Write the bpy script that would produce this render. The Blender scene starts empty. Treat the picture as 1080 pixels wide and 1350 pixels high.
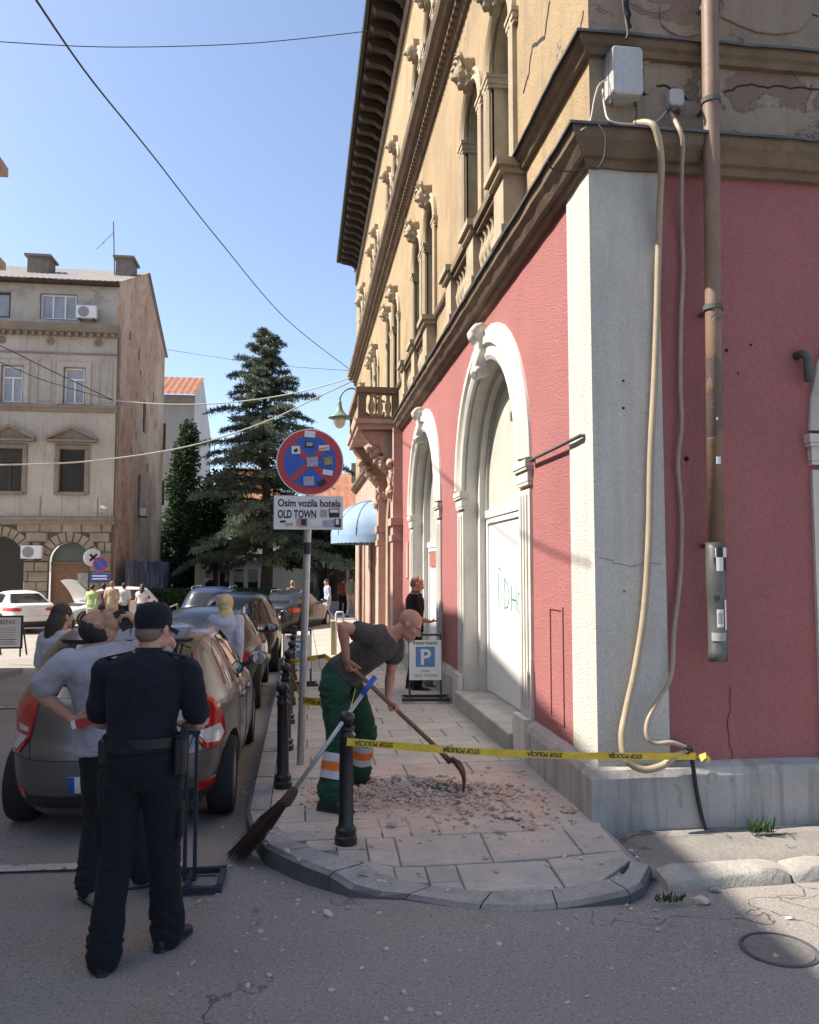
import bpy, bmesh, math, random
from mathutils import Vector, Matrix, Quaternion, noise, geometry
from mathutils.bvhtree import BVHTree
R = math.radians
scene = bpy.context.scene
COL = scene.collection
# ---------------------------------------------------------------- camera
CAM_H = 1.95; FPX = 1060.0; YAW = R(7.6); PITCH = R(4.0)
cam_d = bpy.data.cameras.new('camera'); cam = bpy.data.objects.new('camera', cam_d); COL.objects.link(cam)
cam_d.sensor_fit = 'VERTICAL'; cam_d.sensor_height = 36.0; cam_d.lens = 36.0 * FPX / 1350.0
cam_d.clip_start = 0.05; cam_d.clip_end = 3000
cam.location = (0, 0, CAM_H); cam.rotation_euler = (R(90) + PITCH, 0, -YAW)
scene.camera = cam
# ---------------------------------------------------------------- light
SUN_EL = R(48); SUN_AZ = R(4)          # sun stands over the left side of the street, a touch beyond the corner
to_sun = Vector((-math.cos(SUN_EL) * math.cos(SUN_AZ), math.cos(SUN_EL) * math.sin(SUN_AZ), math.sin(SUN_EL)))
world = bpy.data.worlds.new('World'); scene.world = world; world.use_nodes = True
wn = world.node_tree.nodes; wl = world.node_tree.links
for n in list(wn): wn.remove(n)
wo = wn.new('ShaderNodeOutputWorld'); bg = wn.new('ShaderNodeBackground'); sky = wn.new('ShaderNodeTexSky')
sky.sky_type = 'NISHITA'; sky.sun_disc = False; sky.sun_elevation = SUN_EL
sky.sun_rotation = math.atan2(to_sun.x, to_sun.y)
sky.air_density = 0.8; sky.dust_density = 2.5; sky.ozone_density = 0.5; sky.altitude = 500
bg.inputs[1].default_value = 0.10
wl.new(sky.outputs[0], bg.inputs[0]); wl.new(bg.outputs[0], wo.inputs[0])
sun_d = bpy.data.lights.new('sun', 'SUN'); sun_d.energy = 3.2; sun_d.angle = R(0.53); sun_d.color = (1.0, .93, .82)
sun = bpy.data.objects.new('sun', sun_d); COL.objects.link(sun)
sun.rotation_euler = to_sun.to_track_quat('Z', 'Y').to_euler(); sun.location = (-20, 0, 30)
scene.view_settings.view_transform = 'Standard'; scene.view_settings.look = 'None'
scene.view_settings.gamma = 1; scene.view_settings.exposure = 1.57
# ---------------------------------------------------------------- pixel helpers (photo 1080 x 1350 -> direction)
def ray(u, v):
    cx = (u - 540) / FPX; cy = (675 - v) / FPX
    y = math.cos(PITCH) - cy * math.sin(PITCH); z = math.sin(PITCH) + cy * math.cos(PITCH)
    return Vector((cx * math.cos(YAW) + y * math.sin(YAW), -cx * math.sin(YAW) + y * math.cos(YAW), z))
def at_z(u, v, z=0.0): r = ray(u, v); return Vector((0, 0, CAM_H)) + r * ((z - CAM_H) / r.z)
def at_x(u, v, x): r = ray(u, v); return Vector((0, 0, CAM_H)) + r * (x / r.x)
def at_y(u, v, y): r = ray(u, v); return Vector((0, 0, CAM_H)) + r * (y / r.y)
# ---------------------------------------------------------------- materials
MATS = {}
def nodes_of(name):
    m = bpy.data.materials.new(name); m.use_nodes = True
    return m, m.node_tree.nodes, m.node_tree.links, m.node_tree.nodes['Principled BSDF']
def mixc(n, l, fac, a, b, mode='MIX'):
    x = n.new('ShaderNodeMix'); x.data_type = 'RGBA'; x.blend_type = mode
    for sock, val in ((x.inputs[0], fac), (x.inputs[6], a), (x.inputs[7], b)):
        if hasattr(val, 'is_linked'): l.new(val, sock)
        elif isinstance(val, (int, float)): sock.default_value = val
        else: sock.default_value = (*val[:3], 1)
    return x.outputs[2]
def ramp(n, l, src, lo, hi, a=0.0, b=1.0):
    x = n.new('ShaderNodeMapRange'); x.inputs[1].default_value = lo; x.inputs[2].default_value = hi
    x.inputs[3].default_value = a; x.inputs[4].default_value = b; l.new(src, x.inputs[0]); return x.outputs[0]
def ntex(n, l, scale, detail=4, rough=.6, vec=None, sc=None, dist=0):
    t = n.new('ShaderNodeTexNoise'); t.inputs['Scale'].default_value = scale; t.inputs['Detail'].default_value = detail
    t.inputs['Roughness'].default_value = rough; t.inputs['Distortion'].default_value = dist
    if vec is None:
        g = n.new('ShaderNodeNewGeometry'); vec = g.outputs['Position']
    if sc:
        mp = n.new('ShaderNodeMapping'); mp.inputs['Scale'].default_value = sc; l.new(vec, mp.inputs[0]); vec = mp.outputs[0]
    l.new(vec, t.inputs['Vector']); return t.outputs['Fac']
def pm(name, col, rough=.8, var=.25, vs=1.5, col2=None, fine=.15, fs=40, bump=.0, bs=60, streak=0, scol=(.05, .045, .04), metal=0, spec=.5, coat=0, patch=None, pcol=None, ps=1.0):
    """procedural surface: base colour, broad blotches, fine grain, vertical streaks, peeled patches, relief"""
    if name in MATS: return MATS[name]
    m, n, l, b = nodes_of(name)
    g = n.new('ShaderNodeNewGeometry'); P = g.outputs['Position']
    c2 = col2 or tuple(c * (1 - var) for c in col)
    c = mixc(n, l, ramp(n, l, ntex(n, l, vs, 5, .65, P), .35, .68), col, c2)
    if fine: c = mixc(n, l, ramp(n, l, ntex(n, l, fs, 3, .7, P), .3, .75, 0, fine), c, tuple(x * .35 for x in col))
    if patch is not None:
        f = ramp(n, l, ntex(n, l, ps, 6, .62, P, dist=.6), patch, patch + .03)
        c = mixc(n, l, f, c, pcol)
    if streak:
        f = ramp(n, l, ntex(n, l, 1.0, 5, .7, P, (5.5, 5.5, .35)), .5, .8, 0, streak)
        c = mixc(n, l, f, c, scol)
    l.new(c, b.inputs['Base Color'])
    b.inputs['Roughness'].default_value = rough; b.inputs['Metallic'].default_value = metal
    b.inputs['Specular IOR Level'].default_value = spec
    if coat: b.inputs['Coat Weight'].default_value = coat; b.inputs['Coat Roughness'].default_value = .06
    if bump:
        bn = n.new('ShaderNodeBump'); bn.inputs['Strength'].default_value = 1; bn.inputs['Distance'].default_value = bump
        h = ntex(n, l, bs, 4, .65, P)
        if patch is not None:
            ad = n.new('ShaderNodeMath'); ad.operation = 'SUBTRACT'; l.new(h, ad.inputs[0])
            l.new(ramp(n, l, ntex(n, l, ps, 6, .62, P, dist=.6), patch, patch + .03, 0, 1.2), ad.inputs[1]); h = ad.outputs[0]
        l.new(h, bn.inputs['Height']); l.new(bn.outputs[0], b.inputs['Normal'])
    MATS[name] = m; return m
def glassm(name, col=(.03, .035, .04), rough=.04):
    if name in MATS: return MATS[name]
    m, n, l, b = nodes_of(name); b.inputs['Base Color'].default_value = (*col, 1); b.inputs['Roughness'].default_value = rough
    b.inputs['Specular IOR Level'].default_value = .8
    bn = n.new('ShaderNodeBump'); bn.inputs['Strength'].default_value = .25; bn.inputs['Distance'].default_value = .01
    l.new(ntex(n, l, 1.3, 2), bn.inputs['Height']); l.new(bn.outputs[0], b.inputs['Normal'])
    MATS[name] = m; return m
def clothm(name, col, var=.25, rough=.9, ws=220):
    if name in MATS: return MATS[name]
    m, n, l, b = nodes_of(name)
    tc = n.new('ShaderNodeTexCoord'); O = tc.outputs['Object']
    c = mixc(n, l, ramp(n, l, ntex(n, l, 7, 4, .6, O), .3, .7), col, tuple(x * (1 - var) for x in col))
    c = mixc(n, l, ramp(n, l, ntex(n, l, ws, 2, .6, O), .35, .7, 0, .35), c, tuple(x * .6 for x in col))
    l.new(c, b.inputs['Base Color']); b.inputs['Roughness'].default_value = rough
    b.inputs['Sheen Weight'].default_value = .04; b.inputs['Specular IOR Level'].default_value = .25
    bn = n.new('ShaderNodeBump'); bn.inputs['Strength'].default_value = .8; bn.inputs['Distance'].default_value = .017
    l.new(ntex(n, l, 11, 4, .5, O, dist=1.6), bn.inputs['Height']); l.new(bn.outputs[0], b.inputs['Normal'])
    MATS[name] = m; return m
def skinm(name, col):
    if name in MATS: return MATS[name]
    m, n, l, b = nodes_of(name)
    tc = n.new('ShaderNodeTexCoord'); O = tc.outputs['Object']
    c = mixc(n, l, ramp(n, l, ntex(n, l, 14, 4, .6, O), .35, .7), col, (col[0] * .86, col[1] * .68, col[2] * .62))
    l.new(c, b.inputs['Base Color']); b.inputs['Roughness'].default_value = .5
    b.inputs['Subsurface Weight'].default_value = .12; b.inputs['Subsurface Radius'].default_value = (.012, .005, .003)
    bn = n.new('ShaderNodeBump'); bn.inputs['Strength'].default_value = .35; bn.inputs['Distance'].default_value = .003
    l.new(ntex(n, l, 130, 3, .6, O), bn.inputs['Height']); l.new(bn.outputs[0], b.inputs['Normal'])
    MATS[name] = m; return m
# ---------------------------------------------------------------- object helpers
def wm(o):
    m = o.matrix_parent_inverse @ o.matrix_basis if o.parent else o.matrix_basis.copy()
    return wm(o.parent) @ m if o.parent else m
def link(o, parent=None):
    COL.objects.link(o)
    if parent:
        o.parent = parent; o.matrix_parent_inverse = wm(parent).inverted()
    return o
def tag(o, label=None, cat=None, group=None, kind=None):
    if label: o['label'] = label
    if cat: o['category'] = cat
    if group: o['group'] = group
    if kind: o['kind'] = kind
    return o
def thing(name, label, cat, loc=(0, 0, 0), group=None):
    o = bpy.data.objects.new(name, None); COL.objects.link(o); o.location = loc; o.empty_display_size = .1
    return tag(o, label, cat, group)
def copy_tree(o, parent=None):
    c = o.copy(); COL.objects.link(c)
    if parent: c.parent = parent
    for ch in o.children: copy_tree(ch, c)
    return c
def frame_of(d, up=None):
    d = Vector(d).normalized(); up = Vector(up) if up else (Vector((0, 0, 1)) if abs(d.z) < .95 else Vector((0, 1, 0)))
    s = d.cross(up).normalized(); return d, s, s.cross(d).normalized()
class MB:
    def __init__(s): s.v = []; s.f = []
    def add(s, v, f):
        k = len(s.v); s.v += [Vector(p) for p in v]; s.f += [tuple(i + k for i in q) for q in f]; return s
    def box(s, a, b):
        x0, y0, z0 = a; x1, y1, z1 = b
        return s.add([(x0, y0, z0), (x1, y0, z0), (x1, y1, z0), (x0, y1, z0), (x0, y0, z1), (x1, y0, z1), (x1, y1, z1), (x0, y1, z1)],
                     [(0, 3, 2, 1), (4, 5, 6, 7), (0, 1, 5, 4), (1, 2, 6, 5), (2, 3, 7, 6), (3, 0, 4, 7)])
    def obox(s, c, ax, ay, az):
        c = Vector(c); ax, ay, az = Vector(ax), Vector(ay), Vector(az)
        return s.add([c + i * ax + j * ay + k * az for k in (-1, 1) for (i, j) in ((-1, -1), (1, -1), (1, 1), (-1, 1))],
                     [(0, 3, 2, 1), (4, 5, 6, 7), (0, 1, 5, 4), (1, 2, 6, 5), (2, 3, 7, 6), (3, 0, 4, 7)])
    def beam(s, p, q, w, h, up=None):
        p, q = Vector(p), Vector(q); d, a, b = frame_of(q - p, up)
        return s.obox((p + q) / 2, d * (q - p).length / 2, a * w / 2, b * h / 2)
    def tube(s, path, r, n=8, caps=True):
        path = [Vector(p) for p in path]; rs = r if isinstance(r, (list, tuple)) else [r] * len(path)
        prev = None; V = []; m = len(path)
        for i, p in enumerate(path):
            t = (path[min(i + 1, m - 1)] - path[max(i - 1, 0)]).normalized()
            if prev is None: _, a, b = frame_of(t)
            else:
                a = (prev - t * prev.dot(t))
                a = a.normalized() if a.length > 1e-6 else frame_of(t)[1]
            b = t.cross(a); prev = a
            V += [p + (a * math.cos(6.28318 * k / n) + b * math.sin(6.28318 * k / n)) * rs[i] for k in range(n)]
        F = [(i * n + k, i * n + (k + 1) % n, (i + 1) * n + (k + 1) % n, (i + 1) * n + k) for i in range(m - 1) for k in range(n)]
        if caps: F += [tuple(range(n - 1, -1, -1)), tuple((m - 1) * n + k for k in range(n))]
        return s.add(V, F)
    def cyl(s, p, q, r, r2=None, n=16): return s.tube([p, q], [r, r if r2 is None else r2], n)
    def lathe(s, prof, c=(0, 0, 0), n=24, axis=(0, 0, 1)):
        d, a, b = frame_of(axis); c = Vector(c); m = len(prof)
        V = [c + d * z + (a * math.cos(6.28318 * k / n) + b * math.sin(6.28318 * k / n)) * r for r, z in prof for k in range(n)]
        F = [(i * n + k, i * n + (k + 1) % n, (i + 1) * n + (k + 1) % n, (i + 1) * n + k) for i in range(m - 1) for k in range(n)]
        F += [tuple(range(n - 1, -1, -1)), tuple((m - 1) * n + k for k in range(n))]
        return s.add(V, F)
    def ell(s, c, a, b, d, nu=14, nv=9):
        """ellipsoid with axis vectors a, b, d"""
        c = Vector(c); a, b, d = Vector(a), Vector(b), Vector(d); V = [c + d]
        for i in range(1, nv):
            t = math.pi * i / nv
            V += [c + d * math.cos(t) + (a * math.cos(6.28318 * k / nu) + b * math.sin(6.28318 * k / nu)) * math.sin(t) for k in range(nu)]
        V.append(c - d); F = [(0, 1 + k, 1 + (k + 1) % nu) for k in range(nu)]
        F += [(1 + i * nu + k, 1 + (i + 1) * nu + k, 1 + (i + 1) * nu + (k + 1) % nu, 1 + i * nu + (k + 1) % nu) for i in range(nv - 2) for k in range(nu)]
        e = len(V) - 1; F += [(e, 1 + (nv - 2) * nu + (k + 1) % nu, 1 + (nv - 2) * nu + k) for k in range(nu)]
        return s.add(V, F)
    def prism(s, poly, vec):
        poly = [Vector(p) for p in poly]; vec = Vector(vec); n = len(poly)
        return s.add(poly + [p + vec for p in poly], [tuple(range(n - 1, -1, -1)), tuple(range(n, 2 * n))] + [(k, (k + 1) % n, n + (k + 1) % n, n + k) for k in range(n)])
    def build(s, name, mat, parent=None, smooth=False, bevel=0, angle=None):
        me = bpy.data.meshes.new(name); me.from_pydata([tuple(p) for p in s.v], [], s.f)
        bm = bmesh.new(); bm.from_mesh(me)
        bmesh.ops.recalc_face_normals(bm, faces=bm.faces)
        if bevel: bmesh.ops.bevel(bm, geom=list(bm.edges), offset=bevel, segments=1, affect='EDGES', clamp_overlap=True)
        bm.to_mesh(me); bm.free()
        me.materials.append(mat)
        if smooth: me.shade_smooth()
        if angle: me.shade_smooth(); me.set_sharp_from_angle(angle=R(angle))
        return link(bpy.data.objects.new(name, me), parent)
def share(o, parent, loc=(0, 0, 0), rotz=0, scale=None, name=None):
    """another piece that shares the mesh of o"""
    c = bpy.data.objects.new(name or o.name.split('.')[0], o.data); c.location = loc; c.rotation_euler = (0, 0, rotz)
    if scale: c.scale = scale
    return link(c, parent)
def inside(p, poly):
    x, y = p; r = False; j = len(poly) - 1
    for i in range(len(poly)):
        xi, yi = poly[i]; xj, yj = poly[j]
        if (yi > y) != (yj > y) and x < (xj - xi) * (y - yi) / (yj - yi) + xi: r = not r
        j = i
    return r
def sheet(mb, outer, holes, to3d):
    """flat sheet with holes; outlines in 2D"""
    V = []; E = []
    for lp in [outer] + holes:
        k = len(V); V += [Vector(p) for p in lp]; E += [(k + i, k + (i + 1) % len(lp)) for i in range(len(lp))]
    v2, e2, f2, *_ = geometry.delaunay_2d_cdt(V, E, [], 0, 1e-5)
    keep = []
    for f in f2:
        c = sum((v2[i] for i in f), Vector((0, 0))) / len(f)
        if inside(c, outer) and not any(inside(c, h) for h in holes): keep.append(tuple(f))
    return mb.add([to3d(p[0], p[1]) for p in v2], keep)
def arch(c, hw, z0, zs, n=20, rise=None):
    """closed outline of an arched opening: centre, half width, base, spring line"""
    rise = hw if rise is None else rise
    return [(c - hw, z0)] + [(c - hw * math.cos(math.pi * i / n), zs + rise * math.sin(math.pi * i / n)) for i in range(n + 1)] + [(c + hw, z0)]
def rect(a0, a1, z0, z1): return [(a0, z0), (a1, z0), (a1, z1), (a0, z1)]
def sweep(mb, path, prof, to3d, closed=False):
    """profile (offset sideways, height out of the plane) swept along a flat path with mitred corners"""
    n = len(path); m = len(prof); V = []
    P = [Vector(p) for p in path]
    for i in range(n):
        a = P[i] - P[i - 1] if (i or closed) else P[1] - P[0]
        b = P[(i + 1) % n] - P[i] if (i < n - 1 or closed) else P[i] - P[i - 1]
        a.normalize(); b.normalize(); na = Vector((-a.y, a.x)); nb = Vector((-b.y, b.x)); h = (na + nb)
        h = h / max(.25, h.dot(na)) if h.length > 1e-6 else na
        V += [to3d(*(P[i] + h * o), q) for o, q in prof]
    F = [(i * m + k, i * m + (k + 1) % m, ((i + 1) % n) * m + (k + 1) % m, ((i + 1) % n) * m + k) for i in range(n if closed else n - 1) for k in range(m)]
    if not closed: F += [tuple(range(m)), tuple((n - 1) * m + k for k in range(m))]
    return mb.add(V, F)
def text_mesh(name, body, size, mat, parent, origin, xdir, ydir, align='CENTER', thick=.002, stretch=1.0, bold=0):
    """flat lettering as a thin mesh"""
    cu = bpy.data.curves.new('lettering', 'FONT'); cu.body = body; cu.size = size; cu.align_x = align; cu.extrude = thick; cu.resolution_u = 3; cu.offset = bold
    t = bpy.data.objects.new('lettering', cu); COL.objects.link(t)
    dg = bpy.context.evaluated_depsgraph_get(); me = bpy.data.meshes.new_from_object(t.evaluated_get(dg))
    bpy.data.objects.remove(t); bpy.data.curves.remove(cu)
    X = Vector(xdir).normalized(); Y = Vector(ydir).normalized(); Z = X.cross(Y); O = Vector(origin)
    for v in me.vertices: v.co = O + X * v.co.x * stretch + Y * v.co.y + Z * v.co.z
    me.materials.clear(); me.materials.append(mat); me.name = name
    return link(bpy.data.objects.new(name, me), parent)
def smooth(t): t = max(0, min(1, t)); return t * t * (3 - 2 * t)
def remesh(mb, vox, it, name, mat, parent, disp=None, dec=None, fac=.5):
    me = bpy.data.meshes.new(name); me.from_pydata([tuple(p) for p in mb.v], [], mb.f)
    bm = bmesh.new(); bm.from_mesh(me); bmesh.ops.recalc_face_normals(bm, faces=bm.faces); bm.to_mesh(me); bm.free()
    o = bpy.data.objects.new(name, me); COL.objects.link(o)
    r = o.modifiers.new('r', 'REMESH'); r.mode = 'VOXEL'; r.voxel_size = vox
    s = o.modifiers.new('s', 'SMOOTH'); s.iterations = it; s.factor = fac
    if dec: d = o.modifiers.new('d', 'DECIMATE'); d.ratio = dec
    dg = bpy.context.evaluated_depsgraph_get(); m2 = bpy.data.meshes.new_from_object(o.evaluated_get(dg)); bpy.data.objects.remove(o); bpy.data.meshes.remove(me)
    if disp:
        ns = [v.normal.copy() for v in m2.vertices]
        for v, n in zip(m2.vertices, ns): v.co += n * disp(v.co)
    m2.name = name; m2.materials.clear(); m2.materials.append(mat); m2.shade_smooth()
    return link(bpy.data.objects.new(name, m2), parent)
rnd = random.Random(7)
# ================================================================ SETTING: road, pavements, kerbs
def road_z(y): return -.25 * smooth((y - 8) / 14)
m_asph = None
def asphalt():
    m, n, l, b = nodes_of('asphalt'); g = n.new('ShaderNodeNewGeometry'); P = g.outputs['Position']
    c = mixc(n, l, ramp(n, l, ntex(n, l, .55, 5, .6, P), .35, .7), (.34, .303, .268), (.255, .227, .20))
    c = mixc(n, l, ramp(n, l, ntex(n, l, 70, 2, .7, P), .57, .70), c, (.50, .465, .42))
    c = mixc(n, l, ramp(n, l, ntex(n, l, 55, 2, .6, P), .54, .70, 0, .65), c, (.10, .093, .085))
    c = mixc(n, l, ramp(n, l, ntex(n, l, 3.2, 6, .7, P), .60, .75, 0, .55), c, (.33, .30, .27))      # plaster dust
    v = n.new('ShaderNodeTexVoronoi'); v.feature = 'DISTANCE_TO_EDGE'; v.inputs['Scale'].default_value = .55
    w = n.new('ShaderNodeVectorMath'); w.operation = 'ADD'; nz = n.new('ShaderNodeTexNoise'); nz.inputs['Scale'].default_value = 2.5; nz.inputs['Detail'].default_value = 5
    l.new(P, nz.inputs['Vector']); l.new(P, w.inputs[0]); l.new(nz.outputs['Color'], w.inputs[1]); l.new(w.outputs[0], v.inputs['Vector'])
    ck = n.new('ShaderNodeMath'); ck.operation = 'MULTIPLY'; l.new(ramp(n, l, v.outputs[0], .0, .0065, 1, 0), ck.inputs[0]); l.new(ramp(n, l, ntex(n, l, .5, 2, .5, P), .44, .56), ck.inputs[1])
    c = mixc(n, l, ck.outputs[0], c, (.03, .03, .03))
    l.new(c, b.inputs['Base Color']); b.inputs['Roughness'].default_value = .9
    bn = n.new('ShaderNodeBump'); bn.inputs['Strength'].default_value = .9; bn.inputs['Distance'].default_value = .009
    l.new(ntex(n, l, 120, 5, .75, P), bn.inputs['Height']); l.new(bn.outputs[0], b.inputs['Normal']); return m
m_asph = asphalt()
mb = MB()
ys = [-30, -10, -3] + [i * .5 for i in range(0, 50)] + [26, 28, 32, 40, 60, 100, 200, 500]
xs = [-300, -100, -40, -20, -12, -8] + [i * .5 for i in range(-14, 15)] + [9, 12, 20, 40, 100, 300]
V = [(x, y, road_z(y) + .012 * noise.noise(Vector((x * .8, y * .8, 0)))) for y in ys for x in xs]; nx = len(xs)
mb.add(V, [(j * nx + i, j * nx + i + 1, (j + 1) * nx + i + 1, (j + 1) * nx + i) for j in range(len(ys) - 1) for i in range(nx - 1)])
road = tag(mb.build('road', m_asph, smooth=True), kind='structure')
m_line = pm('worn_road_paint', (.55, .54, .5), .8, .3, 6, fine=.3, patch=.56, pcol=(.13, .125, .12), ps=7)
MBX = MB(); MBX.add([at_z(-60, 1151, .02), at_z(240, 1141, .02), at_z(240, 1134, .02), at_z(-60, 1142, .02)], [(0, 1, 2, 3)])
tag(MBX.build('road_marking', m_line), kind='structure')
for yy in (17.6, 12.3):
    z = road_z(yy) + .022
    mb = MB().add([(-4.4, yy, z), (-2.5, yy, z), (-2.5, yy + .1, z), (-4.4, yy + .1, z)], [(0, 1, 2, 3)]); tag(mb.build('road_marking', m_line), kind='structure')

# near pavement: bed, slabs, kerb stones.  Kerb line is X = -0.4, rounded at the corner
def pave_z(x, y):
    drop = smooth((x - .30) / .35) * (1 - smooth((y - 4.8) / .95)) * (1 - .55 * smooth((x - 1.5) / .5))   # dropped kerb at the crossing
    return road_z(y) + .125 - .10 * drop
m_dust = pm('plaster_dust_bed', (.34, .31, .28), .95, .3, 3, bump=.004, bs=40)
def slabmat():
    m, n, l, b = nodes_of('concrete_paving'); g = n.new('ShaderNodeNewGeometry'); P = g.outputs['Position']
    oi = n.new('ShaderNodeObjectInfo')
    c = mixc(n, l, oi.outputs['Random'], (.47, .43, .375), (.37, .34, .295))
    c = mixc(n, l, ramp(n, l, ntex(n, l, 4, 5, .7, P), .35, .7, 0, .8), c, (.31, .285, .25))
    c = mixc(n, l, ramp(n, l, ntex(n, l, 70, 2, .7, P), .5, .75, 0, .5), c, (.2, .195, .19))
    # red-brown plaster dust lying around the rubble
    vm = n.new('ShaderNodeVectorMath'); vm.operation = 'DISTANCE'; l.new(P, vm.inputs[0]); vm.inputs[1].default_value = (1.05, 6.35, .1)
    ad = n.new('ShaderNodeMath'); ad.operation = 'ADD'; l.new(vm.outputs['Value'], ad.inputs[0]); l.new(ramp(n, l, ntex(n, l, 2.2, 6, .75, P), .25, .75, -.9, .9), ad.inputs[1])
    c = mixc(n, l, ramp(n, l, ad.outputs[0], 1.5, .35, 0, .8), c, (.62, .46, .355))
    c = mixc(n, l, ramp(n, l, ntex(n, l, 1.8, 7, .75, P, (1, 3, 1)), .52, .68, 0, .6), c, (.60, .53, .45))
    l.new(c, b.inputs['Base Color']); b.inputs['Roughness'].default_value = .88
    bn = n.new('ShaderNodeBump'); bn.inputs['Strength'].default_value = .8; bn.inputs['Distance'].default_value = .004
    l.new(ntex(n, l, 90, 4, .7, P), bn.inputs['Height']); l.new(bn.outputs[0], b.inputs['Normal']); return m
m_slab = slabmat()
# outline of the walkable area (plan)
OUT = [(-.22, 34), (-.22, 6.3), (-.19, 6.0), (-.06, 5.62), (.17, 5.32), (.45, 5.10), (.80, 4.95), (1.10, 4.84), (1.80, 4.80), (2.10, 5.05), (2.12, 5.62), (2.20, 5.8), (2.2, 34)]
mb = MB()
def bed(x, y): return (x, y, pave_z(x, y) - .022)
gx = [-.36 + i * .18 for i in range(16)]; gy = [4.62 + i * .2 for i in range(40)] + [13 + i for i in range(22)]
V = []; F = []
KO = [(-.4, 34), (-.4, 6.35), (-.35, 5.99), (-.22, 5.53), (.03, 5.17), (.30, 4.92), (.62, 4.84), (1.0, 4.64), (1.31, 4.59), (1.98, 4.63), (2.2, 4.95), (2.2, 34)]
for j, y in enumerate(gy):
    for i, x in enumerate(gx): V.append(bed(x, y))
for j in range(len(gy) - 1):
    for i in range(len(gx) - 1):
        if inside(((gx[i] + gx[i + 1]) / 2, (gy[j] + gy[j + 1]) / 2), OUT): F.append((j * 16 + i, j * 16 + i + 1, (j + 1) * 16 + i + 1, (j + 1) * 16 + i))
side = tag(MB().add(V, F).build('sidewalk', m_dust), kind='structure')
def clip(subj, x0, x1, y0, y1):
    """pavement outline clipped to one slab's rectangle"""
    for ax, val, sg in ((0, x0, 1), (0, x1, -1), (1, y0, 1), (1, y1, -1)):
        out = []
        for i in range(len(subj)):
            p, q = subj[i - 1], subj[i]; dp, dq = sg * (p[ax] - val), sg * (q[ax] - val)
            if (dp >= 0) != (dq >= 0):
                t = dp / (dp - dq); out.append((p[0] + (q[0] - p[0]) * t, p[1] + (q[1] - p[1]) * t))
            if dq >= 0: out.append(q)
        subj = out
        if not subj: return []
    return subj
def slab(x0, x1, y0, y1, name='paving_slab'):
    g = .005; hull = clip(OUT, x0 + g, x1 - g, y0 + g, y1 - g)
    if len(hull) < 3: return
    ar = abs(sum(hull[i][0] * hull[(i + 1) % len(hull)][1] - hull[(i + 1) % len(hull)][0] * hull[i][1] for i in range(len(hull)))) / 2
    if ar < .012: return
    c = Vector((sum(p[0] for p in hull) / len(hull), sum(p[1] for p in hull) / len(hull)))
    tz = rnd.uniform(-.004, .004); tx, ty = rnd.uniform(-.008, .008), rnd.uniform(-.008, .008)
    top = lambda p, d: (p[0], p[1], pave_z(*p) + tz + tx * (p[0] - c.x) + ty * (p[1] - c.y) + d)
    n = len(hull); ins = [c + (Vector(p) - c) * (1 - .008 / max(.05, (Vector(p) - c).length)) for p in hull]
    mb = MB().add([top(p, -.06) for p in hull] + [top(p, -.005) for p in hull] + [top(p, 0) for p in ins],
                  [tuple(2 * n + k for k in range(n))] + [(k + r * n, (k + 1) % n + r * n, (k + 1) % n + n + r * n, k + n + r * n) for r in (0, 1) for k in range(n)])
    mb.build(name, m_slab, side)
y = 4.4; row = 0
while y < 15.5:
    h = .40; x = -.5 - (.3 if row % 2 else 0) - rnd.uniform(0, .06)
    while x < 2.3:
        w = .60
        if .2 < x + w / 2 < .85 and 5.0 < y + h / 2 < 5.9:                # small setts laid round the near bollard
            for q in range(3):
                slab(x + q * w / 3, x + (q + 1) * w / 3, y, y + h / 2); slab(x + q * w / 3, x + (q + 1) * w / 3, y + h / 2, y + h)
        else: slab(x, x + w, y, y + h)
        x += w
    y += h; row += 1
mb = MB()                                    # farther slabs: too small to pick apart, one relief sheet
y = 15.6
while y < 33:
    x = -.22
    while x < 2.15:
        mb.box((x + .01, y + .01, pave_z(x, y) - .06), (min(x + .59, 2.15), y + .39, pave_z(x, y + .2) + rnd.uniform(-.003, .003))); x += .6
    y += .4
tag(mb.build('paving_slabs', m_slab, side), kind='stuff')
def kerbm():
    m, n, l, b = nodes_of('dark_kerb_stone'); g = n.new('ShaderNodeNewGeometry'); P = g.outputs['Position']
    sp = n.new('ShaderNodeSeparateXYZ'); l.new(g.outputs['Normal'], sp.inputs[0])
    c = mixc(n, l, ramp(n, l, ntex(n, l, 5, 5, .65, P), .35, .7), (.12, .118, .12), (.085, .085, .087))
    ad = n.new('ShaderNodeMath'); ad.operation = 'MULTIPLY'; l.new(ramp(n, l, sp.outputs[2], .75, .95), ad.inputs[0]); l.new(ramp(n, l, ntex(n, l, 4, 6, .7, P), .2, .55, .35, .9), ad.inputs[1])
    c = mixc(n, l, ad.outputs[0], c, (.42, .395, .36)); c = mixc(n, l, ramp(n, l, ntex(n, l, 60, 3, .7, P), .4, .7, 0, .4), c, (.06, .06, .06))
    l.new(c, b.inputs['Base Color']); b.inputs['Roughness'].default_value = .85; bn = n.new('ShaderNodeBump'); bn.inputs['Distance'].default_value = .004; l.new(ntex(n, l, 60, 4, .7, P), bn.inputs['Height']); l.new(bn.outputs[0], b.inputs['Normal']); return m
m_kerb = kerbm()
m_kerb2 = pm('worn_concrete_kerb', (.42, .39, .34), .92, .35, 4, fine=.35, fs=50, bump=.012, bs=22)
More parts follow.
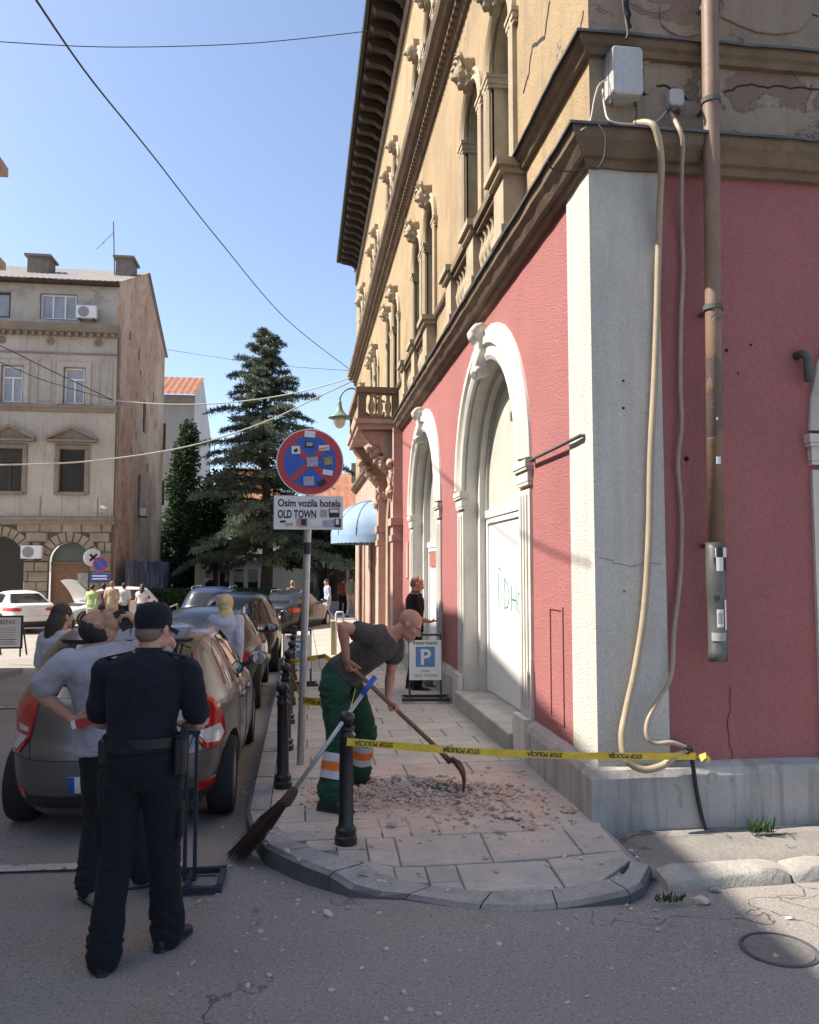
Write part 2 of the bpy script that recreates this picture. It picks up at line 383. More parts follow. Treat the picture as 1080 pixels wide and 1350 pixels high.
def kerb_run(outer, inner, z0f, step, mat, parent, name='kerb_stone', topf=None):
    """kerb stones between two polylines, cut at equal steps"""
    def resample(pl, n):
        P = [Vector(p) for p in pl]; L = [0]
        for i in range(len(P) - 1): L.append(L[-1] + (P[i + 1] - P[i]).length)
        out = []
        for k in range(n + 1):
            s = L[-1] * k / n; i = max(j for j in range(len(L) - 1) if L[j] <= s + 1e-9); out.append(P[i].lerp(P[i + 1], (s - L[i]) / max(1e-9, L[i + 1] - L[i])))
        return out
    n = max(1, round(sum((Vector(outer[i + 1]) - Vector(outer[i])).length for i in range(len(outer) - 1)) / step))
    sub = 3; A = resample(outer, n * sub); B = resample(inner, n * sub)
    for k in range(n):
        mb = MB(); V = []
        for i in range(sub + 1):
            t = k * sub + i; a, b = A[t], B[t]
            if i == 0: a = a.lerp(A[t + 1], .03); b = b.lerp(B[t + 1], .03)
            if i == sub: a = a.lerp(A[t - 1], .03); b = b.lerp(B[t - 1], .03)
            za = topf(*b); ch = a.lerp(b, .16)
            V += [(a.x, a.y, road_z(a.y) - .1), (a.x, a.y, za - .022), (ch.x, ch.y, za - .002), (b.x, b.y, za + .002), (b.x, b.y, za - .12)]
        F = [(i * 5 + q, i * 5 + (q + 1) % 5, (i + 1) * 5 + (q + 1) % 5, (i + 1) * 5 + q) for i in range(sub) for q in range(5)] + [tuple(range(5)), tuple(sub * 5 + q for q in range(5))]
        mb.add(V, F); mb.build(name, mat, parent)
straight_o = [(-.4, 24), (-.4, 6.35)]; straight_i = [(-.225, 24), (-.225, 6.3)]
kerb_run(straight_o, straight_i, None, 1.0, m_kerb, side, topf=pave_z)
kerb_run(KO[1:7], OUT[1:7], None, .55, m_kerb, side, topf=pave_z)
kerb_run(KO[6:11], [OUT[6], OUT[7], OUT[8], (2.0, 4.86), OUT[9]], None, .45, m_kerb, side, topf=lambda x, y: pave_z(x, y))
# broken strip of old pavement along the side street, with its worn concrete kerb
m_old = pm('old_gritty_pavement', (.30, .275, .245), .95, .35, 2.5, fine=.4, fs=70, bump=.014, bs=30, patch=.57, pcol=(.15, .14, .12), ps=2.8)
mb = MB(); gx = [2.14 + i * .12 for i in range(80)]; gy = [4.93 + i * .1 for i in range(10)]
V = [(x, y, .045 + .02 * noise.noise(Vector((x * 2.5, y * 2.5, 3))) + .012 * noise.noise(Vector((x * 9, y * 9, 1))) - (.05 if x < 2.3 else 0) * (1 - smooth((x - 2.1) / .3))) for y in gy for x in gx]
mb.add(V, [(j * 80 + i, j * 80 + i + 1, (j + 1) * 80 + i + 1, (j + 1) * 80 + i) for j in range(9) for i in range(79)])
old = tag(mb.build('side_pavement', m_old, smooth=True), kind='structure')
x = 2.2
while x < 11:
    w = rnd.uniform(.8, .9); mb = MB(); nn = 9; V = []
    for i in range(nn):
        xx = x + .012 + (w - .024) * i / (nn - 1); j = lambda k: .014 * noise.noise(Vector((xx * 7, k * 3.1, 5)))
        yo = 4.74 + .05 * min(1, (xx - 2.2) * .5); e = .03 * (i in (0, nn - 1))
        V += [(xx, yo + j(1), -.1), (xx, yo + .01 + j(1), .055 + j(2) - e), (xx, yo + .04 + j(3), .088 + j(4) - e), (xx, yo + .2 + j(5), .09 + j(6) - e * .5), (xx, yo + .225, -.1)]
    mb.add(V, [(i * 5 + q, i * 5 + (q + 1) % 5, (i + 1) * 5 + (q + 1) % 5, (i + 1) * 5 + q) for i in range(nn - 1) for q in range(5)] + [tuple(range(5)), tuple((nn - 1) * 5 + q for q in range(5))])
    mb.build('kerb_stone', m_kerb2, old, angle=50); x += w
# pavement on the far left corner and the one in front of the hedge
def far_pave(name, x0, x1, y0, y1, mat, h=.12):
    mb = MB(); n = 12; V = []
    for i in range(n + 1):
        y = y0 + (y1 - y0) * i / n; z = road_z(y)
        V += [(x0, y, z - .1), (x0, y, z + h), (x1, y, z + h), (x1, y, z - .1)]
    mb.add(V, [(i * 4 + q, i * 4 + (q + 1) % 4, (i + 1) * 4 + (q + 1) % 4, (i + 1) * 4 + q) for i in range(n) for q in range(4)] + [(0, 1, 2, 3), tuple(n * 4 + q for q in range(4))])
    return tag(mb.build(name, mat), kind='structure')
m_pave2 = pm('grey_far_pavement', (.33, .32, .30), .9, .25, 1.5, fine=.2, bump=.003)
far_pave('left_sidewalk', -20, -5.6, -10, 17.4, m_pave2)
far_pave('far_sidewalk', -40, -5.5, 34.6, 36, m_pave2)
far_pave('plaza', -5.0, 14, 34.5, 70, m_pave2, .08)
# iron manhole cover
m_iron = pm('dull_cast_iron', (.10, .10, .10), .75, .3, 8, bump=.003, bs=40)
c = at_z(1027, 1252, 0)
mh = thing('manhole_cover', 'round worn iron cover sunk into the shaded asphalt of the side street', 'manhole cover', (c.x, c.y, 0))
mb = MB().lathe([(.17, -.02), (.17, .004), (.165, .006)], (c.x, c.y, 0), 32); mb.build('lid', pm('asphalt_filled_lid', (.20, .185, .17), .9, .3, 20, bump=.004, bs=70), mh)
mb = MB(); sweep(mb, [(c.x + .185 * math.cos(t * .19635), c.y + .185 * math.sin(t * .19635)) for t in range(32)], [(-.007, -.02), (-.007, .007), (.007, .007), (.007, -.02)], lambda x, y, q: (x, y, q), True)
mb.build('rim', m_iron, mh)
# ================================================================ CORNER BUILDING (street front in the plane X = 2.2, side front in Y = 5.82)
FX, FY, FEND = 2.2, 5.82, 33.5
def Mf(a, z, p=0): return (FX - p, a, z)
def Rf(a, z, p=0): return (a, FY - p, z)
m_pink = pm('pink_stucco', (.47, .178, .172), .92, .16, .8, fine=.6, fs=60, bump=.018, bs=58, streak=.22, scol=(.25, .10, .10), patch=.70, pcol=(.48, .21, .205), ps=1.1)
m_white = pm('white_stucco', (.72, .69, .62), .92, .16, 1.2, fine=.4, fs=60, bump=.018, bs=58, streak=.5, scol=(.34, .31, .27), patch=.70, pcol=(.42, .40, .38), ps=3.0)
m_trim = pm('white_painted_stone', (.66, .63, .57), .85, .22, 2.5, fine=.2, fs=50, bump=.004, bs=40, streak=.3, scol=(.30, .28, .25))
m_plinth = pm('grey_cement_plinth', (.46, .435, .40), .9, .3, 1.6, fine=.25, fs=50, bump=.005, bs=30, streak=.95, scol=(.14, .125, .11), patch=.66, pcol=(.32, .30, .28), ps=2.0)
m_tan = pm('ochre_weathered_plaster', (.46, .335, .19), .93, .32, .9, fine=.5, fs=38, bump=.012, bs=40, streak=.75, scol=(.17, .125, .08), patch=.66, pcol=(.30, .24, .17), ps=1.8)
m_tanS = pm('brown_peeling_render', (.42, .325, .235), .95, .35, 1.0, fine=.35, fs=60, bump=.02, bs=45, streak=.5, scol=(.13, .10, .08), patch=.55, pcol=(.25, .17, .13), ps=1.3)
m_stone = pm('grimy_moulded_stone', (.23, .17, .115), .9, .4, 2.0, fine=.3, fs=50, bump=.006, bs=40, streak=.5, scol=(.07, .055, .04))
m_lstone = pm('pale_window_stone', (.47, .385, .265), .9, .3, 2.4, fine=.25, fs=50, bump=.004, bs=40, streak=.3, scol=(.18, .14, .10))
m_eave = pm('dark_timber_eaves', (.055, .04, .032), .85, .4, 3, fine=.3, bump=.004)
m_lead = pm('dull_sheet_metal', (.16, .155, .15), .5, .4, 4, fine=.2, metal=.6, bump=.003, bs=15)
m_dark = pm('dark_void', (.02, .018, .016), .9, .2)
m_glassP = pm('pale_window_pane', (.62, .62, .55), .18, .25, 1.2, fine=0, bump=.002, bs=3)  # pale opaque pane colour for the fanlights and the nearest window lights
m_glassD = glassm('dark_window_glass', (.025, .028, .03))
m_frame = pm('dull_window_frame', (.42, .40, .36), .6, .2, 5)
m_whp = pm('white_plastic_panel', (.74, .74, .73), .35, .06, 1.5, fine=.03)
m_portal = pm('pinkish_portal_stone', (.50, .34, .27), .88, .3, 1.5, fine=.25, fs=50, bump=.006, bs=30, streak=.4, scol=(.20, .14, .11))
CB = thing('corner_building', 'old corner building with pink ground floor, ochre upper storeys and deep dark eaves', 'building', (FX, FY, 0))
BAY = [9.33, 14.4, 19.5, 24.55, 29.6]
HW = 1.42; SPR = 3.0; HZ0 = .32
# --- ground floor walls
mb = MB(); sheet(mb, [(6.3, .48)] + [(17.6, .48), (17.6, 5.1), (6.3, 5.1)], [arch(BAY[0], HW, .30, SPR)[::1], arch(BAY[1], HW, .30, SPR)], lambda a, z: Mf(a, z))
for h in (BAY[0], BAY[1]): pass
mb.build('pink_wall', m_pink, CB)
mb = MB(); sheet(mb, rect(17.6, FEND, -.4, 5.1), [arch(19.5, .8, -.2, 2.9), arch(24.55, 1.2, -.2, 2.7), arch(29.6, 1.2, -.2, 2.7)], lambda a, z: Mf(a, z)); mb.build('stone_wall', m_portal, CB)
mb = MB(); sheet(mb, rect(2.70, 14, .48, 5.1), [arch(5.78, 1.33, .3, 3.0)], lambda a, z: Rf(a, z)); mb.build('pink_wall', m_pink, CB)
# white corner pilaster, one L-shaped piece 25 mm proud of the pink stucco
mb = MB(); pl = [(FX, 6.335), (FX, FY), (2.735, FY)]
def plan_sweep(mb, path, prof, closed=False):
    """mouldings carried round the corner: profile is (projection, height)"""
    Q = []
    for i in range(len(path) - 1):          # short steps, so that worn edges can wander a few millimetres
        a, b = Vector(path[i]), Vector(path[i + 1]); k = max(1, int((b - a).length / .14)) if (b - a).length < 30 else 60; Q += [a.lerp(b, j / k) for j in range(k)]
    Q.append(Vector(path[-1])); k0 = len(mb.v); sweep(mb, Q, [(-p, z) for p, z in prof], lambda x, y, z: (x, y, z), closed)
    for v in mb.v[k0:]:
        n1 = noise.noise_vector(v * 3.1) * .007 + noise.noise_vector(v * 11) * .005; chip = max(0, noise.noise(v * 5.3 + Vector((9, 0, 0))) - .45) * .06
        v += n1; v.z -= chip * .5
    return mb
plan_sweep(mb, pl, [(-.05, .46), (.026, .46), (.026, 5.06), (-.05, 5.06)]); mb.build('corner_pilaster', m_white, CB)
# plinth
PP = [(-.05, -.4), (.105, -.4), (.10, .42), (.075, .475), (-.02, .515), (-.05, .515)]
mb = MB(); plan_sweep(mb, [(FX, 7.62), (FX, FY), (3.98, FY)], PP); mb.build('plinth', m_plinth, CB)
mb = MB(); plan_sweep(mb, [(FX, 12.62), (FX, 11.14)], PP); mb.build('plinth', m_plinth, CB)
mb = MB(); plan_sweep(mb, [(FX, 17.6), (FX, 16.16)], PP); mb.build('plinth', m_plinth, CB)
mb = MB(); plan_sweep(mb, [(7.58, FY), (14, FY)], PP); mb.build('plinth', m_plinth, CB)
# --- arched shop doors
def shop_arch(c, T, tr, n, near=True):
    ar = arch(c, HW, .30, SPR)
    s = MB(); sweep(s, arch(c, HW, SPR, SPR)[1:-1], [(0, -.02), (0, .05), (.05, .075), (.10, .055), (.15, .055), (.19, .095), (.27, .10), (.30, .07), (.36, .07), (.41, .03), (.41, -.02)], lambda a, z, q: T(a, z, q))
    sur = s.build('arch_surround', m_trim, CB, angle=35)
    # reveal: two steps
    r = MB(); sweep(r, ar, [(0, .01), (.0, -.17), (-.10, -.18), (-.10, -.34), (.05, -.34), (.05, .0)], lambda a, z, q: T(a, z, q)); r.build('reveal', m_trim, CB, angle=40)
    for sg in (-1, 1):
        x0, x1 = sorted((c + sg * (HW + .006), c + sg * (HW + .40)))
        j = MB()
        j.prism([T(x0, .1, -.03), T(x1, .1, -.03), T(x1, .1, .03), T(x0, .1, .03)], Vector((0, 0, 2.62)))
        for k in range(3):
            a = x0 + .07 + k * .10; j.prism([T(a, .62, .02), T(a + .055, .62, .02), T(a + .055, .62, .045), T(a, .62, .045)], Vector((0, 0, 2.05)))
        j.prism([T(x0 - .02, .1, .04), T(x1 + .02, .1, .04), T(x1 + .02, .1, .108), T(x0 - .02, .1, .108)], Vector((0, 0, .42)))
        jm = j.build('jamb_pilaster', m_trim, CB)
        k = MB()
        for w, z0, z1 in ((.02, 2.76, 2.79), (.03, 2.792, 2.90), (.065, 2.902, 2.93), (.08, 2.932, 2.998)):
            k.prism([T(x0 - w * .6, z0, -.03), T(x1 + w * .5, z0, -.03), T(x1 + w * .5, z0, .035 + w * .6), T(x0 - w * .6, z0, .035 + w * .6)], Vector((0, 0, z1 - z0)))
        k.build('capital', m_trim, jm)
    # scrolled keystone
    k = MB(); zt = SPR + HW
    prof = [(.0, zt - .16), (.14, zt - .20), (.20, zt - .12), (.17, zt - .02), (.13, zt + .12), (.14, zt + .22), (.21, zt + .30), (.23, zt + .38), (.17, zt + .44), (.08, zt + .46), (0, zt + .42)]
    V = []
    for sg, sc in ((-1, 1), (1, 1)): V += [T(c + sg * (.10 + .05 * (z - zt + .2)), z, p + .01) for p, z in prof]
    m = len(prof); k.add(V, [tuple(range(m)), tuple(range(2 * m - 1, m - 1, -1))] + [(i, (i + 1) % m, m + (i + 1) % m, m + i) for i in range(m)])
    for z, p, r in ((zt - .13, .15, .04), (zt + .375, .16, .045)): k.cyl(T(c - .15, z, p), T(c + .15, z, p), r, n=14)
    remesh(k, .014, 4, 'keystone', m_trim, CB)
    # leaf infill
    D = -.30
    f = MB(); sweep(f, [(c - HW + .12, .33), (c - HW + .12, tr), (c + HW - .12, tr), (c + HW - .12, .33)], [(0, D - .03), (0, D + .035), (-.075, D + .035), (-.075, D - .03)], lambda a, z, q: T(a, z, q))
    f.prism([T(c - HW + .1, tr, D - .02), T(c + HW - .1, tr, D - .02), T(c + HW - .1, tr, D + .05), T(c - HW + .1, tr, D + .05)], Vector((0, 0, .10)))
    dr = f.build('door', m_whp, CB)
    f = MB(); f.prism([T(c - HW + .18, .33, D), T(c + HW - .18, .33, D), T(c + HW - .18, .33, D + .012), T(c - HW + .18, .33, D + .012)], Vector((0, 0, tr - .38))); f.build('door_panel', m_whp, dr)
    f = MB(); sheet(f, arch(c, HW - .12, tr + .1, SPR, rise=HW - .12), [], lambda a, z: T(a, z, D)); fl = f.build('fanlight', m_glassP, CB)
    f = MB(); sweep(f, arch(c, HW - .09, tr + .1, SPR), [(0, D - .02), (0, D + .04), (-.06, D + .04), (-.06, D - .02)], lambda a, z, q: T(a, z, q)); f.build('frame', m_frame, fl, angle=40)
    # door step
    s = MB(); P = [T(c - HW + .0, .0, -.42), T(c + HW - .0, .0, -.42), T(c + HW + .0, .0, .16), T(c - HW - .0, .0, .16)]; s.prism(P, Vector((0, 0, .315)))
    s.build('door_step', pm('worn_step_stone', (.42, .40, .35), .9, .35, 4, fine=.3, bump=.006, bs=30), CB, bevel=.012)
    return dr
d1 = shop_arch(BAY[0], Mf, 2.62, 0)
d2 = shop_arch(BAY[1], Mf, 2.35, 1)
d3 = shop_arch(5.78, Rf, 2.62, 2)
# green spray letters on the first door
m_green = pm('green_spray_paint', (.05, .30, .24), .6, .3, 20)
def strokes(name, T, lines, w, mat, parent):
    mb = MB()
    for ln in lines:
        P = [Vector(p) for p in ln]; V = []
        for i, p in enumerate(P):
            t = (P[min(i + 1, len(P) - 1)] - P[max(0, i - 1)]).normalized(); nn = Vector((-t.y, t.x)) * w / 2
            V += [T(p.x + nn.x, p.y + nn.y), T(p.x - nn.x, p.y - nn.y)]
        mb.add(V, [(2 * i, 2 * i + 1, 2 * i + 3, 2 * i + 2) for i in range(len(P) - 1)])
    return mb.build(name, mat, parent)
def dpt(u, v): q = at_x(u, v, FX + .282); return (q.y, q.z)
strokes('graffiti', lambda a, z: (FX + .2845, a, z), [[dpt(656, 748), dpt(660, 752)], [dpt(657, 755), dpt(657, 790), dpt(659, 802)],
   [dpt(665, 764), dpt(664, 785), dpt(665, 802), dpt(669, 800), dpt(671, 788), dpt(669, 770), dpt(664, 762)], [dpt(674, 772), dpt(674, 806)], [dpt(680, 775), dpt(680, 808)], [dpt(674, 790), dpt(680, 792)],
   [dpt(687, 778), dpt(683, 783), dpt(682, 797), dpt(684, 808), dpt(687, 806)]], .022, m_green, d1)
mb = MB(); mb.box((FX + .27, 13.3, 1.98), (FX + .285, 15.5, 2.33)); mb.build('notice_panel', pm('faded_red_notice', (.42, .17, .12), .6, .3, 3), d2)
mb = MB(); mb.box((FX - .02, 16.62, 1.75), (FX + .01, 16.95, 2.5)); mb.build('wall_plaque', pm('pale_plaque', (.45, .36, .32), .5, .2), CB)
# meter hatch pressed into the stucco
mb = MB(); sweep(mb, rect(6.62, 7.0, .62, 1.62), [(0, -.01), (0, .012), (.03, .012), (.03, -.01)], lambda a, z, q: Mf(a, z, q), True); mb.build('meter_hatch', m_pink, CB)
# iron bar fixed aslant on the stucco
ba, bb = at_x(699, 607, FX - .05), at_x(766, 574, FX - .06)
mb = MB().cyl(ba, bb, .016, n=8).cyl(bb, bb + Vector((.1, 0, 0)), .014, n=8).cyl(ba, ba + Vector((.1, 0, 0)), .014, n=8)
tag(mb.build('iron_bar', m_iron, smooth=True), 'thin dark iron bar sticking off the pink street wall beside the white pilaster', 'iron bar')
# --- lower cornice and mouldings above the shop floor, carried round the corner
C1 = [(-.05, 5.04), (.06, 5.04), (.08, 5.09), (.12, 5.10), (.16, 5.16), (.20, 5.20), (.215, 5.26), (.215, 5.285), (-.05, 5.31)]
PATH = [(FX, 17.75), (FX, FY), (14, FY)]
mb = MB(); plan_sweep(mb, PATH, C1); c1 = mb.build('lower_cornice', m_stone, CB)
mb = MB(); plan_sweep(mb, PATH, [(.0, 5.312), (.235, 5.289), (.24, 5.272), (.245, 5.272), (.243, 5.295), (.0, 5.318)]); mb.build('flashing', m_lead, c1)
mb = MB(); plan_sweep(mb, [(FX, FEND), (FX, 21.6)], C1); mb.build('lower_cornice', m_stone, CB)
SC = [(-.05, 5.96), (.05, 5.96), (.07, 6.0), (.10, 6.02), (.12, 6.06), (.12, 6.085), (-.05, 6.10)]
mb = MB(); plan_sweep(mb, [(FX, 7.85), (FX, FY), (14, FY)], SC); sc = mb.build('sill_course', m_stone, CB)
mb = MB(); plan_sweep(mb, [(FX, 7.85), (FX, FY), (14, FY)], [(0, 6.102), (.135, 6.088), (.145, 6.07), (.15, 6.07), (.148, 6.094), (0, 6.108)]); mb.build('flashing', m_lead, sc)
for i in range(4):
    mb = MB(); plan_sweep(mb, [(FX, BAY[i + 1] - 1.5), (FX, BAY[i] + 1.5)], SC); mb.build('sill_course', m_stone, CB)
# --- upper walls
LO = .76
holes = []; holes2 = []
for c in BAY:
    for sg in (-1, 1): holes.append(arch(c + sg * LO, .47, 5.6, 7.85)); holes2.append(arch(c + sg * LO, .42, 10.5, 11.6))
mb = MB(); sheet(mb, rect(FY, FEND, 5.28, 9.85), holes, lambda a, z: Mf(a, z)); mb.build('upper_wall', m_tan, CB)
mb = MB(); sheet(mb, rect(FY, FEND, 9.85, 14.66), holes2, lambda a, z: Mf(a, z)); mb.build('upper_wall', m_tan, CB)
mb = MB(); sheet(mb, rect(FX, 14, 5.28, 14.66), [rect(5.3, 6.4, 6.6, 8.6), rect(5.3, 6.4, 10.6, 12.4)], lambda a, z: Rf(a, z)); mb.build('side_wall', m_tanS, CB)
mb = MB(); sheet(mb, rect(FX, 14, -.4, 14.66), [], lambda a, z: (a, FEND, z)); mb.build('rear_wall', m_tan, CB)
for z0, z1 in ((6.6, 8.6), (10.6, 12.4)):
    mb = MB().box((5.3, FY + .2, z0), (6.4, FY + .25, z1)); mb.build('window', m_glassD, CB)
# window lights with archivolt, capital, keystone
def light(c, z0, zs, hw, kz, big):
    T = Mf
    s = MB(); sweep(s, arch(c, hw, z0, zs), [(.02, -.03), (.02, .03), (.05, .06), (.11, .04), (.15, .07), (.19, .05), (.19, -.02)], lambda a, z, q: T(a, z, q)); w = s.build('window', m_lstone, CB, angle=40)
    r = MB(); sweep(r, arch(c, hw, z0, zs), [(.02, .0), (.02, -.22), (-.07, -.22), (-.07, -.40), (.06, -.40), (.06, 0)], lambda a, z, q: T(a, z, q)); r.build('reveal', m_lstone, w, angle=40)
    g = MB(); sheet(g, arch(c, hw - .05, z0, zs), [], lambda a, z: T(a, z, -.36)); g.build('pane', m_glassD if c > 8.7 else m_glassP, w)
    f = MB(); sweep(f, arch(c, hw - .06, z0, zs), [(0, -.37), (0, -.31), (-.055, -.31), (-.055, -.37)], lambda a, z, q: T(a, z, q))
    f.prism([T(c - hw + .06, zs - .42, -.37), T(c + hw - .06, zs - .42, -.37), T(c + hw - .06, zs - .42, -.27), T(c - hw + .06, zs - .42, -.27)], Vector((0, 0, .10)))
    f.prism([T(c - .03, z0, -.37), T(c + .03, z0, -.37), T(c + .03, z0, -.315), T(c - .03, z0, -.315)], Vector((0, 0, zs - .4 - z0))); f.build('frame', m_frame, w)
    # carved head keystone
    k = MB(); zt = zs + hw
    k.prism([T(c - .09, zt - .03, 0), T(c + .09, zt - .03, 0), T(c + .13, zt + .36, 0), T(c - .13, zt + .36, 0)], Vector((-.12, 0, 0)))
    k.ell(T(c, zt + .17, .16), (.11, 0, 0), (0, .10, 0), (0, 0, .15), 12, 8)
    k.ell(T(c, zt + .12, .27), (.035, 0, 0), (0, .03, 0), (0, 0, .05), 8, 6); k.ell(T(c, zt + .03, .17), (.06, 0, 0), (0, .06, 0), (0, 0, .06), 8, 6)
    if big:
        for q in range(7):
            t = math.pi * (.08 + .84 * q / 6); p0 = Vector(T(c + .10 * math.cos(t), zt + .24 + .06 * math.sin(t), .14)); p1 = Vector(T(c + .20 * math.cos(t), zt + .28 + .14 * math.sin(t), .20)); p2 = Vector(T(c + .24 * math.cos(t), zt + .22 + .18 * math.sin(t), .27)); k.tube([p0, p1, p2], [.035, .035, .018], 6)
    (remesh(k, .016, 2, 'keystone', m_lstone, w, lambda p: .014 * noise.noise(p * 22)) if big else k.build('keystone', m_lstone, w, angle=60))
    for sg in (-1, 1):
        k = MB(); a0, a1 = sorted((c + sg * (hw - .02), c + sg * (hw + .24)))
        for ww, za, zb in ((0, zs - .16, zs - .12), (.02, zs - .118, zs - .05), (.04, zs - .048, zs)):
            k.prism([T(a0 - ww * .6, za, -.2), T(a1 + ww * .6, za, -.2), T(a1 + ww * .6, za, .05 + ww * .7), T(a0 - ww * .6, za, .05 + ww * .7)], Vector((0, 0, zb - za)))
        k.build('capital', m_lstone, w)
for c in BAY:
    for sg in (-1, 1):
        light(c + sg * LO, 5.6, 7.85, .47, 8.8, True); light(c + sg * LO, 10.5, 11.6, .42, 12.5, False)
# first floor balustrades
m_bal = m_lstone
bp = [(.035, 0), (.05, .03), (.03, .06), (.055, .17), (.06, .22), (.035, .33), (.028, .40), (.05, .44), (.05, .47)]
bal0 = None
for c in BAY[:2]:
    bt = MB(); 
    for k in (-1, 0, 1):
        a = c + k * 1.45
        q = MB().box((FX - .22, a - .2, 5.31), (FX + .02, a + .2, 5.93)).box((FX - .27, a - .25, 5.932), (FX + .02, a + .25, 5.99)).box((FX - .31, a - .29, 5.992), (FX + .02, a + .29, 6.07)).box((FX - .25, a - .23, 5.30), (FX + .02, a + .23, 5.40))
        pr = q.build('balustrade_pier', m_lstone, CB)
    for k in (-1, 1):
        a0, a1 = sorted((c + k * .202, c + k * 1.248))
        q = MB().box((FX - .2, a0, 5.312), (FX - .02, a1, 5.38)).box((FX - .2, a0, 5.88), (FX - .02, a1, 5.94)).box((FX - .24, a0, 5.942), (FX - .0, a1, 6.03))
        rail = q.build('balustrade_rail', m_stone, CB)
        for j in range(6):
            a = a0 + (a1 - a0) * (j + .5) / 6
            if bal0 is None:
                bal0 = MB().lathe(bp, (0, 0, 0), 10).build('baluster', m_lstone, rail, smooth=True); bal0.location = Vector((FX - .11, a, 5.39)); bal0.matrix_parent_inverse = wm(rail).inverted()
            else: share(bal0, rail, (FX - .11, a, 5.39), name='baluster')
for i in range(2):      # parapet panels between the bays
    a0, a1 = BAY[i] + 1.66, BAY[i + 1] - 1.66
    mb = MB().box((FX - .06, a0, 5.32), (FX + .02, a1, 5.955)); mb.build('parapet_panel', m_tan, CB)
# --- dentilled cornice between first and second floor
C2 = [(-.05, 9.66), (.05, 9.66), (.07, 9.72), (.09, 9.74), (.09, 9.86), (.24, 9.88), (.27, 9.93), (.33, 9.97), (.36, 10.05), (.36, 10.09), (-.05, 10.16)]
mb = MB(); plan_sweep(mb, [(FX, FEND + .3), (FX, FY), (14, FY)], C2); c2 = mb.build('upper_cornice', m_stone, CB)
a = FY; dn = None; k = 0
while a < FEND and k < 180:
    if dn is None: dn = MB().box((-.08, -.045, 0), (0, .045, .11)).build('dentil', m_stone, c2); dn.location = (FX - .085, a, 9.745); dn.matrix_parent_inverse = wm(c2).inverted()
    else: share(dn, c2, (FX - .085, a, 9.745), name='dentil')
    a += .155; k += 1
# --- eaves: frieze, brackets, boarded soffit, gutter
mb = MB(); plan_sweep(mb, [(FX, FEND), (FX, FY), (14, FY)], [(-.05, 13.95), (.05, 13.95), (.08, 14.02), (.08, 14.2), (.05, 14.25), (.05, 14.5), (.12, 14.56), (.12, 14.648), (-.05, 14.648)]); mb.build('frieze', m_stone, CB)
mb = MB(); plan_sweep(mb, [(FX, FEND - .6), (FX, FY), (14, FY)], [(-.05, 14.65), (.76, 14.65), (.76, 14.80), (-.05, 14.80)]); ev = mb.build('eaves', m_eave, CB)
mb = MB(); plan_sweep(mb, [(FX, FEND - .6), (FX, FY), (14, FY)], [(.762, 14.70), (.80, 14.66), (.88, 14.68), (.90, 14.78), (.88, 14.82), (.762, 14.82)]); mb.build('gutter', pm('dark_gutter_metal', (.06, .05, .045), .5, .3, 4, metal=.4), ev)
bk = None; a = FY + .1
while a < FEND - .7:
    if bk is None:
        V = [(-x, z) for x, z in ((0, 0), (.66, 0), (.68, -.10), (.60, -.19), (.40, -.22), (.22, -.26), (.10, -.36), (0, -.40))]
        bk = MB().prism([(x, -.10, z) for x, z in V], (0, .20, 0)).build('bracket', m_eave, ev); bk.location = (FX - .06, a, 14.648); bk.matrix_parent_inverse = wm(ev).inverted()
    else: share(bk, ev, (FX - .06, a, 14.648), name='bracket')
    a += .63
mb = MB().add([(FX - .85, FY - .85, 14.83), (14, FY - .85, 14.83), (14, FEND - .5, 14.83), (FX - .85, FEND - .5, 14.83), (FX + 4, FY + 4, 17), (14, FY + 4, 17), (14, FEND - 5, 17), (FX + 4, FEND - 5, 17)],
    [(0, 1, 5, 4), (1, 2, 6, 5), (2, 3, 7, 6), (3, 0, 4, 7), (4, 5, 6, 7), (3, 2, 1, 0)]); mb.build('roof', pm('dark_red_roof_tile', (.28, .12, .08), .9, .3, 3), CB)
# cracks through the ochre plaster
def crack(pts, w, T=None):
    P = []
    for i in range(len(pts) - 1):
        for t in range(5):
            q = Vector(pts[i]).lerp(Vector(pts[i + 1]), t / 5); P.append((q.x + rnd.uniform(-.012, .012), q.y + rnd.uniform(-.012, .012)))
    P.append(pts[-1]); strokes('plaster_crack', T or (lambda a, z: Mf(a, z, .004)), [P], w, m_dark, CB)
def mpt(u, v): q = at_x(u, v, FX); return (q.y, q.z)
def rpt(u, v): q = at_y(u, v, FY); return (q.x, q.z)
crack([mpt(725, 0), mpt(718, 50), mpt(702, 62), mpt(697, 100), mpt(690, 122)], .035); crack([mpt(760, 50), mpt(745, 85), mpt(737, 112)], .014); crack([mpt(770, 15), mpt(762, 55)], .02)
RT = lambda a, z: Rf(a, z, .004)
crack([rpt(826, 0), rpt(832, 45), rpt(845, 90), rpt(842, 118), rpt(866, 135), rpt(872, 160)], .03, RT); crack([rpt(866, 112), rpt(890, 118), rpt(906, 132)], .018, RT)
crack([rpt(955, 122), rpt(985, 112), rpt(1020, 115), rpt(1079, 118)], .014, RT); crack([rpt(958, 20), rpt(1000, 25), rpt(1040, 12), rpt(1079, 22)], .012, RT)
crack([rpt(963, 905), rpt(960, 960), rpt(965, 1000)], .006, RT); crack([rpt(790, 735), rpt(815, 745), rpt(870, 744)], .003, lambda a, z: Rf(a, z, .03))
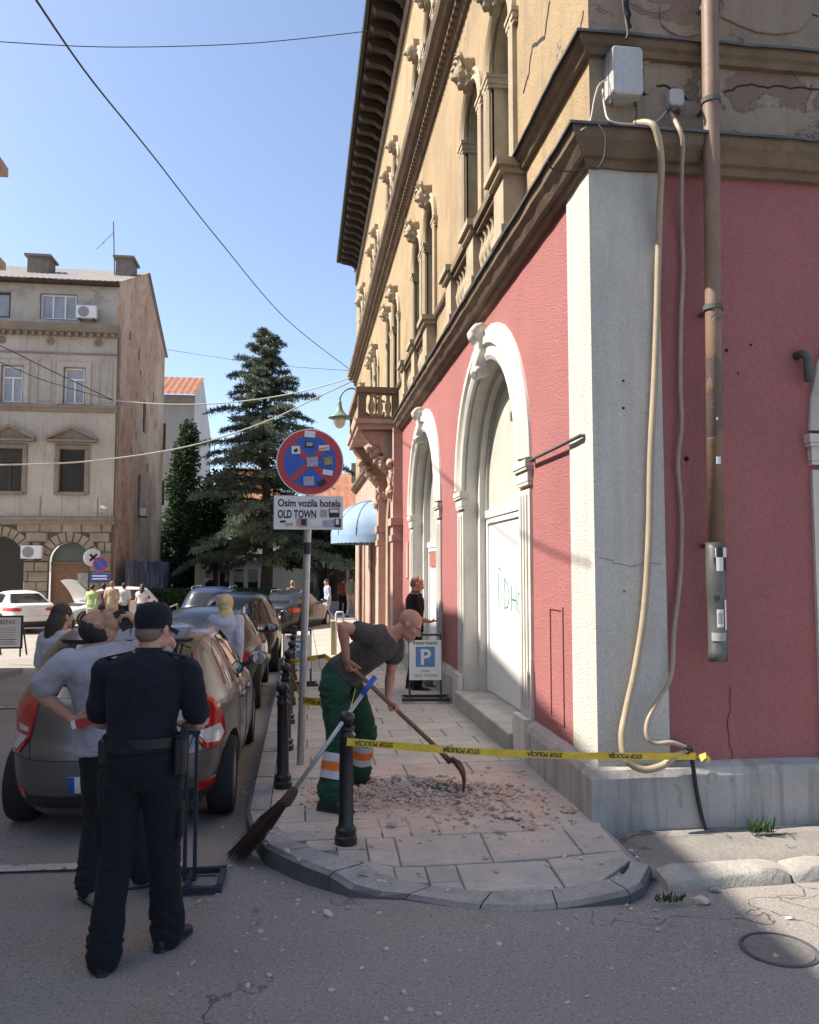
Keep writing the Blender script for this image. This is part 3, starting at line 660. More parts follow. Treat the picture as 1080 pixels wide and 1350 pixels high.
# bulging render patches around the crack on the side wall
for (u, v, w, h) in ((862, 150, .16, .17), (1000, 70, .35, .04), (846, 60, .14, .16), (1010, 15, .4, .2), (900, 25, .2, .16)):
    c = Vector(at_y(u, v, FY)); pts = []
    for k in range(14):
        t = k * 6.28318 / 14; r = 1 + .25 * noise.noise(Vector((k * .9, u, 0))); pts.append((c.x + w * r * math.cos(t), FY + .01, c.z + h * r * math.sin(t)))
    MB().prism(pts, (0, -.028, 0)).build('render_patch', m_tanS, CB, bevel=.006)
# wall scars: anchor holes with stained plaster
for (u, v, r) in ((940, 1026, .03), (958, 462, .008), (905, 605, .012), (822, 502, .005), (822, 538, .006), (990, 455, .006), (973, 492, .005)):
    c = at_y(u, v, FY - (.1 if v > 1000 else (.03 if u < 870 else 0))); MB().lathe([(r * 1.7, 0), (r * 1.5, .006), (r, .008), (r * .9, .002)], c, 14, (0, -1, 0)).build('anchor_hole', m_dark if r < .025 else m_plinth, CB)
# pipe stub over the side arch
h0 = at_y(1058, 466, FY - .08); mb = MB().tube([h0 + Vector((0, .1, 0)), h0, h0 + Vector((.035, -.01, -.03)), h0 + Vector((.04, -.01, -.22))], .035, 10); mb.build('pipe_stub', m_iron, CB, smooth=True)
# --- balcony and portal of the hotel entrance
BY0, BY1, BX = 18.0, 21.4, 1.22
bal = thing('balcony', 'stone balcony with plump balusters on a carved console over the hotel entrance', 'balcony', (FX, 19.7, 5.1))
MB().box((BX, BY0, 5.10), (FX, BY1, 5.22)).box((BX - .05, BY0 - .05, 5.222), (FX, BY1 + .05, 5.32)).build('slab', m_portal, bal)
q = MB().box((BX, BY0, 5.325), (FX - .02, BY0 + .2, 5.39)).box((BX, BY1 - .2, 5.325), (FX - .02, BY1, 5.39)).box((BX, BY0 + .2, 5.325), (BX + .2, BY1 - .2, 5.39)); q.build('bottom_rail', m_stone, bal)
q = MB().box((BX - .04, BY0 - .04, 5.93), (FX - .02, BY0 + .24, 6.06)).box((BX - .04, BY1 - .24, 5.93), (FX - .02, BY1 + .04, 6.06)).box((BX - .04, BY0 + .24, 5.93), (BX + .24, BY1 - .24, 6.06)); q.build('top_rail', m_stone, bal)
for (x, y) in ((BX + .1, BY0 + .1), (BX + .1, BY1 - .1), (FX - .1, BY0 + .1)): MB().box((x - .09, y - .09, 5.391), (x + .09, y + .09, 5.929)).build('pier', m_stone, bal)
b0 = MB().lathe([(.05, 0), (.06, .03), (.035, .07), (.075, .2), (.075, .27), (.04, .40), (.035, .46), (.06, .50), (.06, .538)], (0, 0, 0), 10).build('baluster', m_lstone, bal, smooth=True); b0.location = (BX + .32, BY0 + .1, 5.391); b0.matrix_parent_inverse = wm(bal).inverted()
for k in range(1, 4): share(b0, bal, (BX + .32 + .19 * k, BY0 + .1, 5.391), name='baluster')
for k in range(12): share(b0, bal, (BX + .1, BY0 + .35 + .245 * k, 5.391), name='baluster')
for y in (BY0 + .15, BY1 - .55):
    prof = [(FX + .02, 5.098), (BX + .08, 5.098), (BX + .12, 4.98), (BX + .3, 4.80), (BX + .5, 4.72), (BX + .6, 4.50), (BX + .72, 4.2), (BX + .72, 3.95), (BX + .86, 3.80), (FX + .02, 3.72)]
    MB().prism([(x, y, z) for x, z in prof], (0, .4, 0)).build('console', m_portal, bal, bevel=.03)
    k = MB()
    for j in range(7): k.ell((BX + .35 + .1 * j, y + .2, 4.72 - .13 * j + .03 * math.sin(j * 2)), (.15, 0, .05), (0, .24, 0), (-.03, 0, .10), 10, 6)
    remesh(k, .025, 2, 'carved_leaf', m_portal, bal, lambda p: .06 * noise.noise(p * 11) + .035 * noise.noise(p * 26))
for y0 in (17.62, 21.0):
    p = MB().box((FX - .22, y0, -.3), (FX + .02, y0 + .5, 3.6)).box((FX - .27, y0 - .05, 2.9), (FX + .02, y0 + .55, 3.06)).box((FX - .25, y0 - .03, 2.55), (FX + .02, y0 + .53, 2.68)).box((FX - .3, y0 - .07, -.3), (FX + .02, y0 + .57, .45)).box((FX - .2, y0 + .02, 3.6), (FX + .02, y0 + .48, 5.09))
    pp = p.build('portal_pilaster', m_portal, CB)
    s = MB()
    for t in range(22): pass
    c = Vector((FX - .26, y0 + .25, 3.95)); s.tube([c + Vector((0, (.02 + .011 * t) * math.cos(t * .55), (.02 + .011 * t) * math.sin(t * .55))) for t in range(24)], [.035] * 24, 6); s.ell(c + Vector((0, 0, -.3)), (.1, 0, 0), (0, .2, 0), (0, 0, .14)); s.ell(c + Vector((0, 0, .36)), (.09, 0, 0), (0, .22, 0), (0, 0, .1))
    remesh(s, .02, 1, 'scroll_ornament', m_portal, pp, lambda p: .02 * noise.noise(p * 18))
for c, hw in ((19.5, .8), (24.55, 1.2), (29.6, 1.2)):
    s = MB(); zs = 2.9 if hw < 1 else 2.7
    sweep(s, arch(c, hw, -.2, zs), [(.02, -.03), (.02, .05), (.10, .09), (.2, .06), (.2, -.02)], lambda a, z, q: Mf(a, z, q)); sweep(s, arch(c, hw, -.2, zs), [(.02, 0), (.02, -.35), (.05, -.35), (.05, 0)], lambda a, z, q: Mf(a, z, q)); s.build('arch_surround', m_portal, CB, angle=40)
    g = MB(); sheet(g, arch(c, hw, -.2, zs), [], lambda a, z: Mf(a, z, -.32)); g.build('shop_window', m_glassD, CB)
# blue round awning over the next shop
m_awn = pm('pale_blue_awning_fabric', (.22, .33, .50), .75, .2, 2, fine=.1, bump=.003, bs=20)
AC = Vector((FX - .01, 24.6, 2.92)); aw = thing('awning', 'rounded pale blue fabric awning on the street wall past the balcony', 'awning', AC)
NU, NV = 12, 8; RY, RX, RZ = 1.55, 1.32, 1.1
V = []
for i in range(NU + 1):
    t = math.pi * i / NU
    for j in range(NV + 1):
        f = math.pi / 2 * j / NV; rr = 1 - .03 * (i % 2)
        V.append(AC + Vector((-RX * math.sin(t) * math.cos(f) * rr, RY * math.cos(t) * math.cos(f) * rr, RZ * math.sin(f) * rr)))
MB().add(V, [(i * (NV + 1) + j, i * (NV + 1) + j + 1, (i + 1) * (NV + 1) + j + 1, (i + 1) * (NV + 1) + j) for i in range(NU) for j in range(NV)]).build('canopy', m_awn, aw, smooth=True)
V = []
for i in range(NU * 4 + 1):
    t = math.pi * i / (NU * 4); d = Vector((-RX * math.sin(t), RY * math.cos(t), 0)); V += [AC + d, AC + d * 1.005 + Vector((0, 0, -.2 - .04 * abs(math.sin(i * math.pi / 2.0 + .4))))]
MB().add(V, [(2 * i, 2 * i + 1, 2 * i + 3, 2 * i + 2) for i in range(NU * 4)]).build('valance', m_awn, aw)
r = MB()
for i in range(0, NU + 1, 2):
    t = math.pi * i / NU; r.tube([AC + Vector((-RX * math.sin(t) * math.cos(f) * 1.0, RY * math.cos(t) * math.cos(f), RZ * math.sin(f))) for f in [math.pi / 2 * j / 8 for j in range(9)]], .018, 6)
r.build('ribs', m_awn, aw)
# ================================================================ BUILDING ACROSS THE STREET (left of the picture, its cornice tip shows at the edge; it shades the street)
m_opp = pm('cream_render', (.50, .42, .31), .9, .2, .8, fine=.2, bump=.004)
m_opps = pm('tan_cornice_stone', (.48, .37, .27), .9, .25, 2, fine=.2, bump=.004)  # tan stone colour shared by eaves, cornice and string course
OE = [(-8.6, -14), (-7.45, 6.3), (-6.68, 12), (-6.86, 19.2)]         # eaves line; wall stands 0.45 m behind it
OB = thing('townhouse', 'cream townhouse across the street with two jutting cornices', 'building', (-8, 10, 0))
wl_ = [(x - .45, min(y, 18.75)) for x, y in OE]
outl = wl_ + [(-19, 18.75), (-19, -14)]
MB().prism([(x, y, -.4) for x, y in outl], (0, 0, 11.3)).build('wall', m_opp, OB)
oc = OE + [(-19, 19.2), (-19, -14)]
MB().prism([(x, y, 11.02) for x, y in oc], (0, 0, .2)).build('eaves', m_opps, OB)
oc2 = [(x - .02, min(y, 18.95)) for x, y in [(a - .2, b) for a, b in OE]] + [(-19, 18.95), (-19, -14)]
MB().prism([(x, y, 10.82) for x, y in oc2], (0, 0, .2)).build('cornice', m_opps, OB)
MB().prism([(x + .33, min(y, 19.1), 8.72) for x, y in oc2[:4]] + [(-19, 19.1, 8.72), (-19, -14, 8.72)], (0, 0, .16)).build('string_course', m_opps, OB)
MB().add([(x, y, 11.225) for x, y in oc] + [(x * .62 - 5.0, y * .7 + 1.2, 13.4) for x, y in oc], [tuple(range(6, 12))] + [(k, (k + 1) % 6, 6 + (k + 1) % 6, 6 + k) for k in range(6)]).build('roof', pm('dark_red_roof_tile', (.28, .12, .08)), OB)
for k in range(7):
    for z0 in (1.0, 4.6, 7.9 - .6):
        y0 = -9 + k * 3.9; t = (y0 + .6 + 14) / 20.3; i = 0 if y0 < 6.3 else (1 if y0 < 12 else 2)
        (xa, ya), (xb, yb) = wl_[i], wl_[i + 1]; X = lambda y: xa + (xb - xa) * (y - ya) / (yb - ya)
        h = 1.9 if z0 < 7 else 1.2
        w = MB().add([(X(y0) + .03, y0, z0), (X(y0 + 1.1) + .03, y0 + 1.1, z0), (X(y0 + 1.1) + .03, y0 + 1.1, z0 + h), (X(y0) + .03, y0, z0 + h)], [(0, 1, 2, 3)]).build('window', m_glassD, OB)
        f = MB()
        for (ya2, yb2, za, zb) in ((y0 - .12, y0, z0 - .1, z0 + h + .12), (y0 + 1.1, y0 + 1.22, z0 - .1, z0 + h + .12), (y0, y0 + 1.1, z0 + h, z0 + h + .12), (y0, y0 + 1.1, z0 - .1, z0), (y0 + .52, y0 + .58, z0, z0 + h)):
            f.prism([(X(ya2) - .02, ya2, za), (X(yb2) - .02, yb2, za), (X(yb2) - .02, yb2, zb), (X(ya2) - .02, ya2, zb)], (.1, 0, 0))
        f.build('frame', m_trim, w)

# ================================================================ GREY APARTMENT HOUSE AT THE END OF THE STREET, LEFT
LY, LX = 36.0, -8.1
def Lf(a, z, p=0): return (a, LY - p, z)
m_grey = pm('grey_stained_render', (.53, .48, .405), .93, .25, .5, fine=.3, fs=9, bump=.012, bs=12, streak=.85, scol=(.22, .19, .155), patch=.60, pcol=(.41, .365, .30), ps=.8)
m_gtrim = pm('grimy_house_moulding', (.29, .24, .19), .92, .3, 1.2, fine=.2, fs=14, bump=.006, bs=15, streak=.5, scol=(.09, .08, .07))
m_rust = pm('rusticated_stone', (.37, .30, .215), .93, .35, 1.6, fine=.25, fs=16, bump=.01, bs=14)
m_joint = pm('dark_stone_joint', (.12, .10, .08), .95, .2)
m_attic = pm('attic_patchy_render', (.48, .44, .37), .95, .3, .9, fine=.2, bump=.01, bs=10, patch=.56, pcol=(.33, .29, .24), ps=1.0)
m_brick = None
def brickm():
    m, n, l, b = nodes_of('raw_brick_gable'); g = n.new('ShaderNodeNewGeometry'); P = g.outputs['Position']
    mp = n.new('ShaderNodeMapping'); mp.inputs['Rotation'].default_value = (0, R(-90), R(-90)); l.new(P, mp.inputs[0])
    br = n.new('ShaderNodeTexBrick'); br.inputs['Scale'].default_value = 1; br.inputs['Brick Width'].default_value = .28; br.inputs['Row Height'].default_value = .09; br.inputs['Mortar Size'].default_value = .014
    br.inputs['Color1'].default_value = (.70, .33, .17, 1); br.inputs['Color2'].default_value = (.50, .25, .14, 1); br.inputs['Mortar'].default_value = (.62, .50, .37, 1)
    cb = n.new('ShaderNodeCombineXYZ'); sp = n.new('ShaderNodeSeparateXYZ'); l.new(P, sp.inputs[0]); l.new(sp.outputs[1], cb.inputs[0]); l.new(sp.outputs[2], cb.inputs[1]); l.new(cb.outputs[0], br.inputs['Vector'])
    c = mixc(n, l, ramp(n, l, ntex(n, l, .55, 7, .7, P, dist=.5), .46, .60, 0, .75), br.outputs['Color'], (.68, .44, .26))
    c = mixc(n, l, ramp(n, l, ntex(n, l, 3.5, 6, .75, P), .35, .75, 0, .7), c, (.30, .17, .10))
    c = mixc(n, l, ramp(n, l, ntex(n, l, 1, 5, .7, P, (1.6, 1.6, .25)), .52, .75, 0, .5), c, (.62, .46, .33)); c = mixc(n, l, ramp(n, l, ntex(n, l, 1.7, 9, .8, P, (1, 1, .6)), .53, .62, 0, .85), c, (.20, .12, .08)); c = mixc(n, l, ramp(n, l, ntex(n, l, .35, 8, .75, P), .5, .56, 0, .7), c, (.66, .50, .36))
    l.new(c, b.inputs['Base Color']); b.inputs['Roughness'].default_value = .95
    bn = n.new('ShaderNodeBump'); bn.inputs['Strength'].default_value = 1; bn.inputs['Distance'].default_value = .04; l.new(ntex(n, l, 5, 6, .75, P), bn.inputs['Height']); l.new(bn.outputs[0], b.inputs['Normal']); return m
m_brick = brickm()
GH = thing('apartment_house', 'grey stained apartment house with pedimented windows and a raw brick gable side', 'building', (-14, 40, -.25))
WX = [-9.85, -12.4, -14.95, -17.5]
f1 = [rect(x - .53, x + .53, 5.24, 7.07) for x in WX]; f2 = [rect(x - .42, x + .42, 9.05, 10.62) for x in WX]
mb = MB(); sheet(mb, rect(-22, LX, 3.95, 12.45), f1 + f2, Lf); mb.build('wall', m_grey, GH)
at = [rect(-11.35, -9.85, 12.75, 13.85), rect(-14.1, -12.6, 12.75, 13.85)]
mb = MB(); sheet(mb, rect(-22, LX, 12.45, 14.35), at, Lf); mb.build('attic_wall', m_attic, GH)
ga = [arch(-9.85, .80, -.3, 2.25), arch(-12.75, 1.05, -.3, 2.25)]
mb = MB(); sheet(mb, rect(-22, LX, -.5, 3.95), ga, lambda a, z: Lf(a, z, -.02)); mb.build('ground_wall', m_joint, GH)
# rusticated blocks and voussoirs
def block(poly, nm='stone_block'):
    n = len(poly); c = Vector((sum(p[0] for p in poly) / n, sum(p[1] for p in poly) / n)); pr = rnd.uniform(.03, .06)
    ins = [c + (Vector(p) - c) * .90 for p in poly]
    MB().add([Lf(p[0], p[1], -.02) for p in poly] + [Lf(p[0], p[1], pr - .03) for p in poly] + [Lf(p[0], p[1], pr) for p in ins],
             [tuple(2 * n + k for k in range(n))] + [(k + r * n, (k + 1) % n + r * n, (k + 1) % n + n + r * n, k + n + r * n) for r in (0, 1) for k in range(n)]).build(nm, m_rust, GH)
z = -.3; row = 0
while z < 3.6:
    h = .42; x = -14.2 + (.45 if row % 2 else 0)
    while x < LX - .1:
        w = min(.88 + rnd.uniform(-.08, .08), LX - .02 - x)
        lo, hi = x + .015, x + w - .015; ok = True
        for cx, r in ((-9.85, 1.3), (-12.75, 1.52)):
            zz = z + h / 2; hwid = r if zz < 2.25 else (math.sqrt(max(0, r * r - (zz - 2.25) ** 2)) if zz < 2.25 + r else 0)
            if zz < 2.25: hwid = r - .45
            if hwid > 0:
                if lo < cx < hi: ok = False
                elif hi > cx - hwid and lo < cx: hi = cx - hwid - .01
                elif lo < cx + hwid and hi > cx: lo = cx + hwid + .01
        if ok and hi - lo > .15 and w > .2: block([(lo, z + .012), (hi, z + .012), (hi, z + h - .012), (lo, z + h - .012)])
        x += w
    z += h; row += 1
for cx, r0, r1, nn in ((-9.85, .84, 1.26, 11), (-12.75, 1.09, 1.5, 13)):
    for k in range(nn):
        a0, a1 = math.pi * (k + .06) / nn, math.pi * (k + .94) / nn
        block([(cx + r0 * math.cos(a0), 2.25 + r0 * math.sin(a0)), (cx + r1 * math.cos(a0), 2.25 + r1 * math.sin(a0)), (cx + r1 * math.cos(a1), 2.25 + r1 * math.sin(a1)), (cx + r0 * math.cos(a1), 2.25 + r0 * math.sin(a1))], 'voussoir')
m_wood = pm('brown_timber_door', (.25, .13, .06), .55, .3, 4)
MB().box((-10.65, LY + .25, -.3), (-9.05, LY + .3, 2.1)).box((-10.65, LY + .2, 2.1), (-9.05, LY + .32, 2.22)).build('door', m_wood, GH)
g = MB(); sheet(g, arch(-9.85, .8, 2.22, 2.25), [], lambda a, z: Lf(a, z, -.28)); g.build('fanlight', pm('dull_green_glass', (.12, .14, .12), .3, .2), GH)
MB().box((-9.55, LY + .22, .4), (-9.12, LY + .249, 1.75)).build('door_pane', pm('poster_glass', (.45, .47, .42), .3, .4, 5), GH)
g = MB(); sheet(g, arch(-12.75, 1.05, -.3, 2.25), [], lambda a, z: Lf(a, z, -.28)); g.build('shop_window', m_glassD, GH)
def cornice_h(prof, a0, a1, name, mat=m_gtrim):
    MB().prism([Lf(a0, z, p) for p, z in prof], (a1 - a0, 0, 0)).build(name, mat, GH)
cornice_h([(-.02, 3.80), (.08, 3.82), (.12, 3.95), (.22, 4.02), (.22, 4.10), (-.02, 4.18)], -22, LX + .1, 'string_course')
cornice_h([(-.02, 8.66), (.06, 8.68), (.10, 8.8), (.18, 8.86), (.18, 8.95), (-.02, 9.0)], -22, LX + .08, 'sill_course')
cornice_h([(-.02, 12.0), (.08, 12.02), (.12, 12.12), (.30, 12.16), (.42, 12.3), (.46, 12.46), (-.02, 12.52)], -22, LX + .1, 'main_cornice')
cornice_h([(-.02, 11.20), (.05, 11.21), (.05, 11.28), (-.02, 11.3)], -22, LX + .02, 'frieze_band')
a = -14.0
while a < LX: MB().box((a, LY - .28, 11.98), (a + .12, LY - .02, 12.13)).build('modillion', m_gtrim, GH); a += .3
for x in (-8.9, -10.9, -11.1 - 1.8): MB().lathe([(.17, 0), (.17, .04), (.10, .05), (.08, .02)], Lf(x, 11.75, 0), 14, (0, -1, 0)).build('vent_rosette', m_gtrim, GH)
m_upvc = pm('white_window_frame', (.72, .72, .72), .4, .05)
m_curt = pm('grey_curtained_glass', (.34, .36, .38), .15, .3, 3, fine=0)
def window(x0, x1, z0, z1, fr, gl, nv=1, tz=None, parent=GH, T=Lf, d=.16, fw=.07):
    w = MB(); sweep(w, rect(x0, x1, z0, z1), [(0, -d - .03), (0, -d + .05), (fw, -d + .05), (fw, -d - .03)], lambda a, z, q: T(a, z, q), True)
    for k in range(1, nv + 1):
        xm = x0 + (x1 - x0) * k / (nv + 1); w.prism([T(xm - fw / 2, z0, -d - .02), T(xm + fw / 2, z0, -d - .02), T(xm + fw / 2, z0, -d + .04), T(xm - fw / 2, z0, -d + .04)], (0, 0, (tz or z1) - z0))
    if tz: w.prism([T(x0, tz, -d - .02), T(x1, tz, -d - .02), T(x1, tz, -d + .045), T(x0, tz, -d + .045)], (0, 0, fw))
    o = w.build('window', fr, parent)
    g = MB(); sheet(g, rect(x0, x1, z0, z1), [], lambda a, z: T(a, z, -d)); g.build('pane', gl, o)
    r = MB(); sweep(r, rect(x0, x1, z0, z1), [(-.001, 0.0), (-.001, -d - .02), (-.02, -d - .02), (-.02, 0.0)], lambda a, z, q: T(a, z, q), True); r.build('reveal', m_grey, o)
    return o
m_dkframe = pm('dark_brown_frame', (.06, .035, .025), .5, .2)
for i, x in enumerate(WX):
    window(x - .53, x + .53, 5.24, 7.07, m_dkframe, m_glassD, 0 if i == 0 else 1, 6.5 if i else None)
    t = MB(); sweep(t, [(x - .53, 5.1), (x - .53, 7.07), (x + .53, 7.07), (x + .53, 5.1)], [(0, -.02), (0, .06), (.16, .06), (.2, .03), (.2, -.02)], lambda a, z, q: Lf(a, z, q)); t.build('architrave', m_gtrim if i % 2 else m_gtrim, GH)
    pd = MB(); pd.prism([Lf(x - .98, 7.36, -.02), Lf(x + .98, 7.36, -.02), Lf(x + .98, 7.50, -.02), Lf(x, 7.98, -.02), Lf(x - .98, 7.50, -.02)], (0, -.12, 0))
    sweep(pd, [(x - 1.02, 7.46), (x, 7.94), (x + 1.02, 7.46)], [(0, -.02), (0, .24), (.1, .28), (.1, -.02)], lambda a, z, q: Lf(a, z, q)); pd.prism([Lf(x - 1.04, 7.36, -.02), Lf(x + 1.04, 7.36, -.02), Lf(x + 1.04, 7.36, .26), Lf(x - 1.04, 7.36, .26)], (0, 0, .1)); pd.build('pediment', m_gtrim, GH)
    MB().box((x - .62, LY - .12, 5.06), (x + .62, LY + .02, 5.16)).build('window_sill', m_gtrim, GH)
    window(x - .42, x + .42, 9.05, 10.62, m_upvc, m_curt, 1, 10.1)
    t = MB(); sweep(t, [(x - .46, 9.0), (x - .46, 10.66), (x + .46, 10.66), (x + .46, 9.0)], [(0, -.02), (0, .05), (.2, .06), (.25, .03), (.25, -.02)], lambda a, z, q: Lf(a, z, q)); t.build('architrave', m_grey, GH)
    t = MB(); sweep(t, rect(x + .98, x + 1.58, 9.15, 11.0), [(0, -.02), (0, .03), (.06, .03), (.06, -.02)], lambda a, z, q: Lf(a, z, q), True); t.build('wall_panel', m_grey, GH)
for x in (-8.75, -11.1, -13.7): MB().box((x - .02, LY - .02, 4.2), (x + .02, LY + .01, 5.0)).build('panel_joint', m_gtrim, GH)
window(-11.35, -9.85, 12.75, 13.85, m_upvc, m_curt, 2); window(-14.1, -12.6, 12.75, 13.85, m_dkframe, m_curt, 1)
# side gable
mb = MB(); SY = lambda a, z, p=0: (LX + p, a, z)
sw = [rect(42.0, 42.7, 8.9, 10.5), rect(41.2, 41.9, 4.9, 6.6)]
sheet(mb, [(LY, -.5), (48, -.5), (48, 14.4), (42.2, 17.2), (LY, 14.6)], sw, lambda a, z: SY(a, z)); mb.build('brick_gable', m_brick, GH)
for r_ in sw: window(r_[0][0], r_[1][0], r_[0][1], r_[2][1], m_dkframe, m_glassD, 0, None, GH, lambda a, z, q: SY(a, z, q), .14)
for (y0, z0, h) in ((40.5, 12.2, .7), (41.0, 11.6, .25), (44.5, 10.9, .6), (39.2, 7.4, .35), (38.4, 12.6, .5), (43.4, 7.0, .5), (40.2, 8.3, .3)):
    MB().add([(LX + .01, y0, z0), (LX + .01, y0 + .22, z0 + .05), (LX + .01, y0 + .2, z0 + h), (LX + .01, y0 + .03, z0 + h * .9)], [(0, 1, 2, 3)]).build('brick_gap', m_dark, GH)
MB().tube([(LX + .06, LY + .1, 12.3), (LX + .08, LY + .1, 8), (LX + .06, LY + .12, 0)], .06, 8).build('downpipe', m_gtrim, GH)
# roof with corrugated edge
m_roof = pm('grey_corrugated_roof', (.30, .27, .24), .7, .3, 2)
V = []; nn = 110
for i in range(nn + 1):
    x = -22 + (LX + .15 + 22) * i / nn; w = .03 * (i % 2); V += [(x, LY - .35, 14.42 + w), (x, 42.2, 17.25 + w), (x, 48.3, 14.35 + w)]
MB().add(V, [(3 * i + j, 3 * i + j + 1, 3 * i + j + 4, 3 * i + j + 3) for i in range(nn) for j in range(2)]).build('roof', m_roof, GH)
MB().box((-22, LY - .32, 14.28), (LX + .05, LY - .02, 14.40)).build('eaves_board', m_eave, GH)
def chimney(x0, x1, y0, y1, z0, z1):
    c = MB().box((x0, y0, z0), (x1, y1, z1)).build('chimney', pm('chimney_brick', (.24, .20, .165), .95, .35, 4, fine=.3, bump=.02, bs=12), GH); MB().box((x0 - .12, y0 - .12, z1), (x1 + .12, y1 + .12, z1 + .1)).build('chimney_cap', m_gtrim, c)
chimney(-8.95, -8.2, 39.0, 40.2, 15.4, 16.75); chimney(-12.75, -11.8, 38.4, 39.4, 15, 16.4)
def ac_unit(x, z, label, s=1.0, T=Lf):
    t = thing('air_conditioner', label, 'air conditioner', T(x, z, .02))
    MB().prism([T(x - .42 * s, z, .06), T(x + .42 * s, z, .06), T(x + .42 * s, z, .36), T(x - .42 * s, z, .36)], (0, 0, .56 * s)).build('casing', m_upvc, t, bevel=.02)
    MB().lathe([(.23 * s, 0), (.23 * s, .012), (.2 * s, .02), (.05, .02)], T(x - .12 * s, z + .28 * s, .362), 20, (0, -1, 0) if T is Lf else (1, 0, 0)).build('fan_grille', pm('grey_grille', (.28, .28, .28), .6), t)
    for k in (-1, 1): MB().prism([T(x + k * .3 * s - .02, z - .06, .0), T(x + k * .3 * s + .02, z - .06, .0), T(x + k * .3 * s + .02, z - .06, .38), T(x + k * .3 * s - .02, z - .06, .38)], (0, 0, .05)).build('bracket', m_iron, t)
ac_unit(-9.35, 12.75, 'white outdoor air conditioner unit hung below the attic window'); ac_unit(-11.3, 2.35, 'white outdoor air conditioner unit between the rusticated arches')
ac_unit(41.6, 4.55, 'small grey air conditioner box on the raw brick gable', .7, SY)
# antenna on the roof
an = thing('antenna', 'thin rooftop television aerial leaning beside the chimney', 'antenna', (-8.85, 39.2, 16.8))
MB().cyl((-9.0, 39.2, 15.2), (-9.15, 39.2, 18.6), .025, n=6).build('mast', m_iron, an); MB().cyl((-9.9, 39.2, 17.2), (-9.1, 39.2, 18.1), .016, n=5).cyl((-9.6, 39.0, 17.4), (-9.6, 39.5, 17.65), .012, n=5).build('dipole', m_iron, an)
# signs and camera on that house
m_sblue = pm('sign_blue', (.02, .09, .42), .4, .1); m_sred = pm('sign_red', (.50, .03, .03), .4, .1); m_swhite = pm('sign_white', (.72, .72, .70), .45, .08); m_ink = pm('black_ink', (.02, .02, .022), .6, .1)
def disc_sign(c, r, T=Vector((0, -1, 0)), parent=None, cross=1):
    d, sx, up = Vector(T), Vector((1, 0, 0)), Vector((0, 0, 1))
    o = MB().lathe([(r, -.02), (r, 0)], c, 32, T).build('plate', m_swhite, parent); MB().lathe([(r * .985, .001), (r * .985, .003)], c, 32, T).build('red_rim', m_sred, parent); MB().lathe([(r * .8, .004), (r * .8, .006)], c, 32, T).build('blue_field', m_sblue, parent)
    for a in ((math.pi / 4, -math.pi / 4) if cross == 2 else (-math.pi / 4,)):
        u = sx * math.cos(a) + up * math.sin(a); w = sx * -math.sin(a) + up * math.cos(a); MB().obox(Vector(c) + d * .008, u * r * .83, w * r * .085, d * .001).build('red_bar', m_sred, parent)
lp = thing('parking_sign', 'round no-parking sign over blue plates before the rusticated corner', 'sign', (-8.35, LY - .9, -.25))
MB().cyl((-8.35, LY - .85, -.25), (-8.35, LY - .85, 2.6), .03, n=8).build('post', m_lead, lp); disc_sign((-8.35, LY - .92, 2.12), .32, parent=lp)
MB().box((-8.75, LY - .93, 1.42), (-7.98, LY - .91, 1.74)).build('blue_plate', m_sblue, lp)
for k in range(2): MB().box((-8.66, LY - .936, 1.48 + .12 * k), (-8.07, LY - .932, 1.54 + .12 * k)).build('text_line', m_swhite, lp)
MB().box((-8.15, LY - .93, .75), (-7.6, LY - .91, 1.05)).build('yellow_plate', pm('sign_yellow', (.60, .42, .04), .5, .1), lp)
ps = thing('round_sign', 'round white illuminated shop sign jutting beside the arched timber door', 'sign', (-8.85, LY - .1, 2.4)); MB().lathe([(.36, -.09), (.38, -.06), (.38, .06), (.36, .09)], (-8.8, LY - .35, 2.4), 28, (.5, -1, 0)).build('box', m_swhite, ps)
e = Vector((.5, -1, 0)).normalized(); q = Vector((-8.8, LY - .35, 2.4)) + e * .093; sx = Vector((1, .5, 0)).normalized()
for a in (0, 1): MB().obox(q, (sx + Vector((0, 0, 1 - 2 * a))).normalized() * .2, (sx - Vector((0, 0, 1 - 2 * a))).normalized() * .05, e * .002).build('emblem_bar', m_ink, ps)
MB().box((-8.78, LY - .35, 2.36), (-8.72, LY - .02, 2.44)).build('bracket', m_iron, ps)
cc = thing('security_camera', 'small white security camera under the string course of the grey house', 'camera', (-8.4, LY - .1, 4.55)); MB().beam((-8.55, LY - .15, 4.6), (-8.3, LY - .4, 4.52), .12, .12).build('housing', m_upvc, cc); MB().box((-8.5, LY - .2, 4.52), (-8.44, LY, 4.58)).build('bracket', m_upvc, cc)
# painted corrugated hoarding along the gable
def hoardm():
    m, n, l, b = nodes_of('graffiti_hoarding'); g = n.new('ShaderNodeNewGeometry'); P = g.outputs['Position']
    c = mixc(n, l, ramp(n, l, ntex(n, l, 1.3, 3, .5, P, (1, 3, .5)), .42, .5), (.20, .19, .18), (.10, .13, .24)); c = mixc(n, l, ramp(n, l, ntex(n, l, 2.3, 2, .5, P, (1, 3, .4)), .57, .6), c, (.36, .34, .33)); c = mixc(n, l, ramp(n, l, ntex(n, l, 3.1, 2, .5, P, (1, 3, .6)), .6, .63), c, (.26, .11, .10))
    l.new(c, b.inputs['Base Color']); b.inputs['Roughness'].default_value = .7; return m
V = []; nn = 60
for i in range(nn + 1): y = LY + .15 + 11.7 * i / nn; x = LX + .5 + (.05 if i % 4 < 2 else 0); V += [(x, y, -.3), (x, y, 2.3 + .1 * noise.noise(Vector((i * .3, 0, 0))))]
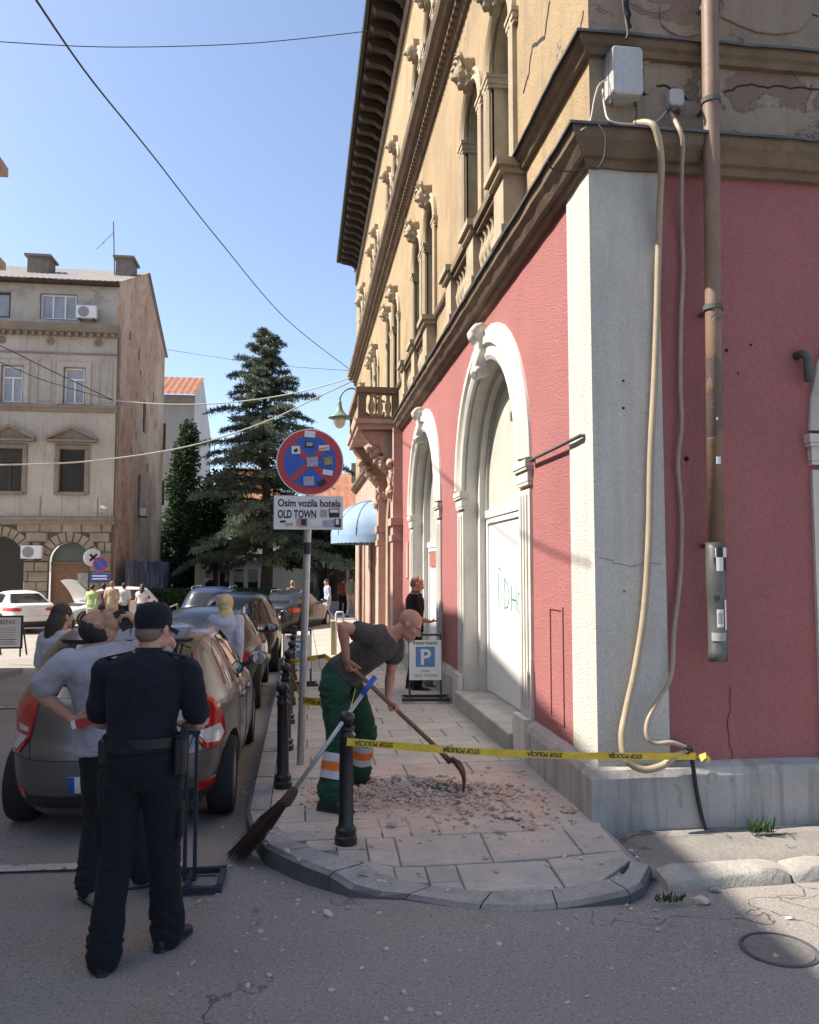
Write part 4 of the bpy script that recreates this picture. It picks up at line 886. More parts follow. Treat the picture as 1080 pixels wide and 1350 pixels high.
hd = MB().add(V, [(2 * i, 2 * i + 2, 2 * i + 3, 2 * i + 1) for i in range(nn)]).build('hoarding', hoardm()); tag(hd, 'corrugated metal hoarding covered in graffiti below the raw brick gable', 'fence')

# ================================================================ HOUSE WITH TILED ROOF BEHIND
m_pale = pm('pale_rear_render', (.42, .39, .34), .93, .22, .5, fine=.15, fs=10, bump=.01, bs=8, streak=.4, scol=(.22, .20, .18))
m_tile = pm('weathered_roof_tile', (.34, .14, .085), .9, .45, 2.2, fine=.3, fs=14, bump=.03, bs=9)
RH = thing('tiled_house', 'pale tall house with red tiled roof and ivy climbing its corner', 'building', (-10, 60, -.3))
mb = MB(); sheet(mb, rect(-16, -7.4, -.5, 13.8), [rect(-10.0, -9.3, 10.0, 11.8), rect(-10.0, -9.2, 6.1, 8.0), rect(-10, -9.2, 2.2, 4)], lambda a, z: (a, 56, z)); mb.build('wall', m_pale, RH)
TT = lambda a, z, p=0: (a, 56 - p, z)
for z0, z1 in ((10.0, 11.8), (6.1, 8.0), (2.2, 4)): window(-10.0, -9.2 if z0 < 9 else -9.3, z0, z1, m_upvc if z0 < 9 else m_dkframe, m_glassD, 1, None, RH, TT, .15, .09)
mb = MB(); sheet(mb, [(56, -.5), (66, -.5), (66, 12.4), (60.5, 16), (56, 13.8)], [], lambda a, z: (-7.4, a, z)); mb.build('gable', pm('white_gable_render', (.62, .60, .55), .93, .15, .6, fine=.1), RH)
V = []; nn = 40
for j in range(9):
    for i in range(nn + 1):
        x = -16 + (8.7) * i / nn; t = j / 8; V.append((x, 55.6 + 4.9 * t, 13.75 + 2.3 * t + .05 * (i % 2) + .04 * (j % 2)))
MB().add(V, [(j * (nn + 1) + i, j * (nn + 1) + i + 1, (j + 1) * (nn + 1) + i + 1, (j + 1) * (nn + 1) + i) for j in range(8) for i in range(nn)]).build('roof', m_tile, RH)
MB().box((-16, 55.7, 13.2), (-7.38, 55.98, 13.7)).build('eaves_band', m_gtrim, RH)
# two lower red roofs farther off
def far_house(label, x0, x1, y, ze, zr, dep, wall, hip=0):
    t = thing('gabled_house', label, 'house', ((x0 + x1) / 2, y, -.3))
    MB().box((x0, y, -.5), (x1, y + dep, ze)).build('wall', wall, t)
    V = []; nx_ = 30; ny = 12
    for j in range(ny + 1):
        for i in range(nx_ + 1): tt = j / ny; V.append((x0 - .3 + (x1 - x0 + .6) * i / nx_, y - .4 + dep / 2 * tt, ze - .1 + (zr - ze) * tt + .04 * (j % 2) + .03 * (i % 2)))
    MB().add(V, [(j * (nx_ + 1) + i, j * (nx_ + 1) + i + 1, (j + 1) * (nx_ + 1) + i + 1, (j + 1) * (nx_ + 1) + i) for j in range(ny) for i in range(nx_)]).build('roof', m_tile2, t)
    for k in range(3): MB().box((x0 + 1 + k * 2, y - .02, ze - 2.6), (x0 + 1.9 + k * 2, y + .05, ze - 1.1)).build('window', m_glassD, t)
    return t
m_tile2 = pm('orange_roof_tile', (.46, .20, .105), .9, .3, 2.0, fine=.3, fs=9, bump=.03, bs=8)
fh = far_house('low house with orange tiled roof and chimney past the blue awning', .6, 12, 72, 5.4, 11.2, 12, m_pale); MB().box((4.6, 76.5, 9.5), (5.7, 77.3, 12.0)).build('chimney', m_gtrim, fh)
far_house('low house with sunlit tiled roof half hidden behind the cedar', -7.2, -2.4, 74, 7.6, 11.6, 9, m_pale)
# ================================================================ GARDEN PAVILION, HEDGE
m_cream = pm('cream_pavilion_wall', (.80, .72, .54), .85, .12, .8, fine=.1)
PV = thing('pavilion', 'low cream garden pavilion with a row of white framed windows', 'building', (-2, 47, -.25))
MB().box((-5.9, 46, -.4), (4.5, 51, 2.2)).build('wall', m_cream, PV); MB().box((-6.1, 45.85, 2.2), (5, 51.5, 2.42)).build('roof', m_trim, PV)
for k in range(5):
    x = -5.4 + k * .78; w = MB().box((x - .04, 45.9, .35), (x + .74, 45.99, 2.0)).build('window', m_upvc, PV); MB().box((x + .09, 45.88, .45), (x + .62, 45.905, 1.9)).build('pane', m_glassD, w)
for x in (.3, 1.5, 2.7): w = MB().box((x, 45.9, .1), (x + 1, 45.99, 1.9)).build('window', m_dkframe, PV); MB().box((x + .08, 45.88, .2), (x + .92, 45.905, 1.8)).build('pane', m_glassD, w)

# ================================================================ FOLIAGE
def leafm(name, c1, c2, tr=.25):
    m, n, l, b = nodes_of(name); g = n.new('ShaderNodeNewGeometry')
    c = mixc(n, l, ramp(n, l, ntex(n, l, 1.6, 3, .6), .35, .65), c1, c2); c = mixc(n, l, g.outputs['Random Per Island'], c, tuple(x * 1.6 for x in c1)) if False else c
    l.new(c, b.inputs['Base Color']); b.inputs['Roughness'].default_value = .65; b.inputs['Specular IOR Level'].default_value = .3
    if tr:
        t = n.new('ShaderNodeBsdfTranslucent'); l.new(c, t.inputs[0]); mx = n.new('ShaderNodeMixShader'); mx.inputs[0].default_value = tr
        o = n['Material Output']; l.new(b.outputs[0], mx.inputs[1]); l.new(t.outputs[0], mx.inputs[2]); l.new(mx.outputs[0], o.inputs[0])
    return m
m_cedar = leafm('cedar_needles', (.16, .20, .125), (.075, .105, .07), .25); m_ivy = leafm('ivy_leaf', (.045, .085, .03), (.025, .05, .02)); m_hedge = leafm('hedge_leaf', (.05, .10, .03), (.03, .06, .02)); m_lime = leafm('street_tree_leaf', (.05, .085, .03), (.03, .05, .02))
m_bark = pm('dark_bark', (.07, .05, .038), .95, .4, 6, fine=.3, bump=.02, bs=14)
def rv(r=1.0):
    while True:
        v = Vector((rnd.uniform(-1, 1), rnd.uniform(-1, 1), rnd.uniform(-1, 1)))
        if .05 < v.length < 1: return v.normalized() * r
def leaf(mb, p, d, w, L):
    s = d.cross(rv()).normalized() * w / 2; k = len(mb.v); mb.v += [p - s * .4, p + s * .4, p + d * L * .55 + s, p + d * L, p + d * L * .55 - s]; mb.f.append((k, k + 1, k + 2, k + 3, k + 4))
def cedar(base, H, W, label):
    t = thing('cedar_tree', label, 'tree', base); B = Vector(base)
    tr = MB(); tr.tube([B + Vector((.12 * math.sin(z * .5), 0, z)) for z in [H * i / 14 for i in range(15)]], [.30 * (1 - i / 15) + .02 for i in range(15)], 10)
    cr = MB(); nb = 132
    for i in range(nb):
        f = i / nb; z = H * (.20 + .79 * f ** .95); az = i * 2.39996 + rnd.uniform(-.5, .5); z += H * rnd.uniform(-.02, .02)
        L = W * (1 - f) ** .80 * rnd.choice((.4, .6, .8, .95, 1.05, 1.3)) * rnd.uniform(.9, 1.1) + .30
        d = Vector((math.cos(az), math.sin(az), 0)); up0 = .10 + .55 * f; sag = rnd.uniform(.16, .30) * (1 - .5 * f)
        P = [B + Vector((.12 * math.sin(z * .5), 0, z)) + d * L * (k / 9) + Vector((0, 0, L * (up0 * (k / 9) - (up0 * .5 + sag) * (k / 9) ** 2 + .03 * math.sin(k * .7 + i)))) for k in range(10)]
        tr.tube(P, [.06 * (1 - f) * (1 - k / 10) + .010 for k in range(10)], 5)
        side = Vector((-d.y, d.x, 0)); nt = int(14 + L * 15)
        for k in range(nt):
            s = .12 + .88 * (k + rnd.random()) / nt; q = min(8.999, s * 9); a = int(q); p = P[a].lerp(P[a + 1], q - a)
            tl = (L * .26 * (1.12 - s) + .20) * rnd.uniform(.6, 1.2); sg = 1 if k % 2 else -1
            td = (side * sg * rnd.uniform(.6, 1) + d * rnd.uniform(.4, .9) + Vector((0, 0, rnd.uniform(-.22, .06)))).normalized()
            tr.tube([p, p + td * tl * .5, p + td * tl + Vector((0, 0, -.15 * tl))], [.008, .006, .003], 3)
            for j in range(13):
                w = .1 + .9 * j / 12; lp_ = p + td * tl * w + Vector((0, 0, -.18 * tl * w * w)) + rv(.02); ld = (td * .55 + Vector((0, 0, rnd.uniform(-.15, .55))) + rv(.65)).normalized(); leaf(cr, lp_, ld, rnd.uniform(.028, .052), rnd.uniform(.13, .26))
    tr.build('trunk', m_bark, t, smooth=True); cr.build('crown', m_cedar, t); return t
zc = road_z(40)
cedar((-1.75, 39, zc), 13.7, 4.0, 'tall dark cedar with drooping tiered boughs before the pavilion')
def clump_tree(name, label, base, blobs, mat, n, ls, trunk=True, cat='tree'):
    t = thing(name, label, cat, base); B = Vector(base); cr = MB(); tr = MB()
    top = max(b[0][2] for b in blobs)
    tr.tube([B, B + Vector((.08, 0, top * .45)), B + Vector((0, .05, top * .8))], [.16, .12, .05], 8)
    for c, r in blobs:
        C = B + Vector(c); tr.tube([B + Vector((0, 0, top * .4)), (B + Vector((0, 0, top * .5))).lerp(C, .6), C], [.08, .05, .02], 5)
        for k in range(int(n * r[0] * r[2])):
            v = rv(); sc = rnd.uniform(.45, 1.05) + .18 * noise.noise(v * 3 + C)
            p = C + Vector((v.x * r[0], v.y * r[1], v.z * r[2])) * sc; leaf(cr, p, (v + rv(.9) + Vector((0, 0, -.3))).normalized(), ls * rnd.uniform(.6, 1.1), ls * rnd.uniform(1, 1.7))
    tr.build('trunk', m_bark, t, smooth=True); cr.build('crown', mat, t); return t
iv = [((.0, 0, 1.2), (1.3, 1, 1.6)), ((-.2, 0, 3.4), (1.6, 1, 1.7)), ((.3, 0, 5.0), (1.1, 1, 1.5)), ((.15, 0, 7.0), (.95, .8, 1.5)), ((.3, 0, 8.8), (.75, .7, 1.3)), ((.45, 0, 10.2), (.5, .5, .9)), ((1.6, .3, 2.6), (1.4, 1, 1.9)), ((2.4, .3, 4.2), (1.3, 1, 1.5)), ((1.2, .5, 1.0), (1.5, 1, 1.2))]
clump_tree('ivy', 'dark green ivy climbing thickly over the corner of the tiled house', (-7.2, 48.8, -.3), iv, m_ivy, 1700, .14, cat='ivy')
for i, (x, y, lab, bl) in enumerate(((1.2, 41.5, 'low spreading dark street tree shading the terrace past the awning', [((-.9, 0, 3.5), (1.4, 1.2, .9)), ((.6, 0, 3.8), (1.4, 1.2, 1.0)), ((1.9, 0, 3.3), (1.2, 1.2, .9)), ((.2, .6, 4.5), (1.2, 1, .8)), ((-1.6, .4, 2.8), (.9, .9, .6))]),
    (-4.6, 44.0, 'dark leafy tree crowding between the ivy and the cedar', [((0, 0, 3.4), (1.3, 1, 1.2)), ((.6, 0, 5.0), (1.3, 1, 1.2)), ((-.6, 0, 5.2), (1.1, 1, 1.3)), ((1.7, 0, 4.2), (1.2, 1, 1.1)), ((.2, 0, 6.6), (.9, .8, .9))]),
    (3.6, 52, 'broad dark tree standing behind the pavilion roof', [((0, 0, 4.2), (1.8, 1.4, 1.3)), ((-1.8, 0, 3.8), (1.5, 1.2, 1.0)), ((1.6, 0, 3.6), (1.4, 1.2, 1.1))]))):
    clump_tree('street_tree', lab, (x, y, -.25), bl, m_lime, 1300, .15)
# clipped hedge: leafy box
hg = thing('hedge', 'clipped green hedge running along the front of the garden pavilion', 'hedge', (-3.8, 37.5, -.25)); mb = MB()
for k in range(15000):
    x = rnd.uniform(-7.4, -1.2); face = rnd.random()
    if face < .6: p = Vector((x, 37 + .05 * rnd.uniform(-1, 1), rnd.uniform(-.2, .95)))
    else: p = Vector((x, rnd.uniform(37, 38), .95 + .06 * rnd.uniform(-1, 1)))
    leaf(mb, p, rv(), .055, .10)
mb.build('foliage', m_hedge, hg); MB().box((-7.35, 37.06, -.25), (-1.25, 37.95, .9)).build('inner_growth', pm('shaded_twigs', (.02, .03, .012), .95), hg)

# ================================================================ OVERHEAD CABLES
m_cab = pm('black_cable', (.02, .02, .02), .6, .1); m_cabw = pm('pale_cable', (.45, .43, .38), .6, .2)
def cable(pts, r, mat, label):
    P = [at_y(u, v, y) for u, v, y in pts]; Q = []
    for i in range(len(P) - 1):
        p0, p1, p2, p3 = P[max(0, i - 1)], P[i], P[i + 1], P[min(len(P) - 1, i + 2)]
        for k in range(8):
            t = k / 8; Q.append(.5 * ((2 * p1) + (p2 - p0) * t + (2 * p0 - 5 * p1 + 4 * p2 - p3) * t * t + (3 * p1 - p0 - 3 * p2 + p3) * t ** 3))
    Q.append(P[-1]); tag(MB().tube(Q, r, 5).build('overhead_cable', mat, smooth=True), label, 'cable', 'cables strung over the street')
cable([(-60, -190, 6.2), (-15, -110, 6.9), (30, -30, 8), (48, 0, 8.6), (120, 104, 11), (200, 203, 14.5), (290, 318, 20), (380, 423, 27), (468, 492, 33.2)], .014, m_cab, 'thick black cable sagging from above to the far eaves corner')
cable([(-125, 46, 15), (-30, 52, 15), (0, 55, 15), (150, 62, 15.3), (330, 57, 15.8), (486, 41, 16.4)], .009, m_cab, 'thin dark cable strung high up to the gutter')
cable([(-330, 575, 30), (-150, 606, 30), (-30, 612, 30), (0, 613, 30), (120, 608, 31), (250, 588, 31.5), (350, 556, 32), (420, 523, 32.5), (470, 500, 33)], .028, m_cabw, 'pale cable sagging low in front of the grey house')
cable([(150, 528, 35.5), (220, 533, 35), (300, 531, 34.5), (390, 518, 34), (470, 496, 33.2)], .028, m_cabw, 'pale cable running from the brick gable past the cedar')
cable([(-300, 330, 29), (-20, 447, 32), (60, 485, 33.5), (150, 528, 35.5)], .02, m_cab, 'dark cable slanting down across the second floor windows')
cable([(-300, 370, 29), (-20, 470, 32), (60, 502, 33.5), (150, 528, 35.6)], .016, m_cab, 'thin dark cable slanting below its neighbour on the grey house')
cable([(221, 461, 47), (350, 480, 40), (468, 489, 33.3)], .012, m_cab, 'hair-thin cable from the gable top across the sky')
# ================================================================ WALL LANTERN by the balcony
m_lgreen = pm('green_lamp_enamel', (.16, .26, .20), .45, .2, 8); m_opal = pm('opal_glass', (.75, .70, .60), .2, .05)
LC = Vector((.88, 19.6, 5.62)); LT = thing('wall_lantern', 'green bell-shaped street lantern hanging from a curved arm by the balcony', 'street lamp', LC)
MB().tube([(2.0, 19.6, 6.05), (1.45, 19.6, 6.35)], .028, 8).tube([(1.98, 19.6, 5.45), (1.42, 19.6, 5.85), (.98, 19.6, 6.0)][:2], .03, 8).build('strut', m_iron, LT)
MB().tube([LC + Vector((.60 * (1 - math.cos(t)) * .5 + 0, 0, .42 + .34 * math.sin(t))) for t in [math.pi * k / 10 for k in range(11)]] , .022, 8).build('arm', m_lgreen, LT, smooth=True)
MB().lathe([(.03, .46), (.05, .40), (.06, .30), (.09, .20), (.17, .10), (.27, .04), (.28, .01), (.26, .0), (.1, .03)], LC, 24).build('shade', m_lgreen, LT, smooth=True); MB().lathe([(.13, .03), (.15, -.05), (.13, -.16), (.07, -.23), (.01, -.25)], LC, 20).build('globe', m_opal, LT, smooth=True)
# ================================================================ THINGS ON THE SIDE WALL
PY = FY - .20
m_pipe = pm('brown_painted_downpipe', (.27, .17, .115), .55, .35, 2.2, fine=.2, fs=30, bump=.003, bs=25, patch=.62, pcol=(.13, .095, .08), ps=1.7, streak=.4, scol=(.10, .06, .045))
m_pipe2 = pm('grey_zinc_pipe', (.16, .165, .16), .45, .35, 6, fine=.25, metal=.5, bump=.003, bs=20)
x0 = at_y(936, 0, PY).x; x1 = at_y(945, 800, PY).x; PX = lambda z: x0 + (x1 - x0) * (6.5 - z) / 4.9
dp = thing('downpipe', 'brown rainwater downpipe ending in a grey stickered sleeve on the pink side wall', 'downpipe', (PX(1.3), PY, 1.25))
MB().tube([(PX(14.6), PY, 14.6), (PX(9), PY, 9), (PX(5.5), PY, 5.5), (PX(4.0), PY, 4.0), (PX(2.1), PY, 2.1)], [.064, .064, .064, .06, .06], 20).build('pipe', m_pipe, dp, smooth=True)
MB().lathe([(.062, .86), (.068, .85), (.07, .5), (.066, .48), (.066, .08), (.07, .07), (.068, .0), (.055, .0), (.055, .05)], (PX(1.6), PY, 1.27), 24).build('sleeve', m_pipe2, dp, smooth=True)
for z in (2.12, 3.92, 5.55, 6.4):
    b = MB().lathe([(.062, -.02), (.074, -.018), (.074, .018), (.062, .02)], (PX(z), PY, z), 20).build('bracket', m_iron, dp); MB().box((PX(z) - .012, PY + .06, z - .015), (PX(z) + .012, FY + .02, z + .015)).build('anchor', m_iron, b)
def wrap_label(z, h, a0, a1, mat, r=.0715, name='sticker', c=None):
    V = []; n = 8; cx = PX(z)
    for i in range(n + 1):
        t = R(a0 + (a1 - a0) * i / n); V += [(cx + r * math.sin(t), PY - r * math.cos(t), z), (cx + r * math.sin(t), PY - r * math.cos(t), z + h)]
    return MB().add(V, [(2 * i, 2 * i + 2, 2 * i + 3, 2 * i + 1) for i in range(n)]).build(name, mat, dp, smooth=True)
for i in range(2):
    for j in range(4): wrap_label(1.93 + .1 * i, .1, -70 + 42 * j, -28 + 42 * j, m_swhite if (i + j) % 2 else m_ink)
m_sgrey = pm('grey_paper', (.38, .38, .37), .7, .2)
wrap_label(1.52, .13, -28, 12, m_swhite); wrap_label(1.545, .08, -22, 6, m_sgrey, .0722); wrap_label(1.72, .03, -45, -12, m_ink); wrap_label(1.42, .06, -60, 30, m_sgrey); wrap_label(2.72, .055, -22, 10, m_swhite, .0645); wrap_label(3.05, .02, -18, -6, m_swhite, .0645); wrap_label(1.50, .22, 22, 40, m_swhite, .0718)
# conduits hanging down the corner pilaster
m_hose = pm('beige_conduit', (.42, .335, .225), .55, .2, 5, fine=.15, bump=.002, bs=60); m_hose2 = pm('thin_beige_conduit', (.40, .32, .235), .55, .25, 5)
def hose(name, pts, r, mat, label, cat, n=10):
    P = [at_y(u, v, FY - d) for u, v, d in pts]; Q = []
    for i in range(len(P) - 1):
        p0, p1, p2, p3 = P[max(0, i - 1)], P[i], P[i + 1], P[min(len(P) - 1, i + 2)]
        for k in range(6):
            t = k / 6; Q.append(.5 * ((2 * p1) + (p2 - p0) * t + (2 * p0 - 5 * p1 + 4 * p2 - p3) * t * t + (3 * p1 - p0 - 3 * p2 + p3) * t ** 3))
    Q.append(P[-1]); o = MB().tube(Q, r, n).build(name, mat, smooth=True)
    return tag(o, label, cat) if label else o
hose('conduit', [(838, 162, .1), (858, 163, .25), (867, 178, .27), (872, 215, .22), (870, 270, .12), (868, 340, .08), (866, 420, .07), (863, 500, .07), (858, 600, .07), (856, 700, .07), (850, 800, .07), (838, 880, .08), (826, 935, .09), (820, 970, .13), (825, 1000, .16), (846, 1014, .17), (872, 1010, .17), (892, 996, .16), (908, 990, .15)], .026, m_hose, 'thick beige conduit hanging down the white corner pilaster and looping at its foot', 'conduit')
hose('conduit', [(884, 150, .06), (893, 165, .24), (900, 185, .26), (899, 225, .16), (899, 300, .06), (901, 350, .05), (898, 420, .05), (897, 500, .05), (899, 560, .06), (894, 610, .05), (899, 680, .05), (897, 760, .05), (889, 830, .06), (885, 890, .08), (866, 925, .10), (854, 950, .12), (853, 970, .14), (864, 980, .15), (886, 979, .16), (905, 986, .15)], .017, m_hose2, 'thin wavy beige conduit hanging beside the thick one on the pink side wall', 'conduit')
kn = hose('power_cable', [(905, 986, .15), (912, 1000, .14), (918, 1040, .13), (926, 1080, .13), (934, 1106, .14)], .016, m_cab, 'black cable running from the conduit knot down to the pavement', 'cable')
P = at_y(908, 989, FY - .16); mb = MB()
for k in range(5): mb.tube([P + Vector((.03 * math.cos(t + k), .03 * math.sin(t * 1.3 + k), .02 * math.sin(t + 2 * k))) for t in [i * .7 for i in range(10)]], .008, 5)
mb.build('binding', m_cab, kn)
pts = [(2.95, 5.55, .085), (3.15, 5.5, .08), (3.35, 5.52, .09), (3.55, 5.45, .08), (3.85, 5.42, .08), (4.2, 5.40, .08)]
# junction boxes
def jbox(u0, v0, u1, v1, dep, label, mat):
    a, b = at_y(u0, v1, FY), at_y(u1, v0, FY); t = thing('junction_box', label, 'electric box', (a.x, FY, a.z)); c = .025
    x0_, x1_, z0, z1 = a.x, b.x, a.z, b.z
    MB().prism([(x0_ + c, FY, z0), (x1_ - c, FY, z0), (x1_, FY, z0 + c), (x1_, FY, z1 - c), (x1_ - c, FY, z1), (x0_ + c, FY, z1), (x0_, FY, z1 - c), (x0_, FY, z0 + c)], (0, -dep * .5, 0)).build('back_box', mat, t)
    MB().prism([(x0_ + c, FY - dep * .5 - .002, z0 + .004), (x1_ - c, FY - dep * .5 - .002, z0 + .004), (x1_ - .004, FY - dep * .5 - .002, z0 + c), (x1_ - .004, FY - dep * .5 - .002, z1 - c), (x1_ - c, FY - dep * .5 - .002, z1 - .004), (x0_ + c, FY - dep * .5 - .002, z1 - .004), (x0_ + .004, FY - dep * .5 - .002, z1 - c), (x0_ + .004, FY - dep * .5 - .002, z0 + c)], (0, -dep * .5, 0)).build('cover', mat, t, bevel=.008)
    for k in range(2): MB().cyl((x0_ + .03 + (x1_ - x0_ - .06) * k, FY - dep * .4, z0 + .005), (x0_ + .03 + (x1_ - x0_ - .06) * k, FY - dep * .4, z0 - .03), .014, n=10).build('gland', m_iron, t)
    return t
m_box = pm('weathered_grey_plastic', (.50, .50, .49), .5, .15, 5, streak=.4, scol=(.25, .22, .18))
jbox(797, 79, 837, 138, .16, 'large grey junction box on the peeling corner above the pink wall', m_box); jbox(876, 125, 896, 147, .09, 'small pale square junction box beside the brown downpipe', m_box)
hose('power_cable', [(800, 105, .1), (790, 112, .12), (784, 130, .13), (778, 160, .16), (766, 172, .28)], .007, m_cabw, 'thin pale wire curling from the large junction box round the corner', 'cable', 6)
hose('power_cable', [(795, 118, .1), (797, 140, .16), (805, 160, .26), (838, 164, .26)], .008, m_cabw, 'pale wire dropping from the large junction box to the cornice top', 'cable', 6)
hose('power_cable', [(878, 147, .05), (868, 158, .1), (858, 163, .25)], .008, m_cabw, 'short pale wire joining the small junction box to the thick conduit', 'cable', 6)
hose('power_cable', [(790, 165, .27), (798, 178, .3), (797, 205, .3), (788, 222, .3), (775, 222, .3), (750, 226, .33), (728, 222, .37), (722, 212, .4)], .006, m_cab, 'loose thin black wire looping under the corner of the lower cornice', 'cable', 6)
hose('power_cable', [(820, -40, .05), (822, 5, .05), (826, 30, .06), (828, 44, .17), (826, 52, .17)], .012, m_cab, 'black cable hanging down the peeling wall above the sill course', 'cable', 6)
# ================================================================ WEEDS
def weed(c, n, h, label):
    mb = MB()
    for k in range(n):
        d = (Vector((rnd.uniform(-1, 1), rnd.uniform(-1, .4), rnd.uniform(.6, 1.6)))).normalized(); leaf(mb, Vector(c) + Vector((rnd.uniform(-.08, .08), rnd.uniform(-.03, .03), 0)), d, rnd.uniform(.005, .013), h * rnd.uniform(.4, 1))
    tag(mb.build('weed', m_hedge), label, 'weed')
weed((at_z(1003, 1098, .06)), 90, .16, 'green weed growing at the foot of the plinth by the black cable'); weed(at_z(857, 1078, .1), 40, .09, 'dry weed tuft in the joint between plinth and pavement'); weed(at_z(880, 1188, .02), 60, .07, 'low moss and weeds along the broken concrete kerb')
# ================================================================ BOLLARDS
m_boll = pm('black_bollard_paint', (.018, .018, .02), .38, .4, 9, fine=.15, bump=.002, bs=40)
bprof = [(.075, 0), (.075, .05), (.066, .06), (.07, .075), (.07, .10), (.055, .115), (.05, .13), (.047, .5), (.045, .68), (.052, .69), (.052, .71), (.044, .72), (.044, .735), (.054, .745), (.054, .765), (.036, .775), (.036, .785), (.05, .80), (.055, .82), (.05, .845), (.035, .86), (.01, .868)]
BOL = [(.306, 5.494), (-.14, 6.93), (-.14, 8.35), (-.14, 9.8), (-.14, 11.25), (-.14, 12.7), (-.14, 14.2), (-.14, 15.8)]
blab = ['black cast bollard with police tape tied round its neck, standing near the rubble', 'black cast bollard standing beside the hatchback rear wheel']
b0 = None
for i, (x, y) in enumerate(BOL):
    z = pave_z(x, y)
    if b0 is None:
        b0 = thing('bollard', blab[0], 'bollard', (0, 0, 0)); MB().lathe([p for p in bprof if p[1] < .78], (0, 0, 0), 20).build('post', m_boll, b0, smooth=True, angle=40); MB().lathe([(.03, .776)] + [p for p in bprof if p[1] > .777], (0, 0, 0), 20).build('ball_finial', m_boll, b0, smooth=True); b = b0
    else: b = copy_tree(b0)
    b.location = (x, y, z); b.rotation_euler = (R(rnd.uniform(-1, 1)), R(rnd.uniform(-1, 1)), 0)
    b['label'] = blab[i] if i < 2 else 'black cast bollard in the kerb row, %s counting from the taped one' % ('', '', 'third', 'fourth', 'fifth', 'sixth', 'seventh', 'eighth')[i]; b['group'] = 'bollards along the kerb'
# ================================================================ SIGN POLE
m_galv = pm('galvanised_steel', (.42, .42, .41), .45, .2, 6, fine=.12, metal=.7, bump=.001)
sp = thing('road_sign', 'round no-stopping sign above a hotel plate, both stickered, on a leaning steel pole', 'sign', (0, 7.69, .12))
pt = at_y(410, 570, 7.69); pb = Vector((0, 7.69, .1))
MB().cyl(pb, pt + Vector((0, .03, 0)), .034, n=18).build('pole', m_galv, sp, smooth=True, angle=40)
sc_ = at_y(409, 609, 7.64); d_ = Vector((.02, -1, 0)).normalized(); sx = Vector((1, .02, 0)).normalized(); up = Vector((0, 0, 1))
def plate_disc(c, r, nm, mat, off, th=.004): return MB().lathe([(r, off), (r, off + th)], c, 48, d_).build(nm, mat, sp)
pl0 = plate_disc(sc_, .318, 'plate', m_swhite, -.004); plate_disc(sc_, .308, 'red_rim', m_sred, .001, .002); plate_disc(sc_, .248, 'blue_field', m_sblue, .004, .002)
for a in (math.pi / 4, -math.pi / 4):
    u_ = sx * math.cos(a) + up * math.sin(a); w_ = sx * -math.sin(a) + up * math.cos(a); MB().obox(sc_ + d_ * (.008 if a > 0 else .0075), u_ * .255, w_ * .024, d_ * .001).build('red_bar', m_sred, sp)
cols = {'w': m_swhite, 'g': m_sgrey, 'k': m_ink, 'p': pm('pink_paper', (.62, .34, .30), .7, .3, 30), 'y': pm('yellow_paper', (.40, .34, .12), .7, .5, 30), 'l': pm('lilac_print', (.45, .45, .55), .7, .4, 40)}
def sticker(c, off, x, z, w, h, rot, col, par=None):
    a = R(rot); u_ = sx * math.cos(a) + up * math.sin(a); w_ = sx * -math.sin(a) + up * math.cos(a); MB().obox(c + sx * x + up * z + d_ * off, u_ * w / 2, w_ * h / 2, d_ * .0006).build('sticker', cols[col], par or sp)
for i, (x, z, w, h, rot, col) in enumerate(((-.005, .265, .10, .06, -4, 'w'), (-.01, .165, .085, .06, -2, 'k'), (-.008, .168, .06, .035, -2, 'g'), (-.135, .11, .08, .075, 3, 'w'), (-.135, .105, .035, .03, 30, 'k'), (.13, .135, .10, .05, 5, 'w'), (.13, .13, .09, .02, 12, 'p'), (.02, 0, .105, .09, 2, 'l'), (.04, -.03, .03, .02, 0, 'p'), (.17, .01, .085, .075, 8, 'y'), (.165, -.1, .095, .05, -8, 'w'), (-.012, -.185, .10, .085, 2, 'l'), (.115, -.2, .08, .05, 30, 'k'))): sticker(sc_, .0105 + .0013 * i, x, z, w, h, rot, col)
pc = at_y(407, 676, 7.64); MB().obox(pc, sx * .325, up * .16, d_ * .004).build('hotel_plate', m_swhite, sp, bevel=.003)
rim = MB(); 
def rrect(w, h, r): return [(sxx * (w - r) + r * math.cos(a), szz * (h - r) + r * math.sin(a)) for (sxx, szz, a0) in ((1, 1, 0), (-1, 1, 90), (-1, -1, 180), (1, -1, 270)) for a in [R(a0 + 15 * k) for k in range(7)]]
text_mesh('lettering', 'Osim vozila hotela', .098, m_ink, sp, pc + d_ * .0055 + sx * -.29 + up * .058, sx, up, 'LEFT', .0006, .80, .0026); text_mesh('lettering', 'OLD TOWN', .105, m_ink, sp, pc + d_ * .0055 + sx * -.29 + up * -.05, sx, up, 'LEFT', .0006, .62, .0034)
for i, (x, z, w, h, rot, col) in enumerate(((.14, -.005, .07, .07, 0, 'g'), (.24, .0, .10, .085, 3, 'k'), (.24, .018, .08, .03, 0, 'w'), (-.24, -.085, .05, .02, 5, 'k'), (-.18, -.11, .07, .025, 0, 'p'), (-.06, -.095, .10, .08, 0, 'p'), (-.045, -.09, .05, .06, 0, 'k'), (.07, -.095, .11, .06, 0, 'w'), (.19, -.1, .10, .06, 0, 'l'), (.275, -.095, .06, .08, 0, 'k'), (.27, -.085, .03, .05, 0, 'w'))): sticker(pc, .006 + .0013 * i, x, z, w, h, rot, col)
MB().cyl(pb.lerp(pt, .63), pb.lerp(pt, .665), .0355, n=18).build('pole_sticker', cols['k'], sp)
for q in (pc, sc_): MB().obox(q - d_ * .02, sx * .05, up * .02, d_ * .015).build('clamp', m_galv, sp)
